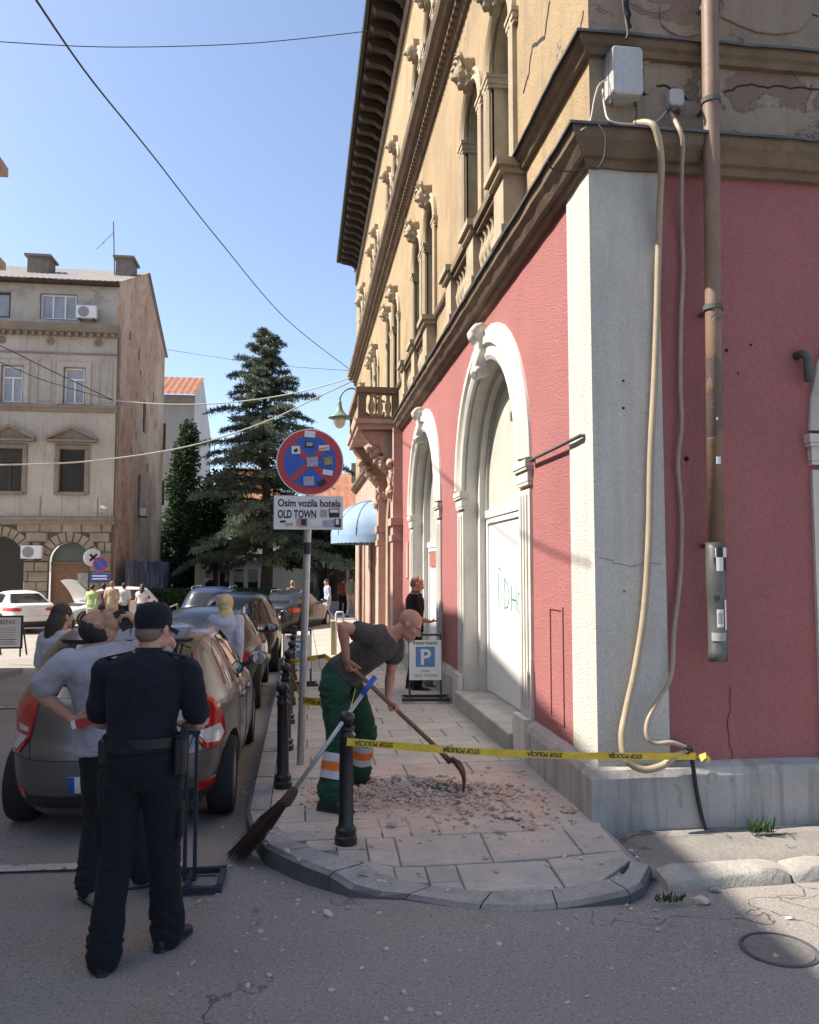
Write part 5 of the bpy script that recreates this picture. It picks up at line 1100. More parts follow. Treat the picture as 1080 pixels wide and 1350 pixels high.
# ================================================================ RESERVED-PARKING STAND
ab = thing('parking_board', 'white reserved parking board with blue P on a black stand by the pink wall', 'sign board', (0, 0, 0))
lean = Matrix.Rotation(R(-6), 4, 'X')
def L_(x, y, z): return lean @ Vector((x, y, z))
m_fr = pm('black_stand_steel', (.02, .02, .022), .45, .2)
f = MB()
for s in (-1, 1): f.beam(L_(s * .22, 0, .03), L_(s * .22, 0, .88), .028, .028)
f.beam(L_(-.235, 0, .89), L_(.235, 0, .89), .028, .028); f.build('frame', m_fr, ab)
f = MB()
for y in (-.16, .16): f.beam((-.33, y, .02), (.33, y, .02), .03, .04)
for s in (-1, 1): f.beam((s * .31, -.16, .02), (s * .31, .16, .02), .03, .03); f.beam((s * .22, -.16, .02), (s * .22, .16, .02), .03, .03)
f.build('base', m_fr, ab)
ny = (lean @ Vector((0, -1, 0, 0))).to_3d(); nz_ = (lean @ Vector((0, 0, 1, 0))).to_3d(); ax = Vector((1, 0, 0)); bc = L_(0, -.025, .54)
pn = MB().obox(bc, ax * .225, nz_ * .275, ny * .008).build('panel', m_swhite, ab); m_pb = pm('faded_parking_blue', (.09, .22, .44), .5, .15)
MB().obox(bc + ny * .0095 + nz_ * .045, ax * .135, nz_ * .14, ny * .001).build('blue_square', m_pb, pn)
text_mesh('lettering', 'P', .30, m_swhite, pn, bc + ny * .012 + nz_ * -.06, ax, nz_, 'CENTER', .0008, 1, .006); text_mesh('lettering', 'Rezervisano', .075, m_ink, pn, bc + ny * .0095 + nz_ * .215, ax, nz_, 'CENTER', .0006, .95, .001); text_mesh('lettering', 'Hotel', .05, m_ink, pn, bc + ny * .0095 + nz_ * -.165, ax, nz_, 'CENTER', .0006); text_mesh('lettering', 'OLD TOWN', .06, m_ink, pn, bc + ny * .0095 + nz_ * -.235, ax, nz_, 'CENTER', .0006)
q = at_z(561, 922, .125); ab2 = copy_tree(ab)
ab.location = (q.x, q.y, .125); ab.rotation_euler = (0, 0, R(-6))
ab2.location = (-.06, 13.4, pave_z(0, 13.4)); ab2.rotation_euler = (0, 0, R(4)); ab2['label'] = 'white reserved parking board standing among the bollards at the kerb'
# woven planter basket behind the board
q = at_z(563, 893, .125); bk_ = MB().lathe([(.16, 0), (.2, .05), (.21, .2), (.2, .24), (.18, .22)], (q.x + .05, 13.0, pave_z(1.5, 13)), 20).build('basket', pm('grey_basket', (.28, .26, .23), .9, .3, 30, bump=.01, bs=60), smooth=True); tag(bk_, 'low grey woven basket on the pavement behind the parking board', 'basket')
# white hoop barrier, far down the pavement
hb = thing('hoop_barrier', 'white tubular hoop barrier at the far end of the pavement', 'barrier', (.85, 19.5, road_z(19.5)))
z = pave_z(.85, 19.5); MB().tube([(.82, 19.5, z), (.82, 19.5, z + .95), (.84, 19.5, z + 1.0), (.98, 19.5, z + 1.0), (1.0, 19.5, z + .95), (1.0, 19.5, z)], .022, 8).build('hoop', m_swhite, hb, smooth=True); MB().cyl((.82, 19.5, z + .6), (1.0, 19.5, z + .6), .016, n=8).build('crossbar', m_swhite, hb)
MB().box((.70, 19.3, z), (.80, 19.45, z + .8)).build('post', pm('yellow_wood', (.5, .42, .25), .7), hb)
# menu board at the left
q = at_z(14, 866, road_z(16) + .12); mnb = thing('menu_board', 'white lettered menu board in a black frame at the pavement edge', 'sign board', (q.x, q.y, q.z))
MB().box((q.x - .40, q.y, q.z + .18), (q.x + .24, q.y + .03, q.z + .92)).build('frame', m_fr, mnb); MB().box((q.x - .38, q.y - .008, q.z + .22), (q.x + .20, q.y - .002, q.z + .88)).build('sheet', m_swhite, mnb)
for s in (-.36, .20): MB().beam((q.x + s, q.y + .0, q.z), (q.x + s, q.y + .01, q.z + .2), .03, .03).build('leg', m_fr, mnb); MB().beam((q.x + s, q.y + .45, q.z), (q.x + s, q.y + .04, q.z + .9), .03, .03).build('leg', m_fr, mnb)
text_mesh('lettering', 'BEFAS', .13, m_ink, mnb, (q.x - .09, q.y - .0095, q.z + .73), (1, 0, 0), (0, 0, 1), 'CENTER', .0008)
for i in range(8): MB().box((q.x - .33 + .03 * (i % 3), q.y - .0095, q.z + .28 + .05 * i), (q.x + .12 - .04 * (i % 2), q.y - .0085, q.z + .295 + .05 * i)).build('text_line', m_ink if i < 3 else m_sgrey, mnb)
for k in range(2): b = copy_tree(b0); b.location = (at_z(68 + 20 * k, 868, road_z(15)).x, at_z(68, 868, road_z(15)).y + k * .4, road_z(15)); b['label'] = ('black cast bollard on the road corner, next to the menu board', 'black cast bollard on the road corner, the farther one from the menu board')[k]; b['group'] = 'bollards at the menu board corner'
# ================================================================ POLICE TAPE
def tapem():
    m, n, l, b = nodes_of('yellow_barrier_tape'); c = mixc(n, l, ramp(n, l, ntex(n, l, 14, 3), .4, .7), (.72, .52, .04), (.60, .40, .02)); l.new(c, b.inputs['Base Color']); b.inputs['Roughness'].default_value = .4
    bn = n.new('ShaderNodeBump'); bn.inputs['Distance'].default_value = .01; l.new(ntex(n, l, 35, 3), bn.inputs['Height']); l.new(bn.outputs[0], b.inputs['Normal']); return m
m_tape = tapem()
def tape(pts, label, text=True, w=.052, tw=0):
    P = [Vector(p) for p in pts]; Q = []
    for i in range(len(P) - 1):
        for k in range(14): Q.append(P[i].lerp(P[i + 1], k / 14))
    Q.append(P[-1]); V = []; N = len(Q); FR = []
    for i, p in enumerate(Q):
        t = (Q[min(N - 1, i + 1)] - Q[max(0, i - 1)]).normalized(); ang = tw * math.sin(i * .11) + .25 * noise.noise(Vector((i * .12, 3, 0))); s, u_ = frame_of(t)[1:]
        d = u_ * math.cos(ang) + s * math.sin(ang); sag = -.02 * math.sin(math.pi * i / (N - 1)); p = p + Vector((0, 0, sag)); ww = w * (1 - .25 * abs(noise.noise(Vector((i * .2, 9, 0))))); FR.append((p, t, d))
        V += [p + d * ww / 2, p + s * .004 * math.sin(i), p - d * ww / 2]
    o = MB().add(V, [(3 * i + j, 3 * i + j + 1, 3 * i + j + 4, 3 * i + j + 3) for i in range(N - 1) for j in range(2)]).build('police_tape', m_tape, smooth=True); tag(o, label, 'barrier tape')
    if text:
        L = sum((Q[i + 1] - Q[i]).length for i in range(N - 1)); acc = 0; nxt = .2
        for i in range(N - 1):
            acc += (Q[i + 1] - Q[i]).length
            if acc > nxt:
                p, t, d = FR[i]
                nn = t.cross(-d)
                if nn.y > 0: xd, yd = -t, -d
                else: xd, yd = t, d
                nrm = xd.cross(yd)
                text_mesh('lettering', 'STOP POLICIJA', w * .80, m_ink, o, p - yd * w * .28 + nrm * .004, xd, yd, 'CENTER', .0005, .95, .001); nxt = acc + .56
    return o
tb = Vector((.306, 5.44, .80)); q = at_y(918, 997, FY - .17)
tape([tb, tb.lerp(q, .33) + Vector((0, 0, -.012)), tb.lerp(q, .66) + Vector((0, 0, -.012)), q], 'long yellow police tape stretched from the near bollard to the conduit knot on the wall')
mb = MB().add([q, q + Vector((.06, -.02, .03)), q + Vector((.10, -.03, -.02)), q + Vector((.07, -.02, -.05)), q + Vector((.02, -.04, -.03)), q + Vector((.05, -.05, .0))], [(0, 1, 5), (5, 1, 2), (5, 2, 3), (0, 5, 4)]); 
tag(mb.build('tape_end', m_tape), 'crumpled loose end of yellow tape tied at the conduit knot', 'barrier tape')
MB().lathe([(.048, .79), (.052, .80), (.053, .845), (.048, .85)], (.306, 5.494, pave_z(.306, 5.494) - .14 + .02), 16).build('tape_wrap', m_tape, b0, smooth=True) if False else None
tape([(-.10, 8.30, .86), (.03, 7.66, .74), (.26, 7.45, .735)], 'yellow police tape wound from the kerb bollards past the sign pole', True, .075)
tape([at_y(382, 873, 9.75), at_y(428, 863, 8.4), at_y(462, 884, 7.5), at_y(469, 905, 6.55), at_y(457, 958, 5.46)], 'yellow police tape slung from a far bollard behind the bending man to the near bollard', True)
# ================================================================ BROOM, DUSTPAN, SHOVEL
m_twig = pm('dark_broom_twigs', (.085, .042, .03), .9, .4, 20); m_alu = pm('pale_metal_handle', (.42, .43, .44), .4, .15, 9, metal=.5); m_bplast = pm('blue_grip', (.03, .08, .42), .4, .2)
g0, g1 = at_y(387, 1043, 5.32), at_y(489, 900, 5.56); dirb = (g1 - g0).normalized()
br = thing('twig_broom', 'twig broom with grey metal handle and blue grip leaning against the near bollard', 'broom', at_z(310, 1142, .01))
MB().cyl(g0 - dirb * .05, g1, .0145, n=12).build('handle', m_alu, br, smooth=True); MB().cyl(g1 - dirb * .10, g1 + dirb * .05, .019, n=12).build('grip', m_bplast, br, smooth=True)
mb = MB(); end = at_z(312, 1130, .012); ed = end - g0
for k in range(330):
    s = rv(.02); e_ = end + Vector((rnd.uniform(-.06, .08), rnd.uniform(-.09, .09), rnd.uniform(0, .03))) + ed * rnd.uniform(-.08, .04); e_.z = max(e_.z, .012)
    m_ = (g0 + s).lerp(e_, .5) + rv(.022); mb.tube([g0 + s * .9, m_, e_], [.0032, .003, .0015], 3)
mb.build('bristles', m_twig, br); MB().lathe([(.024, 0), (.035, .03), (.04, .10), (.03, .12)], g0 + dirb * .02, 14, -dirb).build('ferrule', m_twig, br)
m_dp = pm('dark_blue_paint', (.02, .03, .06), .45, .3, 8)
dpn = thing('sign_stand', 'dark blue metal sign stand with rectangular floor frame behind the policeman', 'sign stand', (-.66, 5.25, .02)); f = MB()
for (p_, q_) in (((-.88, 5.08), (-.46, 5.08)), ((-.88, 5.40), (-.46, 5.40)), ((-.86, 5.08), (-.86, 5.40)), ((-.48, 5.08), (-.48, 5.40)), ((-.67, 5.08), (-.67, 5.40))): f.beam((*p_, .03), (*q_, .03), .035, .035)
f.build('floor_frame', m_dp, dpn)
for x in (-.70, -.64): MB().beam((x, 5.24, .03), (x, 5.24, .92), .02, .035).build('upright', m_dp, dpn)
MB().beam((-.72, 5.24, .93), (-.62, 5.24, .93), .03, .03).build('top_bar', m_dp, dpn)
# ================================================================ RUBBLE
m_rub = pm('fallen_plaster', (.66, .54, .44), .95, .35, 9, fine=.3, fs=60, bump=.006, bs=40); m_rub2 = pm('reddish_plaster', (.62, .43, .33), .95, .35, 9, fine=.3, fs=60, bump=.006, bs=40); m_rub3 = pm('grey_mortar_lump', (.52, .46, .40), .95, .35, 9, fine=.3, fs=60, bump=.006, bs=40)
rocks = []
for k in range(7):
    bm = bmesh.new(); bmesh.ops.create_icosphere(bm, subdivisions=2 if k < 3 else 1, radius=1)
    for v in bm.verts:
        n_ = 1 + .45 * noise.noise(v.co * 1.3 + Vector((k * 7, 0, 0))) + .15 * noise.noise(v.co * 4 + Vector((k, 3, 0))); v.co *= n_; v.co.z *= .55
        v.co.x = round(v.co.x / .28) * .28 * .45 + v.co.x * .55
    me = bpy.data.meshes.new('rubble_chunk'); bm.to_mesh(me); bm.free(); me.materials.append((m_rub, m_rub2, m_rub3)[k % 3]); rocks.append(me)
def gz(x, y):
    if y < 4.72 or (x < -.38): return road_z(y)
    return pave_z(x, y) if inside((x, y), KO) else (.06 if x > 2.15 and y > 4.9 else road_z(y))
def heap_h(x, y):
    return .09 * math.exp(-((x - .86) / .33) ** 2 - ((y - 6.72) / .24) ** 2) + .05 * math.exp(-((x - .5) / .3) ** 2 - ((y - 6.45) / .2) ** 2) + .035 * math.exp(-((x - 1.45) / .35) ** 2 - ((y - 6.3) / .4) ** 2)
def chunk(x, y, s, label, group, zoff=0):
    o = bpy.data.objects.new('rubble_chunk', rnd.choice(rocks)); COL.objects.link(o); o.location = (x, y, gz(x, y) + heap_h(x, y) + s * .28 + zoff); o.rotation_euler = (rnd.uniform(-.4, .4), rnd.uniform(-.4, .4), rnd.uniform(0, 6.3)); o.scale = (s, s * rnd.uniform(.6, 1), s * rnd.uniform(.6, 1)); tag(o, label, 'rubble', group)
mb = MB(); nn = 46; V = []
for j in range(nn):
    for i in range(nn): x = .05 + 2.0 * i / (nn - 1); y = 5.7 + 1.5 * j / (nn - 1); h = heap_h(x, y) * (1 + .5 * noise.noise(Vector((x * 14, y * 14, 0)))); V.append((x, y, pave_z(x, y) + h - .008))
mb.add(V, [(j * nn + i, j * nn + i + 1, (j + 1) * nn + i + 1, (j + 1) * nn + i) for j in range(nn - 1) for i in range(nn - 1)])
tag(mb.build('rubble_dust', pm('reddish_plaster_dust', (.62, .47, .375), .97, .25, 6, fine=.3, fs=50, bump=.006, bs=45), smooth=True), 'heap of reddish plaster dust swept up on the pavement', 'rubble', kind='stuff')
mb = MB(); rr = []
for k in range(1500):
    if k < 900: x, y = rnd.gauss(.75, .34), rnd.gauss(6.6, .22)
    elif k < 1250: x, y = rnd.gauss(1.45, .33), rnd.gauss(6.1, .45)
    else: x, y = rnd.uniform(-.6, 2.2), rnd.uniform(3.6, 7.2)
    if x > 2.0 and y > 5.5: continue
    s = rnd.uniform(.005, .019); me = rnd.choice(rocks[3:]); k0 = len(mb.v); rot = Matrix.Rotation(rnd.uniform(0, 6.3), 3, 'Z') @ Matrix.Rotation(rnd.uniform(-.6, .6), 3, 'X'); c = Vector((x, y, gz(x, y) + heap_h(x, y) + s * .25))
    mb.v += [c + rot @ (v.co * s) for v in me.vertices]; mb.f += [tuple(i + k0 for i in p.vertices) for p in me.polygons]
tag(mb.build('rubble_crumbs', m_rub), 'small plaster crumbs strewn over the pavement and road', 'rubble', kind='stuff')
for k in range(85):
    x, y = rnd.gauss(.78, .30), rnd.gauss(6.6, .16); chunk(x, y, rnd.choice((.02, .025, .03, .035, .045)), 'chunk of fallen plaster in the heap under the shovel', 'chunks in the rubble heap')
for k in range(40):
    x, y = rnd.gauss(1.5, .25), rnd.gauss(6.25, .4)
    if x < 2.0: chunk(x, y, rnd.uniform(.018, .045), 'chunk of fallen plaster strewn between heap and plinth', 'chunks by the plinth')
for (u, v, s, zz) in ((516, 1095, .05, .1), (433, 1207, .035, 0), (378, 1149, .03, 0), (393, 1161, .022, 0), (253, 1272, .022, 0), (458, 1198, .02, 0), (925, 1190, .05, 0), (942, 1175, .035, 0), (865, 1210, .018, 0), (1023, 1262, .022, 0), (1040, 1212, .022, 0), (750, 1075, .05, .1), (800, 1045, .035, .1), (640, 1130, .028, .08), (327, 1030, .03, 0), (322, 1045, .022, 0), (655, 1150, .022, .05)):
    q = at_z(u, v, zz); chunk(q.x, q.y, s, 'single stray chunk of plaster lying on the ground away from the heap', 'stray chunks of plaster')
m_clump = pm('grey_matted_clump', (.22, .20, .18), .95, .4, 20, bump=.01); q = Vector((1.12, 6.60, .15)); mb = MB()
for k in range(260): d = rv(); d.z = abs(d.z) * .9; leaf(mb, q + Vector((rnd.uniform(-.11, .11), rnd.uniform(-.08, .08), 0)), d, .008, rnd.uniform(.04, .10))
tag(mb.build('weed_clump', m_clump), 'grey matted clump of dry roots on top of the rubble heap', 'dry weed')
# ================================================================ CARS
def spl(keys, z):
    """smooth interpolation through (z, value) keys"""
    n = len(keys)
    if z <= keys[0][0]: return keys[0][1]
    if z >= keys[-1][0]: return keys[-1][1]
    i = max(k for k in range(n - 1) if keys[k][0] <= z); (z0, a), (z1, b) = keys[i], keys[i + 1]; h = z1 - z0
    def sl(k):
        if k == 0: return (keys[1][1] - keys[0][1]) / (keys[1][0] - keys[0][0])
        if k == n - 1: return (keys[-1][1] - keys[-2][1]) / (keys[-1][0] - keys[-2][0])
        s0 = (keys[k][1] - keys[k - 1][1]) / (keys[k][0] - keys[k - 1][0]); s1 = (keys[k + 1][1] - keys[k][1]) / (keys[k + 1][0] - keys[k][0])
        return 0 if s0 * s1 <= 0 else 2 * s0 * s1 / (s0 + s1)
    t = (z - z0) / h; return (2 * t ** 3 - 3 * t * t + 1) * a + (t ** 3 - 2 * t * t + t) * h * sl(i) + (-2 * t ** 3 + 3 * t * t) * b + (t ** 3 - t * t) * h * sl(i + 1)
def paint(name, col, metal=.5, rough=.32):
    if name in MATS: return MATS[name]
    m, n, l, b = nodes_of(name); c = mixc(n, l, ramp(n, l, ntex(n, l, 3, 4, .6), .4, .75, 0, .35), col, tuple(x * .75 + .04 for x in col)); l.new(c, b.inputs['Base Color'])
    b.inputs['Metallic'].default_value = metal; b.inputs['Roughness'].default_value = rough; b.inputs['Coat Weight'].default_value = .45; b.inputs['Coat Roughness'].default_value = .06; MATS[name] = m; return m
m_rub_ = pm('tyre_rubber', (.022, .021, .02), .85, .3, 12, bump=.003, bs=40); m_alloy = pm('wheel_alloy', (.40, .40, .41), .35, .15, metal=.8); m_blackpl = pm('black_trim_plastic', (.025, .025, .026), .6, .2); m_cglass = glassm('car_glass', (.018, .02, .022), .03); m_red = pm('red_lamp_lens', (.45, .012, .012), .12, .1, fine=0, coat=1); m_clear = pm('clear_lamp_lens', (.60, .58, .56), .12, .25, 20, fine=.1, coat=1); m_chrome = pm('bright_trim', (.6, .6, .6), .2, .1, metal=1)
class Car:
    """body from plan outlines at rising heights: rear end xr(z), front end xf(z), half width w(z); then lamps, glass, seams laid on the surface"""
    def __init__(s, name, label, group, mat, xr, xf, w, H, wheels, rw, nr=4.0, nf=3.4, cat='car', bot=.17):
        s.t = thing(name, label, cat, (0, 0, 0), group); s.mat = mat; s.xr, s.xf, s.w, s.nr, s.nf, s.H = xr, xf, w, nr, nf, H
        zs = [bot + (H - bot) * (1 - (1 - k / 44) ** 1.35) for k in range(45)]; N = 72; V = []
        for z in zs:
            a0, a1, b = spl(xr, z), spl(xf, z), spl(w, z); cx, al = (a0 + a1) / 2, (a1 - a0) / 2
            for k in range(N):
                t = 2 * math.pi * k / N; c_, s_ = math.cos(t), math.sin(t); n_ = nf if c_ > 0 else nr
                V.append((cx + al * math.copysign(abs(c_) ** (2 / n_), c_), b * math.copysign(abs(s_) ** (2 / n_), s_), z))
        m = len(zs); F = [(i * N + k, i * N + (k + 1) % N, (i + 1) * N + (k + 1) % N, (i + 1) * N + k) for i in range(m - 1) for k in range(N)] + [tuple(range(N - 1, -1, -1)), tuple((m - 1) * N + k for k in range(N))]
        bm = bmesh.new(); bv = [bm.verts.new(v) for v in V]
        for f in F: bm.faces.new([bv[i] for i in f])
        bmesh.ops.recalc_face_normals(bm, faces=bm.faces); bm.normal_update(); s.bvh = BVHTree.FromBMesh(bm)
        me = bpy.data.meshes.new('body'); bm.to_mesh(me); bm.free(); me.materials.append(mat); me.materials.append(m_blackpl)
        o = bpy.data.objects.new('body', me); COL.objects.link(o)
        # wheel arches cut out of the shell
        cut = MB()
        for xw in wheels:
            for sg in (-1, 1): cut.cyl((xw, sg * (max(v for _, v in w) - .26), rw), (xw, sg * 1.3, rw), rw + .055, n=40)
        co = cut.build('cutter', m_blackpl); md = o.modifiers.new('b', 'BOOLEAN'); md.operation = 'DIFFERENCE'; md.object = co; md.solver = 'EXACT'
        dg = bpy.context.evaluated_depsgraph_get(); me2 = bpy.data.meshes.new_from_object(o.evaluated_get(dg)); bpy.data.objects.remove(o); bpy.data.objects.remove(co)
        me2.materials.clear(); me2.materials.append(mat); me2.shade_smooth(); me2.set_sharp_from_angle(angle=R(35)); me2.name = 'body'
        s.body = link(bpy.data.objects.new('body', me2), s.t)
        tr = MB()
        for xw in wheels:
            for sg in (-1, 1): s.wheel(xw, sg, rw, max(v for _, v in w))
    def wheel(s, xw, sg, r, W):
        y1 = sg * (W - .02); y0 = sg * (W - .22); ax = (0, sg, 0); c = (xw, y0, r)
        wh = MB().lathe([(r * .62, 0), (r * .93, .0), (r, .035), (r, .165), (r * .95, .195), (r * .66, .20), (r * .64, .16)], c, 36, ax).build('wheel', m_rub_, s.t, smooth=True, angle=45)
        rim = MB().lathe([(r * .64, .19), (r * .60, .175), (r * .58, .10), (r * .1, .09)], c, 36, ax)
        for k in range(7):
            a = k * 2 * math.pi / 7; d = Vector((math.cos(a), 0, math.sin(a))); p = Vector(c) + Vector((0, sg * .165, 0)); rim.beam(p + d * r * .10, p + d * r * .61, r * .16, .03, up=(0, 1, 0))
        rim.lathe([(r * .15, .15), (r * .15, .185), (r * .08, .19)], c, 16, ax); rim.build('rim', m_alloy, wh, smooth=True, angle=40)
        MB().cyl((xw, y0 + sg * .02, r), (xw, y0 + sg * .07, r), r * .56, n=28).build('brake_shade', m_blackpl, wh)
    def hit(s, p, d):
        q = s.bvh.ray_cast(Vector(p), Vector(d)); return (q[0], q[1]) if q[0] is not None else (None, None)
    def frame(s, d): d = Vector(d).normalized(); sx = Vector((0, 0, 1)).cross(d).normalized(); return d, sx
    def patch(s, name, poly, d, mat, off=.004, parent=None, th=.004, res=.045, smooth_=True):
        """polygon given as (sideways, height) seen along d, draped on the body"""
        d, sx = s.frame(d); P = [Vector(p) for p in poly]; dense = []
        for i in range(len(P)):
            a, b = P[i], P[(i + 1) % len(P)]; k = max(1, int((b - a).length / res)); dense += [a.lerp(b, j / k) for j in range(k)]
        lo = Vector((min(p.x for p in P), min(p.y for p in P))); hi = Vector((max(p.x for p in P), max(p.y for p in P))); pts = list(dense); E = [(i, (i + 1) % len(dense)) for i in range(len(dense))]
        y = lo.y + res / 2
        while y < hi.y:
            x = lo.x + res / 2
            while x < hi.x:
                if inside((x, y), dense) and min((Vector((x, y)) - q).length for q in dense) > res * .4: pts.append(Vector((x, y)))
                x += res
            y += res
        v2, e2, f2, *_ = geometry.delaunay_2d_cdt(pts, E, [], 0, 1e-6)
        f2 = [f for f in f2 if inside(sum((v2[i] for i in f), Vector((0, 0))) / 3, dense)]
        top = []; base = []
        for v in v2:
            o = sx * v.x + Vector((0, 0, v.y)) + s.cen(d); h, n = s.hit(o - d * 6, d)
            if h is None:
                for q in (.97, .93, .88, .8): 
                    o2 = sx * v.x * q + Vector((0, 0, v.y)) + s.cen(d); h, n = s.hit(o2 - d * 6, d)
                    if h is not None: break
                if h is None: h, n = o, -d
            if n.dot(d) > 0: n = -n
            top.append(h + n * off); base.append(h + n * (off - th))
        k = len(top); cnt = {}
        for f in f2:
            for i in range(3): e = (f[i], f[(i + 1) % 3]); cnt[e] = 1
        bd = [e for e in cnt if (e[1], e[0]) not in cnt]
        mb = MB().add(top + base, [tuple(f) for f in f2] + [(b, a, a + k, b + k) for a, b in bd]); return mb.build(name, mat, parent or s.body, angle=50 if smooth_ else None)
    def cen(s, d): return Vector((2.0, 0, 0)) if abs(d.y) > .6 else Vector((0, 0, 0))
    def seam(s, pts, d, w=.007, mat=None, name='seam', off=.0015, parent=None):
        d, sx = s.frame(d); Q = []
        for i in range(len(pts) - 1):
            a, b = Vector(pts[i]), Vector(pts[i + 1]); k = max(2, int((b - a).length / .05)); Q += [a.lerp(b, j / k) for j in range(k)]
        Q.append(Vector(pts[-1])); H = []
        for v in Q:
            h, n = s.hit(sx * v.x + Vector((0, 0, v.y)) + s.cen(d) - d * 6, d)
            if h is not None: H.append(h + (n if n.dot(d) < 0 else -n) * off)
        if len(H) > 1: return MB().tube(H, w / 2, 5).build(name, mat or m_blackpl, parent or s.body, smooth=True)
    def place(s, x, y, z, rz): s.t.location = (x, y, z); s.t.rotation_euler = (0, 0, rz)
REAR = (1, 0, 0); LFT = (0, -1, 0); RGT = (0, 1, 0)
# (side view patches: for LFT, d=(0,-1,0) sx = z x d = (1,0,0); for RGT sx = (-1,0,0): x measured from 2.0)
def sideP(poly, sg): return [((x - 2.0) * (1 if sg > 0 else -1), z) for x, z in poly]
def mirror(poly): return [(-a, b) for a, b in poly]
def common(c, sidewin, rearwin, doors, handles, taill, tl2=None, plate=None, mirrors=None, belt=None):
    for sg, d in ((1, LFT), (-1, RGT)):
        for wpoly in sidewin: c.patch('side_window', sideP(wpoly, sg), d, m_cglass, .003)
        for ln in doors: c.seam(sideP(ln, sg), d)
        for (x, z) in handles: c.patch('door_handle', sideP([(x - .09, z), (x + .09, z + .01), (x + .09, z + .035), (x - .09, z + .025)], sg), d, c.mat, .028, th=.025)
        if mirrors:
            x, y, z = mirrors; mm = MB().ell((x, sg * (y + .13), z + .04), (.06, .02 * sg, 0), (0, .12, 0), (0, 0, .075), 14, 8).build('wing_mirror', c.mat, c.t, smooth=True); MB().cyl((x + .02, sg * (y - .03), z - .02), (x, sg * (y + .06), z + .01), .03, .025, n=8).build('stalk', m_blackpl, mm)
            MB().lathe([(.062, 0), (.06, .004), (.01, .005)], (x - .055, sg * (y + .13), z + .04), 18, (-1, 0, 0)).build('mirror_glass', pm('mirror_glass', (.55, .58, .62), .08, .05, metal=1), mm)
    c.patch('rear_window', rearwin, REAR, m_cglass, .003)
# ---- grey hatchback beside the kerb
m_taupe = paint('taupe_metallic_paint', (.17, .155, .145), .65, .3)
xr = [(.17, .16), (.30, .05), (.45, .0), (.60, .0), (.72, .06), (.85, .085), (.95, .11), (1.05, .20), (1.2, .33), (1.35, .47), (1.42, .58), (1.46, .80), (1.49, 1.15)]
xf = [(.17, 3.80), (.30, 3.95), (.45, 4.0), (.60, 3.97), (.72, 3.85), (.85, 3.45), (.95, 3.02), (1.05, 2.82), (1.2, 2.56), (1.35, 2.28), (1.42, 2.10), (1.46, 1.9), (1.49, 1.6)]
w = [(.17, .76), (.25, .82), (.45, .86), (.70, .865), (.88, .85), (.96, .82), (1.05, .785), (1.2, .715), (1.35, .63), (1.42, .56), (1.46, .46), (1.49, .22)]
c = Car('hatchback_car', 'taupe grey hatchback parked at the kerb with tall red tail lamps', 'cars parked along the kerb', m_taupe, xr, xf, w, 1.49, (.70, 3.28), .30)
common(c, [[(.62, 1.02), (.72, 1.28), (.88, 1.36), (1.05, 1.365), (1.02, .995)], [(1.07, .995), (1.10, 1.365), (1.62, 1.375), (1.60, .975)], [(1.66, .975), (1.68, 1.375), (1.95, 1.36), (2.25, 1.22), (2.62, .985)]],
  [(-.60, 1.0), (.60, 1.0), (.50, 1.32), (.42, 1.36), (-.42, 1.36), (-.50, 1.32)], [[(1.06, 1.36), (1.03, .95), (1.0, .62), (1.12, .30)], [(1.64, 1.37), (1.63, .95), (1.63, .27)], [(2.62, .96), (2.68, .6), (2.66, .28)], [(1.1, .27), (2.66, .27)]], [(1.22, .83), (1.80, .82)], None, mirrors=(2.50, .80, .98))
for sg in (1, -1):
    fl = (lambda p: p) if sg > 0 else mirror
    dd = Vector((1, -sg * .55, 0)).normalized() * 1
    D, S = c.frame(dd)
    def diag(poly): return poly
    # tall lamp wrapping round the rear corner: drawn as seen from behind and a little outside
    red = [(.34, .96), (.50, 1.0), (.70, .92), (.83, .80), (.80, .70), (.62, .64), (.44, .72), (.33, .84)]
    tall = [(.60, 1.02), (.78, .99), (.88, .90), (.955, .76), (.955, .66), (.86, .60), (.70, .62), (.62, .74), (.60, .9)]
    dv = Vector((1, -.62 * sg, 0)).normalized(); d_, s_ = c.frame(dv); k = 1 if s_.y * sg > 0 else -1
    tl = c.patch('tail_lamp', [(k * (x - .06), z) for x, z in tall], dv, m_red, .014, c.t, th=.014, res=.03)
    c.patch('clear_lens', [(k * (x - .06), z) for x, z in [(.64, .74), (.88, .76), (.93, .68), (.86, .63), (.72, .645)]], dv, m_clear, .020, tl, th=.005, res=.03)
    c.patch('clear_lens', [(k * (x - .06), z) for x, z in [(.64, .80), (.76, .82), (.75, .775), (.64, .77)]], dv, m_clear, .020, tl, th=.005, res=.03)
    c.patch('reflector', [(k * (x - .06), z) for x, z in [(.64, .365), (.86, .375), (.86, .315), (.66, .30)]], dv, m_red, .008, c.t, th=.007, res=.03)
c.patch('bumper_strip', [(-.72, .33), (.72, .33), (.70, .235), (-.70, .235)], REAR, m_blackpl, .004)
c.seam([(-.78, .60), (-.45, .585), (.45, .585), (.78, .60)], REAR); c.seam([(-.62, .98), (-.60, .80), (-.54, .59)], REAR); c.seam([(.62, .98), (.60, .80), (.54, .59)], REAR)
pl_ = c.patch('number_plate', [(-.26, .475), (.26, .475), (.26, .365), (-.26, .365)], REAR, m_swhite, .012, c.t, th=.01); c.patch('blue_band', [(-.26, .475), (-.215, .475), (-.215, .365), (-.26, .365)], REAR, m_sblue, .0135, pl_, th=.002); c.patch('blue_band', [(.215, .475), (.26, .475), (.26, .365), (.215, .365)], REAR, m_sblue, .0135, pl_, th=.002)
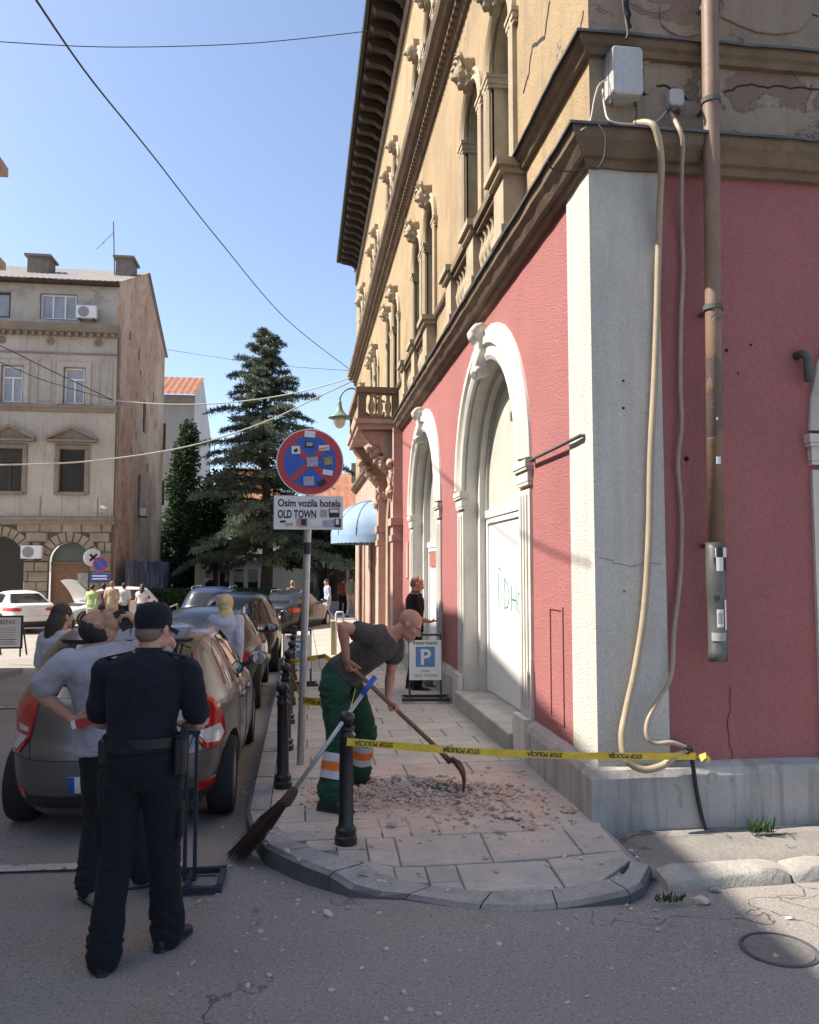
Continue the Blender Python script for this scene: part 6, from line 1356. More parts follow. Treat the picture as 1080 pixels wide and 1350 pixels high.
h, n = c.hit((-3, 0, .82), (1, 0, 0)); MB().obox(h + Vector((-.008, 0, 0)), Vector((.01, 0, .045)) * 1, Vector((0, .03, 0)), Vector((.004, 0, 0))).build('badge', m_chrome, c.t)
c.patch('wiper', [(-.02, 1.0), (.38, 1.08), (.38, 1.10), (-.02, 1.03)], REAR, m_blackpl, .015)
MB().tube([(.75, 0, 1.47), (.62, 0, 1.56)], [.014, .005], 6).build('aerial', m_blackpl, c.t)
c.patch('roof_spoiler', [(-.5, 1.37), (.5, 1.37), (.45, 1.44), (-.45, 1.44)], REAR, m_taupe, .03, th=.02)
q = at_z(290, 1083, 0); c.place(-1.36, 6.05, 0.004, R(90))
hatch = c
# ---- black compact SUV with round twin lamps
m_blk = paint('black_car_paint', (.008, .008, .009), .1, .3)
xr2 = [(.2, .14), (.4, .02), (.6, .0), (.8, .04), (1.0, .08), (1.15, .17), (1.35, .30), (1.5, .42), (1.58, .6), (1.63, 1.0)]; xf2 = [(.2, 3.95), (.4, 4.1), (.6, 4.12), (.8, 4.02), (.95, 3.6), (1.05, 3.15), (1.2, 2.9), (1.4, 2.55), (1.5, 2.35), (1.58, 2.1), (1.63, 1.7)]; w2 = [(.2, .78), (.35, .85), (.7, .89), (.95, .87), (1.1, .81), (1.35, .70), (1.5, .61), (1.58, .5), (1.63, .25)]
def suv(label, mat, roofmat=None):
    c = Car('suv_car', label, 'cars parked along the kerb', mat, xr2, xf2, w2, 1.63, (.78, 3.3), .33)
    common(c, [[(.75, 1.12), (.85, 1.42), (1.2, 1.5), (1.18, 1.1)], [(1.23, 1.1), (1.26, 1.5), (1.75, 1.5), (1.73, 1.08)], [(1.8, 1.08), (1.82, 1.5), (2.1, 1.46), (2.75, 1.08)]], [(-.62, 1.1), (.62, 1.1), (.5, 1.47), (-.5, 1.47)], [[(1.2, 1.5), (1.18, .9), (1.25, .35)], [(1.77, 1.5), (1.77, .3)], [(2.75, 1.05), (2.8, .35)]], [(1.4, .95), (1.95, .95)], None, mirrors=(2.6, .84, 1.08))
    for sg in (1, -1):
        for y, r in ((.70, .085), (.52, .07)):
            pol = [(sg * y + r * math.cos(a), .93 + r * math.sin(a)) for a in [i * .5236 for i in range(12)]]; t = c.patch('tail_lamp', pol, REAR, m_red, .012, c.t, th=.012, res=.03); c.patch('clear_lens', [((p[0] - sg * y) * .45 + sg * y, (p[1] - .93) * .45 + .93) for p in pol], REAR, m_clear, .018, t, th=.004, res=.03)
        c.patch('reflector', [(sg * .55, .42), (sg * .78, .43), (sg * .78, .37), (sg * .55, .37)][::sg], REAR, m_red, .008, c.t)
    c.patch('number_plate', [(-.26, .74), (.26, .74), (.26, .63), (-.26, .63)], REAR, m_swhite, .012, c.t, th=.01); c.patch('bumper_strip', [(-.75, .36), (.75, .36), (.72, .24), (-.72, .24)], REAR, m_blackpl, .004)
    c.seam([(-.8, .6), (.8, .6)], REAR)
    if roofmat:
        for sg in (1, -1): MB().tube([(.9, sg * .58, 1.56), (1.0, sg * .58, 1.63), (2.0, sg * .56, 1.66), (2.2, sg * .55, 1.58)], .018, 6).build('roof_rail', m_chrome, c.t)
    return c
c = suv('black compact car with round twin tail lamps parked behind the hatchback', m_blk); c.place(-1.34, 16.3, road_z(17.5), R(90))
# ---- dark saloon with lowered roof between them
m_dk = paint('dark_green_grey_paint', (.012, .013, .013), .1, .35)
xr3 = [(.18, .15), (.4, .0), (.6, .02), (.85, .06), (.98, .25), (1.1, .55), (1.25, .82), (1.36, 1.1), (1.42, 1.5)]; xf3 = [(.18, 4.05), (.4, 4.2), (.6, 4.18), (.75, 4.0), (.88, 3.4), (.98, 3.0), (1.1, 2.8), (1.25, 2.5), (1.36, 2.2), (1.42, 1.9)]; w3 = [(.18, .77), (.35, .84), (.65, .87), (.88, .84), (.98, .80), (1.15, .70), (1.3, .60), (1.38, .48), (1.42, .25)]
c = Car('dark_car', 'dark grey saloon parked in line between the hatchback and the black compact car', 'cars parked along the kerb', m_dk, xr3, xf3, w3, 1.42, (.75, 3.35), .30)
common(c, [[(.95, 1.02), (1.15, 1.28), (1.5, 1.33), (1.5, 1.0)], [(1.55, 1.0), (1.55, 1.33), (2.0, 1.3), (2.65, .99)]], [(-.58, .98), (.58, .98), (.45, 1.3), (-.45, 1.3)], [[(1.52, 1.3), (1.52, .3)], [(2.7, .97), (2.7, .3)]], [(1.7, .85)], None, mirrors=(2.55, .80, .98))
for sg in (1, -1): c.patch('tail_lamp', [(sg * .5, .85), (sg * .78, .84), (sg * .78, .70), (sg * .5, .72)][::sg], REAR, m_red, .01, c.t, th=.01)
c.patch('number_plate', [(-.26, .62), (.26, .62), (.26, .51), (-.26, .51)], REAR, m_swhite, .012, c.t, th=.01)
for sg in (1, -1): MB().tube([(1.15, sg * .56, 1.33), (1.25, sg * .56, 1.42), (2.0, sg * .54, 1.44), (2.15, sg * .54, 1.36)], .016, 6).build('roof_rail', m_chrome, c.t)
c.place(-1.42, 11.2, road_z(12.5), R(90)); dark = c
c = suv('dark blue estate car parked beyond the black compact car', paint('deep_blue_paint', (.02, .035, .09), .2, .3), True); c.place(-2.9, 24.5, road_z(25), R(83))
r_ = copy_tree(dark.t); r_.location = (-.95, 27.6, road_z(28)); r_.rotation_euler = (0, 0, R(70)); r_['label'] = 'dark grey saloon parked aslant by the hedge and terrace'
# ---- white saloon, rear three-quarter, at the left
m_wht = paint('white_car_paint', (.72, .72, .70), .0, .3)
c = Car('white_saloon', 'white saloon with slim red lamps standing before the grey house', 'cars at the grey house', m_wht, [(.18, .15), (.4, .0), (.7, .03), (.95, .07), (1.02, .35), (1.12, .7), (1.25, 1.02), (1.36, 1.35), (1.42, 1.8)], [(a, b + .3) for a, b in xf3], [(a, b + .02) for a, b in w3], 1.42, (.85, 3.5), .32)
common(c, [[(1.0, 1.03), (1.3, 1.28), (1.7, 1.33), (1.7, 1.0)], [(1.75, 1.0), (1.75, 1.33), (2.2, 1.3), (2.85, .99)]], [(-.62, 1.02), (.62, 1.02), (.46, 1.32), (-.46, 1.32)], [[(1.72, 1.3), (1.72, .3)], [(2.9, .97), (2.9, .3)], [(1.0, .98), (1.05, .5)]], [(1.25, .85), (1.95, .85)], None, mirrors=(2.8, .82, .98))
for sg in (1, -1): c.patch('tail_lamp', [(sg * .36, .86), (sg * .82, .90), (sg * .82, .77), (sg * .40, .76)][::sg], REAR, m_red, .01, c.t, th=.01)
c.patch('number_plate', [(-.26, .80), (.26, .80), (.26, .68), (-.26, .68)], REAR, m_swhite, .012, c.t, th=.01); c.patch('bumper_strip', [(-.8, .42), (.8, .42), (.76, .22), (-.76, .22)], REAR, m_blackpl, .004); c.seam([(-.84, .6), (.84, .6)], REAR)
q = at_z(95, 812, road_z(30)); c.place(-8.9, 28.6, road_z(30), R(122))
# ---- white hatchback with its bonnet up, side on
c = Car('white_hatchback', 'white hatchback with its bonnet raised behind the group of strollers', 'cars at the grey house', m_wht, xr, xf, w, 1.49, (.70, 3.28), .30)
common(c, [[(.62, 1.02), (.72, 1.28), (.88, 1.36), (1.05, 1.365), (1.02, .995)], [(1.07, .995), (1.10, 1.365), (1.62, 1.375), (1.60, .975)], [(1.66, .975), (1.68, 1.375), (1.95, 1.36), (2.25, 1.22), (2.62, .985)]], [(-.60, 1.0), (.60, 1.0), (.45, 1.36), (-.45, 1.36)], [[(1.06, 1.36), (1.0, .62), (1.12, .30)], [(1.64, 1.37), (1.63, .27)], [(2.62, .96), (2.66, .28)]], [(1.22, .83), (1.80, .82)], None, mirrors=(2.5, .80, .98))
V = []
for i in range(9):
    for j in range(7):
        a = i / 8; y = (j / 6 - .5) * 1.44 * (1 - .15 * a * a); V.append((2.98 + .62 * a - .08 * math.sin(a * 3.1), y, .98 + .80 * a - .05 * (2 * j / 6 - 1) ** 2))
k = len(V); V += [(x - .03, y, z + .015) for x, y, z in V]
Fq = [(i * 7 + j, i * 7 + j + 1, (i + 1) * 7 + j + 1, (i + 1) * 7 + j) for i in range(8) for j in range(6)]
MB().add(V, Fq + [tuple(q_ + k for q_ in f) for f in Fq]).build('raised_bonnet', m_wht, c.t, smooth=True); c.patch('engine_bay', [(-.6, .80), (.6, .80), (.6, .90), (-.6, .90)], (-1, 0, 0), m_blackpl, .01)
c.place(-5.9, 33.7, road_z(32), R(222))
# ================================================================ PEOPLE
def ring(c, a, b, n=16, e=2.3):
    out = []
    for k in range(n):
        t = 2 * math.pi * k / n; x, y = math.cos(t), math.sin(t)
        out.append(c + a * math.copysign(abs(x) ** (2 / e), x) + b * math.copysign(abs(y) ** (2 / e), y))
    return out
def loft(mb, rings):
    n = len(rings[0]); m = len(rings); V = [p for r in rings for p in r]
    mb.add(V, [(i * n + k, i * n + (k + 1) % n, (i + 1) * n + (k + 1) % n, (i + 1) * n + k) for i in range(m - 1) for k in range(n)] + [tuple(range(n - 1, -1, -1)), tuple((m - 1) * n + k for k in range(n))])
def limb(mb, pts, rad, n=12):
    """smooth tapering tube through joints"""
    P = [Vector(p) for p in pts]; Q = []; r2 = []
    for i in range(len(P) - 1):
        p0, p1, p2, p3 = P[max(0, i - 1)], P[i], P[i + 1], P[min(len(P) - 1, i + 2)]
        for k in range(4):
            t = k / 4; Q.append(.5 * ((2 * p1) + (p2 - p0) * t + (2 * p0 - 5 * p1 + 4 * p2 - p3) * t * t + (3 * p1 - p0 - 3 * p2 + p3) * t ** 3)); r2.append(rad[i] + (rad[i + 1] - rad[i]) * (t * t * (3 - 2 * t)))
    Q.append(P[-1]); r2.append(rad[-1]); mb.tube(Q, r2, n)
    for p, r in ((P[0], rad[0]), (P[-1], rad[-1])): mb.ell(p, (r, 0, 0), (0, r, 0), (0, 0, r), 10, 7)
def armpts(s, e, w, f=.5):
    return [s, s.lerp(e, .35), s.lerp(e, .75), e, e.lerp(w, .25), e.lerp(w, .6), w]
def hand(mb, w, d, n, side, curl=(25, 30, 20), sc=1.0, thumb=(.6, .7, .35)):
    d = Vector(d).normalized(); n = Vector(n); n = (n - d * n.dot(d)).normalized(); s = d.cross(n) * side
    R_ = []
    for t, hw, th in ((-.01, .026, .02), (.025, .034, .018), (.06, .041, .016), (.09, .040, .013), (.10, .034, .009)): R_.append(ring(w + d * t * sc, s * hw * sc, n * th * sc, 14, 2.6))
    loft(mb, R_)
    for o, L in ((.030, .95), (.0105, 1.06), (-.0105, 1.0), (-.030, .80)):
        p = w + d * .088 * sc + s * o * sc; a = 0; pts = [p]
        for k, l in enumerate((.044, .027, .022)):
            a += R(curl[k]); dd = d * math.cos(a) + n * math.sin(a); p = p + dd * l * L * sc; pts.append(p)
        mb.tube(pts, [.0098 * sc, .0092 * sc, .0085 * sc, .007 * sc], 8)
        for q, r in zip(pts[1:], (.0095, .0088, .0075)): mb.ell(q, (r * sc, 0, 0), (0, r * sc, 0), (0, 0, r * sc), 8, 6)
    p = w + d * .02 * sc + s * .03 * sc; dd = (d * thumb[0] + s * thumb[1] + n * thumb[2]).normalized(); pts = [p, p + dd * .042 * sc]
    d2 = (dd + d * .5 + n * .35).normalized(); pts += [pts[1] + d2 * .03 * sc, pts[1] + d2 * .03 * sc + (d2 + d * .4 + n * .3).normalized() * .024 * sc]
    mb.tube(pts, [.015 * sc, .0125 * sc, .011 * sc, .008 * sc], 8)
    for q, r in zip(pts[1:], (.0125, .011, .0085)): mb.ell(q, (r * sc, 0, 0), (0, r * sc, 0), (0, 0, r * sc), 8, 6)
def head(mb, c, f, u, sc=1.0):
    f = Vector(f).normalized(); u = Vector(u); u = (u - f * u.dot(f)).normalized(); s = f.cross(u)
    def e(x, y, z, a, b, d, tilt=0): mb.ell(c + (f * x + s * y + u * z) * sc, f * a * sc, s * b * sc, u * d * sc, 16, 11)
    e(-.012, 0, .035, .098, .077, .086); e(.028, 0, -.028, .066, .062, .085); e(.034, 0, -.072, .05, .05, .042); e(.068, 0, -.098, .024, .026, .02)
    e(.070, 0, .022, .022, .052, .013)                                           # brow
    for k in (-1, 1):
        e(.060, k * .040, -.022, .026, .022, .022); e(.03, k * .042, -.072, .036, .014, .03)
        e(-.004, k * .080, -.008, .020, .008, .032); e(.002, k * .084, -.006, .014, .007, .024)
        e(.094, k * .011, -.036, .010, .008, .008)
    mb.tube([c + (f * .085 + u * .018) * sc, c + (f * .100 - u * .008) * sc, c + (f * .113 - u * .030) * sc, c + (f * .100 - u * .040) * sc], [.009 * sc, .011 * sc, .014 * sc, .010 * sc], 8)
    e(.086, 0, -.060, .010, .022, .0065); e(.084, 0, -.074, .011, .019, .007)
    return f, s, u
def face_bits(c, f, s, u, parent, sc=1.0, brow=(.06, .045, .035)):
    mw = pm('eye_white', (.42, .38, .35), .2, .05, fine=0); mk = pm('eye_dark', (.03, .02, .015), .1, .05, fine=0)
    for k in (-1, 1):
        p = c + (f * .078 + s * k * .031 + u * .002) * sc; ey = MB().ell(p, f * .0105 * sc, s * .013 * sc, u * .0065 * sc, 12, 8).build('eye', mw, parent, smooth=True)
        MB().ell(p + f * .0095 * sc, f * .004 * sc, s * .006 * sc, u * .006 * sc, 10, 6).build('iris', mk, ey, smooth=True)
        MB().tube([c + (f * .088 + s * k * .014 + u * .019) * sc, c + (f * .089 + s * k * .032 + u * .025) * sc, c + (f * .078 + s * k * .05 + u * .019) * sc], [.004, .005, .003], 6).build('eyebrow', pm('dark_brow', brow, .9), parent, smooth=True)
def fold(amp, fx, fz, seed):
    def f(p):
        a = noise.noise(Vector((p.x * fx + seed, p.y * fx, p.z * fz))); b = noise.noise(Vector((p.x * fx * 2.3, p.y * fx * 2.3 + seed, p.z * fz * 2.1)))
        return amp * ((1 - abs(a) * 2.2) * .6 + .4 * b)
    return f
def legfold(amp, zs, seed):
    base = fold(amp * .5, 4.5, 6, seed)
    def f(p):
        k = sum(w * math.exp(-((p.z - z0) / s) ** 2) for z0, s, w in zs)
        n1 = noise.noise(Vector((p.x * 7 + seed, p.y * 7, p.z * 26 + 2.5 * noise.noise(Vector((p.x * 6, p.y * 6, seed)))))); return base(p) + amp * k * (1 - 2.6 * abs(n1))
    return f
def person(label, loc, J, clothes, skin, group=None, vox=.008, build=1.0, scale=1.0, cat='person', hands=True, feat=True, bald=False, girl=False):
    """J: joints relative to the feet (x right, y away, z up)"""
    root = thing('person', label, cat, loc, group); B = Vector(loc)
    g = {k: (B + Vector(v) * scale) for k, v in J.items() if isinstance(v, tuple) and k not in ('fwd', 'hfwd', 'hup', 'hdL', 'hdR', 'pnL', 'pnR', 'toeL', 'toeR')}
    fwd = Vector(J['fwd']).normalized(); S = scale; bd = build
    pel, nk = g['pelvis'], g['neck']; wst = g.get('waist', pel.lerp(nk, .42)); sideP_ = (g['hipR'] - g['hipL']).normalized(); sideC = (g['shR'] - g['shL']).normalized()
    def spine(t):   # quadratic through waist
        a = pel.lerp(wst, min(1, t / .42)) if t < .42 else wst.lerp(nk, (t - .42) / .58); return a
    def torso(keys, grow, mb):
        R_ = []
        for t, rx, ry, fo in keys:
            c = spine(t) if 0 <= t <= 1 else (pel + (pel - wst).normalized() * (-t) * (nk - pel).length if t < 0 else nk + (nk - wst).normalized() * (t - 1) * (nk - pel).length)
            ax = (spine(min(1, max(0, t) + .05)) - spine(max(0, min(1, t) - .05))).normalized(); s = sideP_.lerp(sideC, max(0, min(1, t))); s = (s - ax * s.dot(ax)).normalized(); d = ax.cross(s)
            d = d if d.dot(fwd) > 0 else -d
            R_.append(ring(c + d * fo * S, s * (rx * bd + grow) * S, d * (ry * bd + grow) * S, 18))
        loft(mb, R_)
    bust = .018 if girl else 0; hipx = .012 if girl else 0
    TB = [(-.16, .09, .085, 0), (-.05, .150 + hipx, .115, 0), (.08, .160 + hipx, .118, -.005), (.25, .148 - hipx, .108, .0), (.42, .142 - hipx, .104, .004), (.62, .155, .112, .004), (.80, .172 - hipx, .112 + bust, 0), (.92, .165 - hipx, .098, -.004), (1.0, .12, .075, 0), (1.06, .065, .06, 0)]
    body = MB(); torso(TB, 0, body)
    hc = g['head']; f, s, u = head(body, hc, J['hfwd'], J['hup'], S * (.95 if girl else 1))
    limb(body, [nk - (nk - wst).normalized() * .02, nk.lerp(hc - f * .02 - u * .05, .5), hc - f * .022 * S - u * .045 * S], [.066 * S, .058 * S, .06 * S])
    thin = .86 if girl else 1
    for sd, k in (('L', 1), ('R', -1)):
        sh, el, wr = g['sh' + sd], g['el' + sd], g['wr' + sd]
        limb(body, armpts(sh, el, wr), [x * S * thin * (.9 + .1 * bd) for x in (.062, .052, .044, .040, .044, .036, .027)])
        if hands:
            hd = Vector(J.get('hd' + sd, tuple((wr - el).normalized()))); hand(body, wr, hd, J.get('pn' + sd, tuple(-sideC * (1 if sd == 'R' else -1))), J.get('thumb' + sd, -k), J.get('curl' + sd, (25, 30, 20)), S * (.92 if girl else 1.04), J.get('th' + sd, (.6, .7, .35)))
        else: body.ell(wr + (wr - el).normalized() * .07 * S, (.03, 0, 0), (0, .03, 0), (wr - el).normalized() * .08 * S, 8, 6)
        hp, kn, an = g['hip' + sd], g['kn' + sd], g['an' + sd]
        limb(body, [hp, hp.lerp(kn, .5), kn, kn.lerp(an, .35), an], [x * S for x in (.088, .075, .054, .054, .036)])
        toe = Vector(J.get('toe' + sd, J['fwd'])).normalized(); body.ell(an + toe * .05 * S + Vector((0, 0, -.06 * S)), toe * .10 * S, toe.cross(Vector((0, 0, 1))) * .032 * S, Vector((0, 0, .02 * S)), 10, 7)
    bo = remesh(body, vox * .75, 5 if vox < .01 else 1, 'body', skin, root, dec=None if vox > .012 else .5)
    if feat: face_bits(hc, f, s, u, bo, S * (.95 if girl else 1))
    # clothes
    for it in clothes:
        kind, mat = it[0], it[1]; o = it[2] if len(it) > 2 else {}
        if kind == 'shirt':
            mb = MB(); gr = o.get('grow', .016); hem = o.get('hem', -.12); TK = [(hem, .158 + hipx + o.get('flare', 0), .125 + o.get('flare', 0), 0)] + [k for k in TB if k[0] > hem + .05 and k[0] < .98] + [(.99, .13, .085, 0), (1.03, .078, .072, 0)]
            torso(TK, gr, mb); cut = o.get('sleeve', .62)
            for sd in 'LR':
                sh, el, wr = g['sh' + sd], g['el' + sd], g['wr' + sd]; lo = o.get('loose', .016)
                if cut <= 0: continue
                if cut <= 1: e_ = sh.lerp(el, cut); limb(mb, [sh - (el - sh).normalized() * -.0, sh.lerp(e_, .5), e_], [(.066 + lo * .6) * S * thin, (.058 + lo) * S * thin, (.054 + lo * 1.25) * S * thin])
                else: limb(mb, armpts(sh, el, wr), [x * S + lo * .7 for x in (.062, .052, .044, .042, .042, .036, .032)])
            ob = remesh(mb, vox, o.get('it', 9), 'shirt', mat, root, fold(o.get('fold', .006) * 1.5, 6.5, 9, rnd.uniform(0, 99)))
            if o.get('collar'):
                cm = MB(); ax = (nk - wst).normalized(); sweep_ = ring(nk + ax * .012, sideC * .072 * S, sideC.cross(ax) * .07 * S, 20, 2); top_ = ring(nk + ax * .05 * S - fwd * .004, sideC * .066 * S, sideC.cross(ax) * .064 * S, 20, 2); out_ = ring(nk + ax * .02 * S, sideC * .085 * S, sideC.cross(ax) * .082 * S, 20, 2)
                cm.add(sweep_ + top_ + out_, [(k, (k + 1) % 20, 20 + (k + 1) % 20, 20 + k) for k in range(20)] + [(20 + k, 20 + (k + 1) % 20, 40 + (k + 1) % 20, 40 + k) for k in range(20)]); cm.build('collar', mat, ob, smooth=True)
        elif kind == 'trousers':
            mb = MB(); gr = o.get('grow', .014); top = o.get('top', .14); torso([(-.22, .05, .05, 0), (-.17, .11, .085, 0), (-.10, .152, .108, 0)] + [k for k in TB if -.06 < k[0] < top] + [(top, .150, .108, 0)], gr, mb); lg = o.get('leg', 1.0); w_ = o.get('width', 1.0)
            for sd in 'LR':
                hp, kn, an = g['hip' + sd], g['kn' + sd], g['an' + sd]; end = kn.lerp(an, lg)
                limb(mb, [hp, hp.lerp(kn, .45), kn, kn.lerp(end, .5), end], [x * S * w_ for x in (.112, .102, .082, .082, .080)])
            ob = remesh(mb, vox, 8, 'trousers', mat, root, legfold(o.get('fold', .007) * 1.3, [(B.z + .14 * S, .09, 1.1), (g['knL'].z, .10, .7), (g['hipL'].z - .06, .10, .6)], rnd.uniform(0, 99)))
            for (hh, mt) in o.get('bands', []):
                for sd in 'LR':
                    kn, an = g['kn' + sd], g['an' + sd]; bb = MB(); c0, c1 = kn.lerp(an, hh[0]), kn.lerp(an, hh[1]); ax = (an - kn).normalized()
                    bv = ob.data; rr = .0
                    a_, b_ = frame_of(ax)[1:]; V = []; N = 40; me = ob.data
                    bvh = BVHTree.FromPolygons([v.co for v in me.vertices], [tuple(p.vertices) for p in me.polygons]); inv = wm(ob)
                    for r_ in range(4):
                        c = c0.lerp(c1, r_ / 3)
                        for k in range(N):
                            d = a_ * math.cos(2 * math.pi * k / N) + b_ * math.sin(2 * math.pi * k / N); h = bvh.ray_cast(c + d * .16, -d); V.append((h[0] if h[0] is not None and (h[0] - c).length < .15 else c + d * .085) + d * .004)
                    bb.add(V, [(r_ * N + k, r_ * N + (k + 1) % N, (r_ + 1) * N + (k + 1) % N, (r_ + 1) * N + k) for r_ in range(3) for k in range(N)]); bb.build('reflective_band', mt, ob, smooth=True)
            for (pos, side_) in o.get('pockets', []):
                pass
        elif kind == 'skirt':
            mb = MB(); hm = o.get('z', .35); bz = Vector((pel.x, pel.y, B.z + hm * S)); loft(mb, [ring(pel + Vector((0, 0, .12 * S)), sideP_ * .15 * S, fwd * .115 * S), ring(pel, sideP_ * .19 * S, fwd * .15 * S), ring(pel.lerp(bz, .5), sideP_ * .21 * S, fwd * .18 * S), ring(bz, sideP_ * .25 * S, fwd * .22 * S)]); remesh(mb, vox, 3, 'skirt', mat, root, fold(.012, 9, 2, 3))
        elif kind == 'shoes':
            for sd in 'LR':
                an = g['an' + sd]; toe = Vector(J.get('toe' + sd, J['fwd'])).normalized(); si = toe.cross(Vector((0, 0, 1))).normalized(); upv = si.cross(toe).normalized(); ft = an - upv * .095 * S
                mb = MB(); R_ = []
                for t, hw, h in ((-.085, .022, .05), (-.07, .034, .075), (-.02, .040, .10 if o.get('boot') else .085), (.05, .042, .085), (.11, .048, .06), (.17, .044, .045), (.20, .025, .03)): R_.append(ring(ft + (toe * t + upv * (h / 2 + .004)) * S, si * hw * S, upv * h / 2 * S, 14, 3.0))
                loft(mb, R_)
                if o.get('boot'): limb(mb, [ft + upv * .08 * S, an + upv * .06 * S], [.052 * S, .055 * S])
                sh_ = remesh(mb, vox * .8, 3, 'shoe', mat, root); mb = MB(); loft(mb, [ring(ft + (toe * t + upv * .008) * S, si * hw * S, upv * .012 * S, 12, 4) for t, hw in ((-.09, .02), (-.07, .036), (.05, .043), (.11, .050), (.17, .046), (.205, .022))]); mb.build('sole', o.get('sole', m_blackpl), sh_)
        elif kind == 'hair':
            mb = MB(); st = o.get('style', 'short'); q = S * (.95 if girl else 1); gr = o.get('grow', .006)
            mb.ell(hc + (f * -.018 + u * .040) * q, f * (.098 + gr) * q, s * (.077 + gr) * q, u * (.086 + gr) * q, 20, 13)
            mb.ell(hc + (f * -.045 + u * -.01) * q, f * (.065 + gr) * q, s * (.070 + gr) * q, u * (.07 + gr) * q, 16, 10)
            if st == 'long':
                mb.tube([hc - f * .05 * q, hc - (f * .085 + u * .09) * q, hc - (f * .10) * q - Vector((0, 0, .20)), hc - f * .10 * q - Vector((0, 0, o.get('len', .30)))], [.085 * q, .088 * q, .085 * q, .04 * q], 14)
            if st == 'crop' : mb = MB(); mb.ell(hc + (f * -.034 + u * .034) * q, f * .086 * q, s * .082 * q, u * .092 * q, 20, 13); mb.ell(hc + (f * -.052 + u * -.012) * q, f * .066 * q, s * .076 * q, u * .072 * q, 16, 10)
            if st == 'nape': mb = MB(); mb.ell(hc + (f * -.046 + u * -.020) * q, f * .064 * q, s * .0735 * q, u * .062 * q, 16, 10)
            if st == 'bun': mb.ell(hc - (f * .11 - u * .03) * q, f * .04 * q, s * .04 * q, u * .04 * q, 12, 8)
            remesh(mb, vox * .9, 2, 'hair', mat, root, fold(.008 if st == 'long' else .003, 30 if st == 'long' else 60, 5 if st == 'long' else 60, 4))
        elif kind == 'scarf':
            mb = MB(); q = S * .98; mb.ell(hc + (f * -.014 + u * .03) * q, f * .112 * q, s * .09 * q, u * .102 * q, 20, 13); mb.ell(hc + (f * -.03 - u * .04) * q, f * .085 * q, s * .082 * q, u * .09 * q, 16, 10); limb(mb, [hc - u * .07 - f * .03, nk.lerp(hc, .35), nk - (nk - wst).normalized() * .02], [.08 * q, .088 * q, .115 * q]); remesh(mb, vox, 3, 'headscarf', mat, root, fold(.006, 14, 18, 2))
        elif kind == 'cap':
            mb = MB(); q = S; t_ = u * math.cos(R(-8)) + f * math.sin(R(-8)); N = 24
            prof = [(.0, .128), (.03, .126), (.06, .118), (.085, .098), (.097, .066), (.101, .028), (.096, .012), (.094, -.012)][::-1]
            for a_, h_ in (): pass
            V = []
            for r_, z_ in prof[::1]: V += [hc + (f * (-.012 + math.cos(2 * math.pi * k / N) * (r_ * 1.07)) + s * math.sin(2 * math.pi * k / N) * r_ * .90 + u * (z_ + .012)) * q for k in range(N)]
            m_ = len(prof); cp = MB().add(V, [(i * N + k, i * N + (k + 1) % N, (i + 1) * N + (k + 1) % N, (i + 1) * N + k) for i in range(m_ - 1) for k in range(N)] + [tuple((m_ - 1) * N + k for k in range(N))]).build('cap', mat, root, smooth=True)
            V = []
            for i in range(13):
                a = R(-62 + 124 * i / 12); p0 = f * (-.012 + math.cos(a) * .104) + s * math.sin(a) * .088; p1 = f * (.018 + math.cos(a) * .145) + s * math.sin(a) * .085
                dz = -.012 * (1 - math.cos(a)) * 4; V += [hc + (p0 + u * (.005 + dz * .4)) * q, hc + (p1 + u * (-.012 + dz)) * q, hc + (p1 + u * (-.016 + dz)) * q, hc + (p0 + u * (.0 + dz * .4)) * q]
            MB().add(V, [(4 * i + j, 4 * i + (j + 1) % 4, 4 * i + 4 + (j + 1) % 4, 4 * i + 4 + j) for i in range(12) for j in range(4)]).build('visor', mat, cp, smooth=True); MB().ell(hc + u * .141 * q - f * .012, (.008, 0, 0), (0, .008, 0), (0, 0, .005), 8, 5).build('button', mat, cp)
            MB().lathe([(.03, 0), (.028, .004), (.02, .004)], hc + (-f * .118 + u * .018) * q, 16, -f).build('rear_opening', skin, cp) if o.get('rear') else None
    return root, g, (f, s, u)
def stand(h=1.75, fwd=(0, 1, 0), stride=.18, swing=.12, w=.1, lean=.02):
    """joints of a person walking along fwd; total height h"""
    k = h / 1.75; F_ = Vector(fwd).normalized(); S_ = F_.cross(Vector((0, 0, 1)))      # S_ = person's right
    def p(a, b, c): v = S_ * a * k + F_ * b * k; return (v.x, v.y, c * k)
    fx = (F_.x, F_.y, F_.z)
    return dict(fwd=fx, hfwd=fx, hup=(0, 0, 1), pelvis=p(0, 0, .95), neck=p(0, lean, 1.47), head=p(0, lean + .035, 1.63), shL=p(-.175, lean, 1.41), shR=p(.175, lean, 1.41),
        elL=p(-.22, -.04 + swing * .5, 1.12), wrL=p(-.21, .04 + swing, .88), elR=p(.22, -.04 - swing * .5, 1.12), wrR=p(.21, .02 - swing, .88), hipL=p(-w, 0, .90), hipR=p(w, 0, .90),
        knL=p(-w, stride * .2 - .0 , .50), anL=p(-w, -stride, .10), knR=p(w, stride * .65, .51), anR=p(w, stride, .085))
SK1 = skinm('skin_tan', (.50, .27, .18)); SK2 = skinm('skin_light', (.58, .34, .245)); SK3 = skinm('skin_ruddy', (.47, .235, .155))
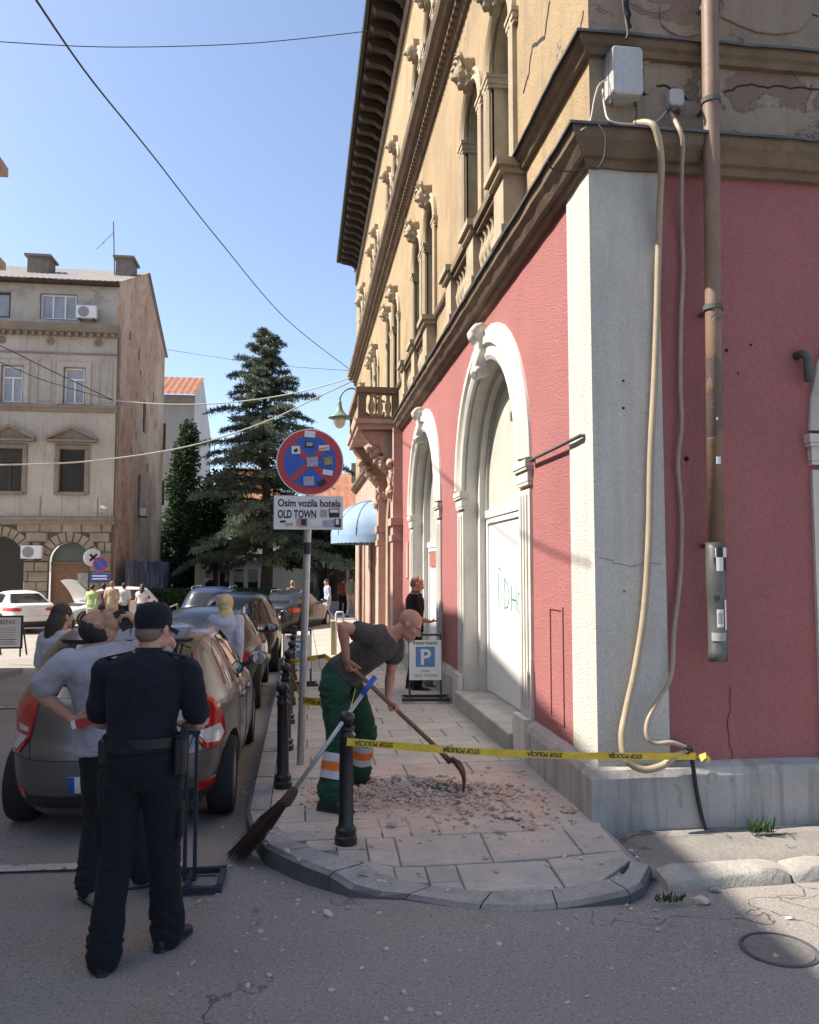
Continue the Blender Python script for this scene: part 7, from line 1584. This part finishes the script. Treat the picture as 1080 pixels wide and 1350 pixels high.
m_navy = clothm('navy_uniform_cloth', (.014, .016, .024)); m_navyT = clothm('navy_uniform_trousers', (.013, .014, .019)); m_gtee = clothm('light_grey_tee', (.46, .44, .47)); m_dkt = clothm('dark_trousers', (.02, .02, .025)); m_wgrey = clothm('charcoal_tee', (.075, .067, .063)); m_wgreen = clothm('green_work_trousers', (.018, .065, .038)); m_blk2 = clothm('black_cloth', (.014, .014, .016)); m_hairk = pm('dark_hair', (.022, .017, .014), .6, .3, 40, fine=.3, fs=120, bump=.003, bs=160); m_hairb = pm('brown_hair', (.055, .03, .02), .55, .3, 40, fine=.3, fs=120, bump=.003, bs=160); m_stub = pm('grey_stubble', (.26, .17, .13), .7, .3, 60, fine=.4, fs=220)
m_shoeb = pm('black_leather', (.018, .018, .018), .5, .3, 20, bump=.002, bs=60); m_shoeg = pm('grey_suede', (.22, .22, .22), .9, .3, 20); m_refl = pm('reflective_grey', (.52, .52, .52), .4, .15, 20); m_org = pm('fluorescent_orange', (.75, .16, .03), .7, .12, 20)
# --- policeman seen from behind
CP = at_z(180, 1262, 0)
Jc = dict(fwd=(.12, 1, 0), hfwd=(.55, .83, -.03), hup=(0, 0, 1), pelvis=(.0, .0, .97), waist=(.0, .0, 1.18), neck=(.02, .03, 1.52), head=(.045, .055, 1.672), shL=(-.19, .02, 1.45), shR=(.225, .0, 1.45), elL=(-.235, .07, 1.19), wrL=(-.13, .29, 1.12), elR=(.285, .05, 1.17), wrR=(.17, .29, 1.12), hdL=(.6, .7, .1), hdR=(-.6, .7, .1), pnL=(.3, .2, -1), pnR=(-.3, .2, -1),
    hipL=(-.095, 0, .92), hipR=(.10, .02, .92), knL=(-.115, .0, .50), anL=(-.135, -.11, .095), knR=(.115, .07, .51), anR=(.135, .10, .095), toeL=(-.25, 1, 0), toeR=(.45, .9, 0))
Jc['toeL'] = (-.1, 1, 0)
cop, gc, fc = person('policeman in navy uniform and cap, seen from behind, hands held before him', CP, Jc, [('shirt', m_navy, dict(hem=.17, sleeve=.80, loose=.013, fold=.007, collar=True, grow=.02)), ('trousers', m_navyT, dict(top=.21, width=1.0, fold=.009, leg=1.09)), ('shoes', m_shoeb, dict(boot=True)), ('hair', m_stub, dict(style='nape')), ('cap', m_navy)], SK2, build=1.07, vox=.0075, scale=.98)
m_belt = pm('black_duty_belt', (.012, .012, .013), .55, .2)
b = MB(); bc = gc['pelvis'].lerp(gc['waist'], .62); s_ = Vector((1, -.12, 0)).normalized(); d_2 = Vector((.12, 1, 0)).normalized()
V = []
for dz in (-.024, .024):
    V += ring(bc + Vector((0, 0, dz)), s_ * .190, d_2 * .140, 28, 2.3)
belt = b.add(V, [(k, (k + 1) % 28, 28 + (k + 1) % 28, 28 + k) for k in range(28)]).build('belt', m_belt, cop, smooth=True)
ht = bc + s_ * .19 + Vector((0, -.03, -.02)); MB().obox(ht + Vector((.015, 0, -.06)), Vector((.028, 0, 0)), Vector((0, .05, 0)), Vector((0, 0, .09))).build('holster', m_belt, cop, bevel=.012); MB().beam(ht + Vector((.02, -.02, .02)), ht + Vector((.045, -.03, .11)), .035, .05).build('pistol_grip', m_belt, cop, bevel=.008)
MB().obox(bc - s_ * .175 + Vector((0, -.06, -.05)), Vector((.025, 0, 0)), Vector((0, .03, 0)), Vector((0, 0, .065))).build('belt_pouch', m_belt, cop, bevel=.01)
for sg in (-1, 1): # shoulder straps and cargo pockets
    sh = gc['shR'] if sg > 0 else gc['shL']; MB().beam(sh + Vector((0, -.015, .072)), gc['neck'].lerp(sh, .35) + Vector((0, -.01, .055)), .045, .008).build('shoulder_strap', m_navy, cop)
    kn, hp = (gc['knR'], gc['hipR']) if sg > 0 else (gc['knL'], gc['hipL']); c_ = hp.lerp(kn, .62); MB().obox(c_ + Vector((sg * .092, 0, 0)), Vector((.012, 0, 0)), Vector((0, .065, 0)), Vector((0, 0, .085))).build('cargo_pocket', m_navyT, cop, bevel=.01)
# --- man looking up, phone at his face
MP = at_z(150, 1182, 0)
Jm = dict(fwd=(.75, .66, 0), hfwd=(.30, .05, .95), hup=(-.95, .05, .28), pelvis=(-.03, .0, .93), waist=(-.06, 0, 1.14), neck=(-.115, -.01, 1.475), head=(-.105, -.02, 1.605), shR=(-.255, -.155, 1.40), shL=(.03, .15, 1.41), elR=(-.43, -.12, 1.235), wrR=(-.215, -.185, 1.075), elL=(.27, .17, 1.47), wrL=(.115, -.03, 1.60), hdR=(.95, .1, -.25), pnR=(0, .9, .2), hdL=(-.55, -.25, .75), pnL=(-.75, .1, -.6), curlR=(45, 50, 30), curlL=(55, 55, 35), thumbL=-1,
    hipL=(.04, .07, .89), hipR=(-.09, -.07, .89), knL=(.09, .10, .49), anL=(.13, .14, .09), knR=(-.10, -.03, .49), anR=(-.13, -.04, .09), toeL=(.9, .3, 0), toeR=(.05, -1, 0))
Jm['toeR'] = (.55, -.6, 0)
man, gm, fm = person('stocky man in light grey tee craning his head back, phone held to his face', MP, Jm, [('shirt', m_gtee, dict(hem=-.10, sleeve=.72, loose=.026, fold=.008, grow=.022, flare=.01)), ('trousers', m_dkt, dict(width=.98, fold=.008)), ('shoes', m_shoeg), ('hair', m_hairk, dict(style='crop'))], SK1, build=1.22, vox=.0075)
ph = at_y(162, 817, gm['wrL'].y - .03); tag(MB().obox(ph, Vector((.030, 0, -.058)), Vector((.030, .0, .016)), Vector((0, .005, 0))).build('mobile_phone', m_blackpl, bevel=.003), 'black mobile phone held against the upturned face', 'phone')
pk = gm['wrR'] + Vector((.07, -.035, -.01)); pkt = thing('cigarette_packet', 'small red and white packet in the hand at the waist of the grey tee man', 'packet', pk); MB().obox(pk, Vector((.045, 0, .01)), Vector((0, .012, 0)), Vector((-.006, 0, .022))).build('carton', m_sred, pkt); MB().obox(pk + Vector((-.052, 0, -.011)), Vector((.012, 0, .003)), Vector((0, .0122, 0)), Vector((-.006, 0, .022))).build('lid', m_swhite, pkt)
bg_ = MB().tube([gm['shL'] + Vector((.0, -.02, .075)), gm['neck'].lerp(gm['pelvis'], .35) + Vector((.17, -.05, 0)), gm['pelvis'] + Vector((.02, -.20, .22)), gm['pelvis'] + Vector((-.1, -.17, .12))], .012, 6).build('bag_strap', m_blk2, man)
# --- bald worker bending over the shovel
WY = 6.5; WP = Vector((.36, 6.5, pave_z(.36, 6.5)))
def wj(u, v, y): q = at_y(u, v, y) - WP; return (q.x, q.y, q.z)
Jw = dict(fwd=(1, -.12, -.1), hfwd=(.80, -.28, -.55), hup=(.52, -.10, .85), pelvis=wj(447, 893, 6.5), waist=wj(468, 872, 6.48), neck=wj(514, 838, 6.42), head=wj(540, 824, 6.38), shR=wj(491, 838, 6.24), shL=wj(521, 847, 6.60), elR=wj(452, 826, 6.12), wrR=wj(461, 866, 6.20), elL=wj(515, 888, 6.58), wrL=wj(516, 918, 6.50), hdR=(.25, .2, -1), pnR=(.8, .6, 0), hdL=(.25, -.1, -1), pnL=(.8, -.2, .3), curlR=(70, 75, 45), curlL=(70, 75, 45),
    hipR=wj(441, 905, 6.38), hipL=wj(458, 903, 6.62), knR=wj(446, 972, 6.30), anR=wj(433, 1050, 6.22), knL=wj(482, 962, 6.72), anL=wj(474, 1022, 6.86), toeR=(.9, -.45, 0), toeL=(1, .1, 0))
HR, HL = at_y(464, 880, 6.26) - WP, at_y(520, 933, 6.46) - WP
for hh, sd in ((HR, 'R'), (HL, 'L')):
    hd = Vector(Jw['hd' + sd]).normalized(); pn = Vector(Jw['pn' + sd]); pn = (pn - hd * pn.dot(hd)).normalized(); Jw['wr' + sd] = tuple(hh - hd * .085 - pn * .030)
for k_ in ('anR', 'anL'): Jw[k_] = (Jw[k_][0], Jw[k_][1], .10)
work, gw, fw = person('bald worker in charcoal tee and green reflective trousers bending over a shovel', WP, Jw, [('shirt', m_wgrey, dict(hem=.10, sleeve=.45, loose=.022, fold=.007, grow=.018)), ('trousers', m_wgreen, dict(width=1.08, fold=.012, top=.14, leg=.90, bands=[((.26, .40), m_refl), ((.40, .55), m_org), ((.55, .68), m_refl)])), ('shoes', m_shoeb, dict(boot=True))], SK3, build=1.05, vox=.0075)
for sd, sg in (('R', -1), ('L', 1)): c_ = gw['hip' + sd].lerp(gw['kn' + sd], .55); MB().obox(c_ + Vector((0, sg * .105, 0)), Vector((.065, 0, 0)), Vector((0, .01, 0)), Vector((0, 0, .08))).build('cargo_pocket', m_wgreen, work, bevel=.01)
# shovel through both fists
h1 = gw['wrR'] + Vector((.045, .03, -.085)); h2 = gw['wrL'] + Vector((.045, -.02, -.085)); h1 = at_y(464, 880, 6.26); h2 = at_y(520, 933, 6.46); dr = (h2 - h1).normalized(); top_ = h1 - dr * .10; soc = at_y(592, 1001, 6.62)
sv = thing('shovel', 'long wooden-handled shovel pushed into the plaster rubble', 'shovel', at_z(607, 1048, .12)); m_hand = pm('worn_wood_handle', (.22, .13, .08), .7, .35, 14, fine=.3)
MB().tube([top_, h1, h2, soc], [.017, .018, .018, .019], 10).build('handle', m_hand, sv, smooth=True)
tip = at_z(609, 1049, .135); m_steel = pm('rusty_shovel_steel', (.17, .11, .08), .6, .4, 12, metal=.4, fine=.3)
bd_ = (tip - soc); V = []; bs = Vector((.25, 1, 0)).normalized(); nn = 9
for i in range(nn):
    t = i / (nn - 1); c_ = soc + bd_ * t + Vector((.05 * math.sin(t * math.pi), 0, .02 * math.sin(t * math.pi))); hw = .022 if t < .12 else (.11 * min(1, (t - .05) * 5)) * (1 if t < .75 else math.sqrt(max(.02, 1 - ((t - .75) / .26) ** 2)))
    for j in range(7): a = j / 3 - 1; V.append(c_ + bs * hw * a + Vector((.03, 0, .02)) * (a * a) * (1 - .4 * t))
k = len(V); V += [v + Vector((-.004, 0, -.003)) for v in V]; Fq = [(i * 7 + j, i * 7 + j + 1, (i + 1) * 7 + j + 1, (i + 1) * 7 + j) for i in range(nn - 1) for j in range(6)]
MB().add(V, Fq + [tuple(q_ + k for q_ in f_) for f_ in Fq]).build('blade', m_steel, sv, smooth=True); MB().cyl(soc - dr * .12, soc + bd_ * .08, .022, n=10).build('socket', m_steel, sv, smooth=True)
# --- man in black by the second door
q = at_y(546, 880, 12.6); Jd = stand(1.76, (1, -.25, 0), .06, .0); Jd.update(hfwd=(.9, -.2, -.35), wrR=(.22, -.20, 1.06), elR=(.02, -.22, 1.12), hdR=(1, -.2, .2), pnR=(0, 0, 1), curlR=(15, 20, 10))
person('man in black polo and trousers looking at his hand beside the second shop door', (q.x, 12.6, pave_z(1.7, 12.6)), Jd, [('shirt', m_blk2, dict(sleeve=.85, collar=True, fold=.006, loose=.024, grow=.02)), ('trousers', m_blk2), ('shoes', m_shoeb), ('hair', m_stub, dict(style='crop'))], SK2, vox=.011, build=1.1)
# --- woman with handbag beyond the hatchback
q = at_y(78, 860, 8.1); m_wtop = clothm('white_knit', (.62, .60, .60)); wp = (q.x, 8.1, road_z(8.1)); Jf = stand(1.60, (.25, 1, 0), .2, .12); Jf['hfwd'] = (.7, .7, 0)
woman, gf, ff = person('woman in white top with long brown hair walking away, black handbag on her arm', wp, Jf, [('shirt', m_wtop, dict(sleeve=.9, hem=-.2, flare=.02)), ('trousers', m_dkt), ('shoes', m_shoeb), ('hair', m_hairb, dict(style='long', len=.36))], SK2, vox=.010, girl=True)
hbp = gf['wrL'] + Vector((-.02, -.02, -.10)); hbg = thing('handbag', 'black leather handbag hanging at the side of the woman in white', 'handbag', hbp); MB().obox(hbp + Vector((0, 0, -.12)), Vector((.06, .02, 0)), Vector((-.04, .13, 0)), Vector((0, 0, .12))).build('pouch', m_shoeb, hbg, bevel=.03); MB().tube([hbp + Vector((-.03, .1, -.02)), hbp + Vector((0, .03, .1)), hbp + Vector((.02, -.03, .1)), hbp + Vector((.03, -.1, -.02))], .009, 6).build('handle', m_shoeb, hbg)
# --- woman in yellow headscarf between the cars
q = at_y(297, 830, 10.62); Jh = stand(1.62, (.15, 1, 0), .12, .08); Jh['hfwd'] = (.6, .8, 0)
person('woman in pale yellow headscarf and light blue tunic stepping between parked cars', (q.x, 10.62, road_z(10.6)), Jh, [('shirt', clothm('pale_blue_tunic', (.50, .54, .66)), dict(sleeve=1.5, hem=-.35, flare=.04, loose=.022)), ('trousers', m_dkt), ('shoes', m_shoeb), ('scarf', clothm('yellow_scarf', (.62, .50, .28)))], SK2, vox=.011, girl=True)
# --- strollers before the grey house
m_lgn = clothm('pale_green_cloth', (.42, .55, .25)); m_brn = clothm('brown_cloth', (.16, .09, .09)); m_khk = clothm('khaki_cloth', (.46, .36, .25)); m_jean = clothm('blue_jeans', (.04, .06, .11)); m_wh2 = clothm('white_cloth', (.70, .69, .67)); m_crm = clothm('cream_cloth', (.66, .62, .54)); m_olv = clothm('olive_cloth', (.16, .17, .12)); m_ltb = clothm('light_blue_shirt', (.45, .52, .62))
far = [(121, 30.0, 1.62, (.2, 1, 0), 'woman in pale green blouse and cream trousers strolling before the white hatchback', [('shirt', m_lgn, dict(sleeve=1.5, hem=-.25, flare=.03)), ('trousers', m_crm), ('shoes', m_shoeb), ('hair', m_hairk, dict(style='bun'))], True),
 (136, 30.4, 1.64, (.1, 1, 0), 'dark-haired person in brown top and blue jeans amid the strolling group', [('shirt', m_brn, dict(sleeve=.9)), ('trousers', m_jean), ('shoes', m_shoeb), ('hair', m_hairk)], False),
 (147, 30.0, 1.74, (0, 1, 0), 'bald man in khaki shirt with a shoulder strap amid the strolling group', [('shirt', m_khk, dict(sleeve=.9)), ('trousers', m_khk), ('shoes', m_shoeb), ('hair', m_stub, dict(style='crop'))], False),
 (163, 30.6, 1.66, (-.1, 1, 0), 'person in white tee and dark shorts walking beside the khaki man', [('shirt', m_wh2, dict(sleeve=.8)), ('trousers', m_dkt, dict(leg=.3)), ('shoes', m_shoeb), ('hair', m_hairk)], False),
 (187, 29.6, 1.64, (.1, 1, 0), 'long-haired woman in white top and black trousers walking at the end of the group', [('shirt', m_wh2, dict(sleeve=.3, hem=.12)), ('trousers', m_dkt), ('shoes', m_wgrey), ('hair', m_hairb, dict(style='long', len=.42))], True),
 (385, 31.5, 1.72, (.25, 1, 0), 'person in rust jacket with a brown backpack walking off beyond the parked cars', [('shirt', m_brn, dict(sleeve=1.5)), ('trousers', m_dkt), ('shoes', m_shoeb), ('hair', pm('fair_hair', (.35, .22, .10), .6, .3, 40))], False),
 (432, 33.0, 1.76, (-1, -.3, 0), 'man in light blue shirt and pale trousers with a shoulder bag by the white hoop', [('shirt', m_ltb, dict(sleeve=1.5)), ('trousers', clothm('pale_grey_trousers', (.38, .40, .42))), ('shoes', m_shoeb), ('hair', m_hairk)], False),
 (463, 35.2, 1.84, (.4, 1, 0), 'tall man in olive tee and khaki shorts walking past the corner of the street front', [('shirt', m_olv, dict(sleeve=.8)), ('trousers', m_khk, dict(leg=.2)), ('shoes', m_shoeb), ('hair', m_hairk)], False),
 (452, 37.5, 1.70, (.2, 1, 0), 'person in red-brown top in the shade behind the olive tee man', [('shirt', clothm('rust_red_cloth', (.25, .06, .05)), dict(sleeve=.8)), ('trousers', m_dkt), ('shoes', m_shoeb), ('hair', m_hairk)], False),
 (404, 36.5, 1.72, (1, .2, 0), 'dark-clad person standing in the tree shade behind the sign pole', [('shirt', m_blk2, dict(sleeve=1.5)), ('trousers', m_jean), ('shoes', m_shoeb), ('hair', m_hairk)], False)]
for (u, y, h, fwd, lab, cl, girl) in far:
    q = at_y(u, 800, y); r_, gg, _ = person(lab, (q.x, y, road_z(y) + (.08 if y > 34.5 else 0)), stand(h, fwd, rnd.uniform(.12, .26), rnd.uniform(.05, .16)), cl, SK2, vox=.02, hands=False, feat=False, girl=girl)
    if u == 385:
        p = gg['neck'].lerp(gg['pelvis'], .4) + Vector((-.05, -.19, 0)); t = thing('backpack', 'brown backpack on the person in the rust jacket', 'backpack', p); MB().ell(p, (.16, 0, 0), (0, .10, 0), (0, 0, .24), 14, 10).build('sack', clothm('brown_backpack', (.10, .06, .045)), t, smooth=True); MB().obox(p + Vector((0, -.09, -.06)), Vector((.10, 0, 0)), Vector((0, .03, 0)), Vector((0, 0, .09))).build('front_pocket', clothm('brown_backpack', (.10, .06, .045)), t, bevel=.02)
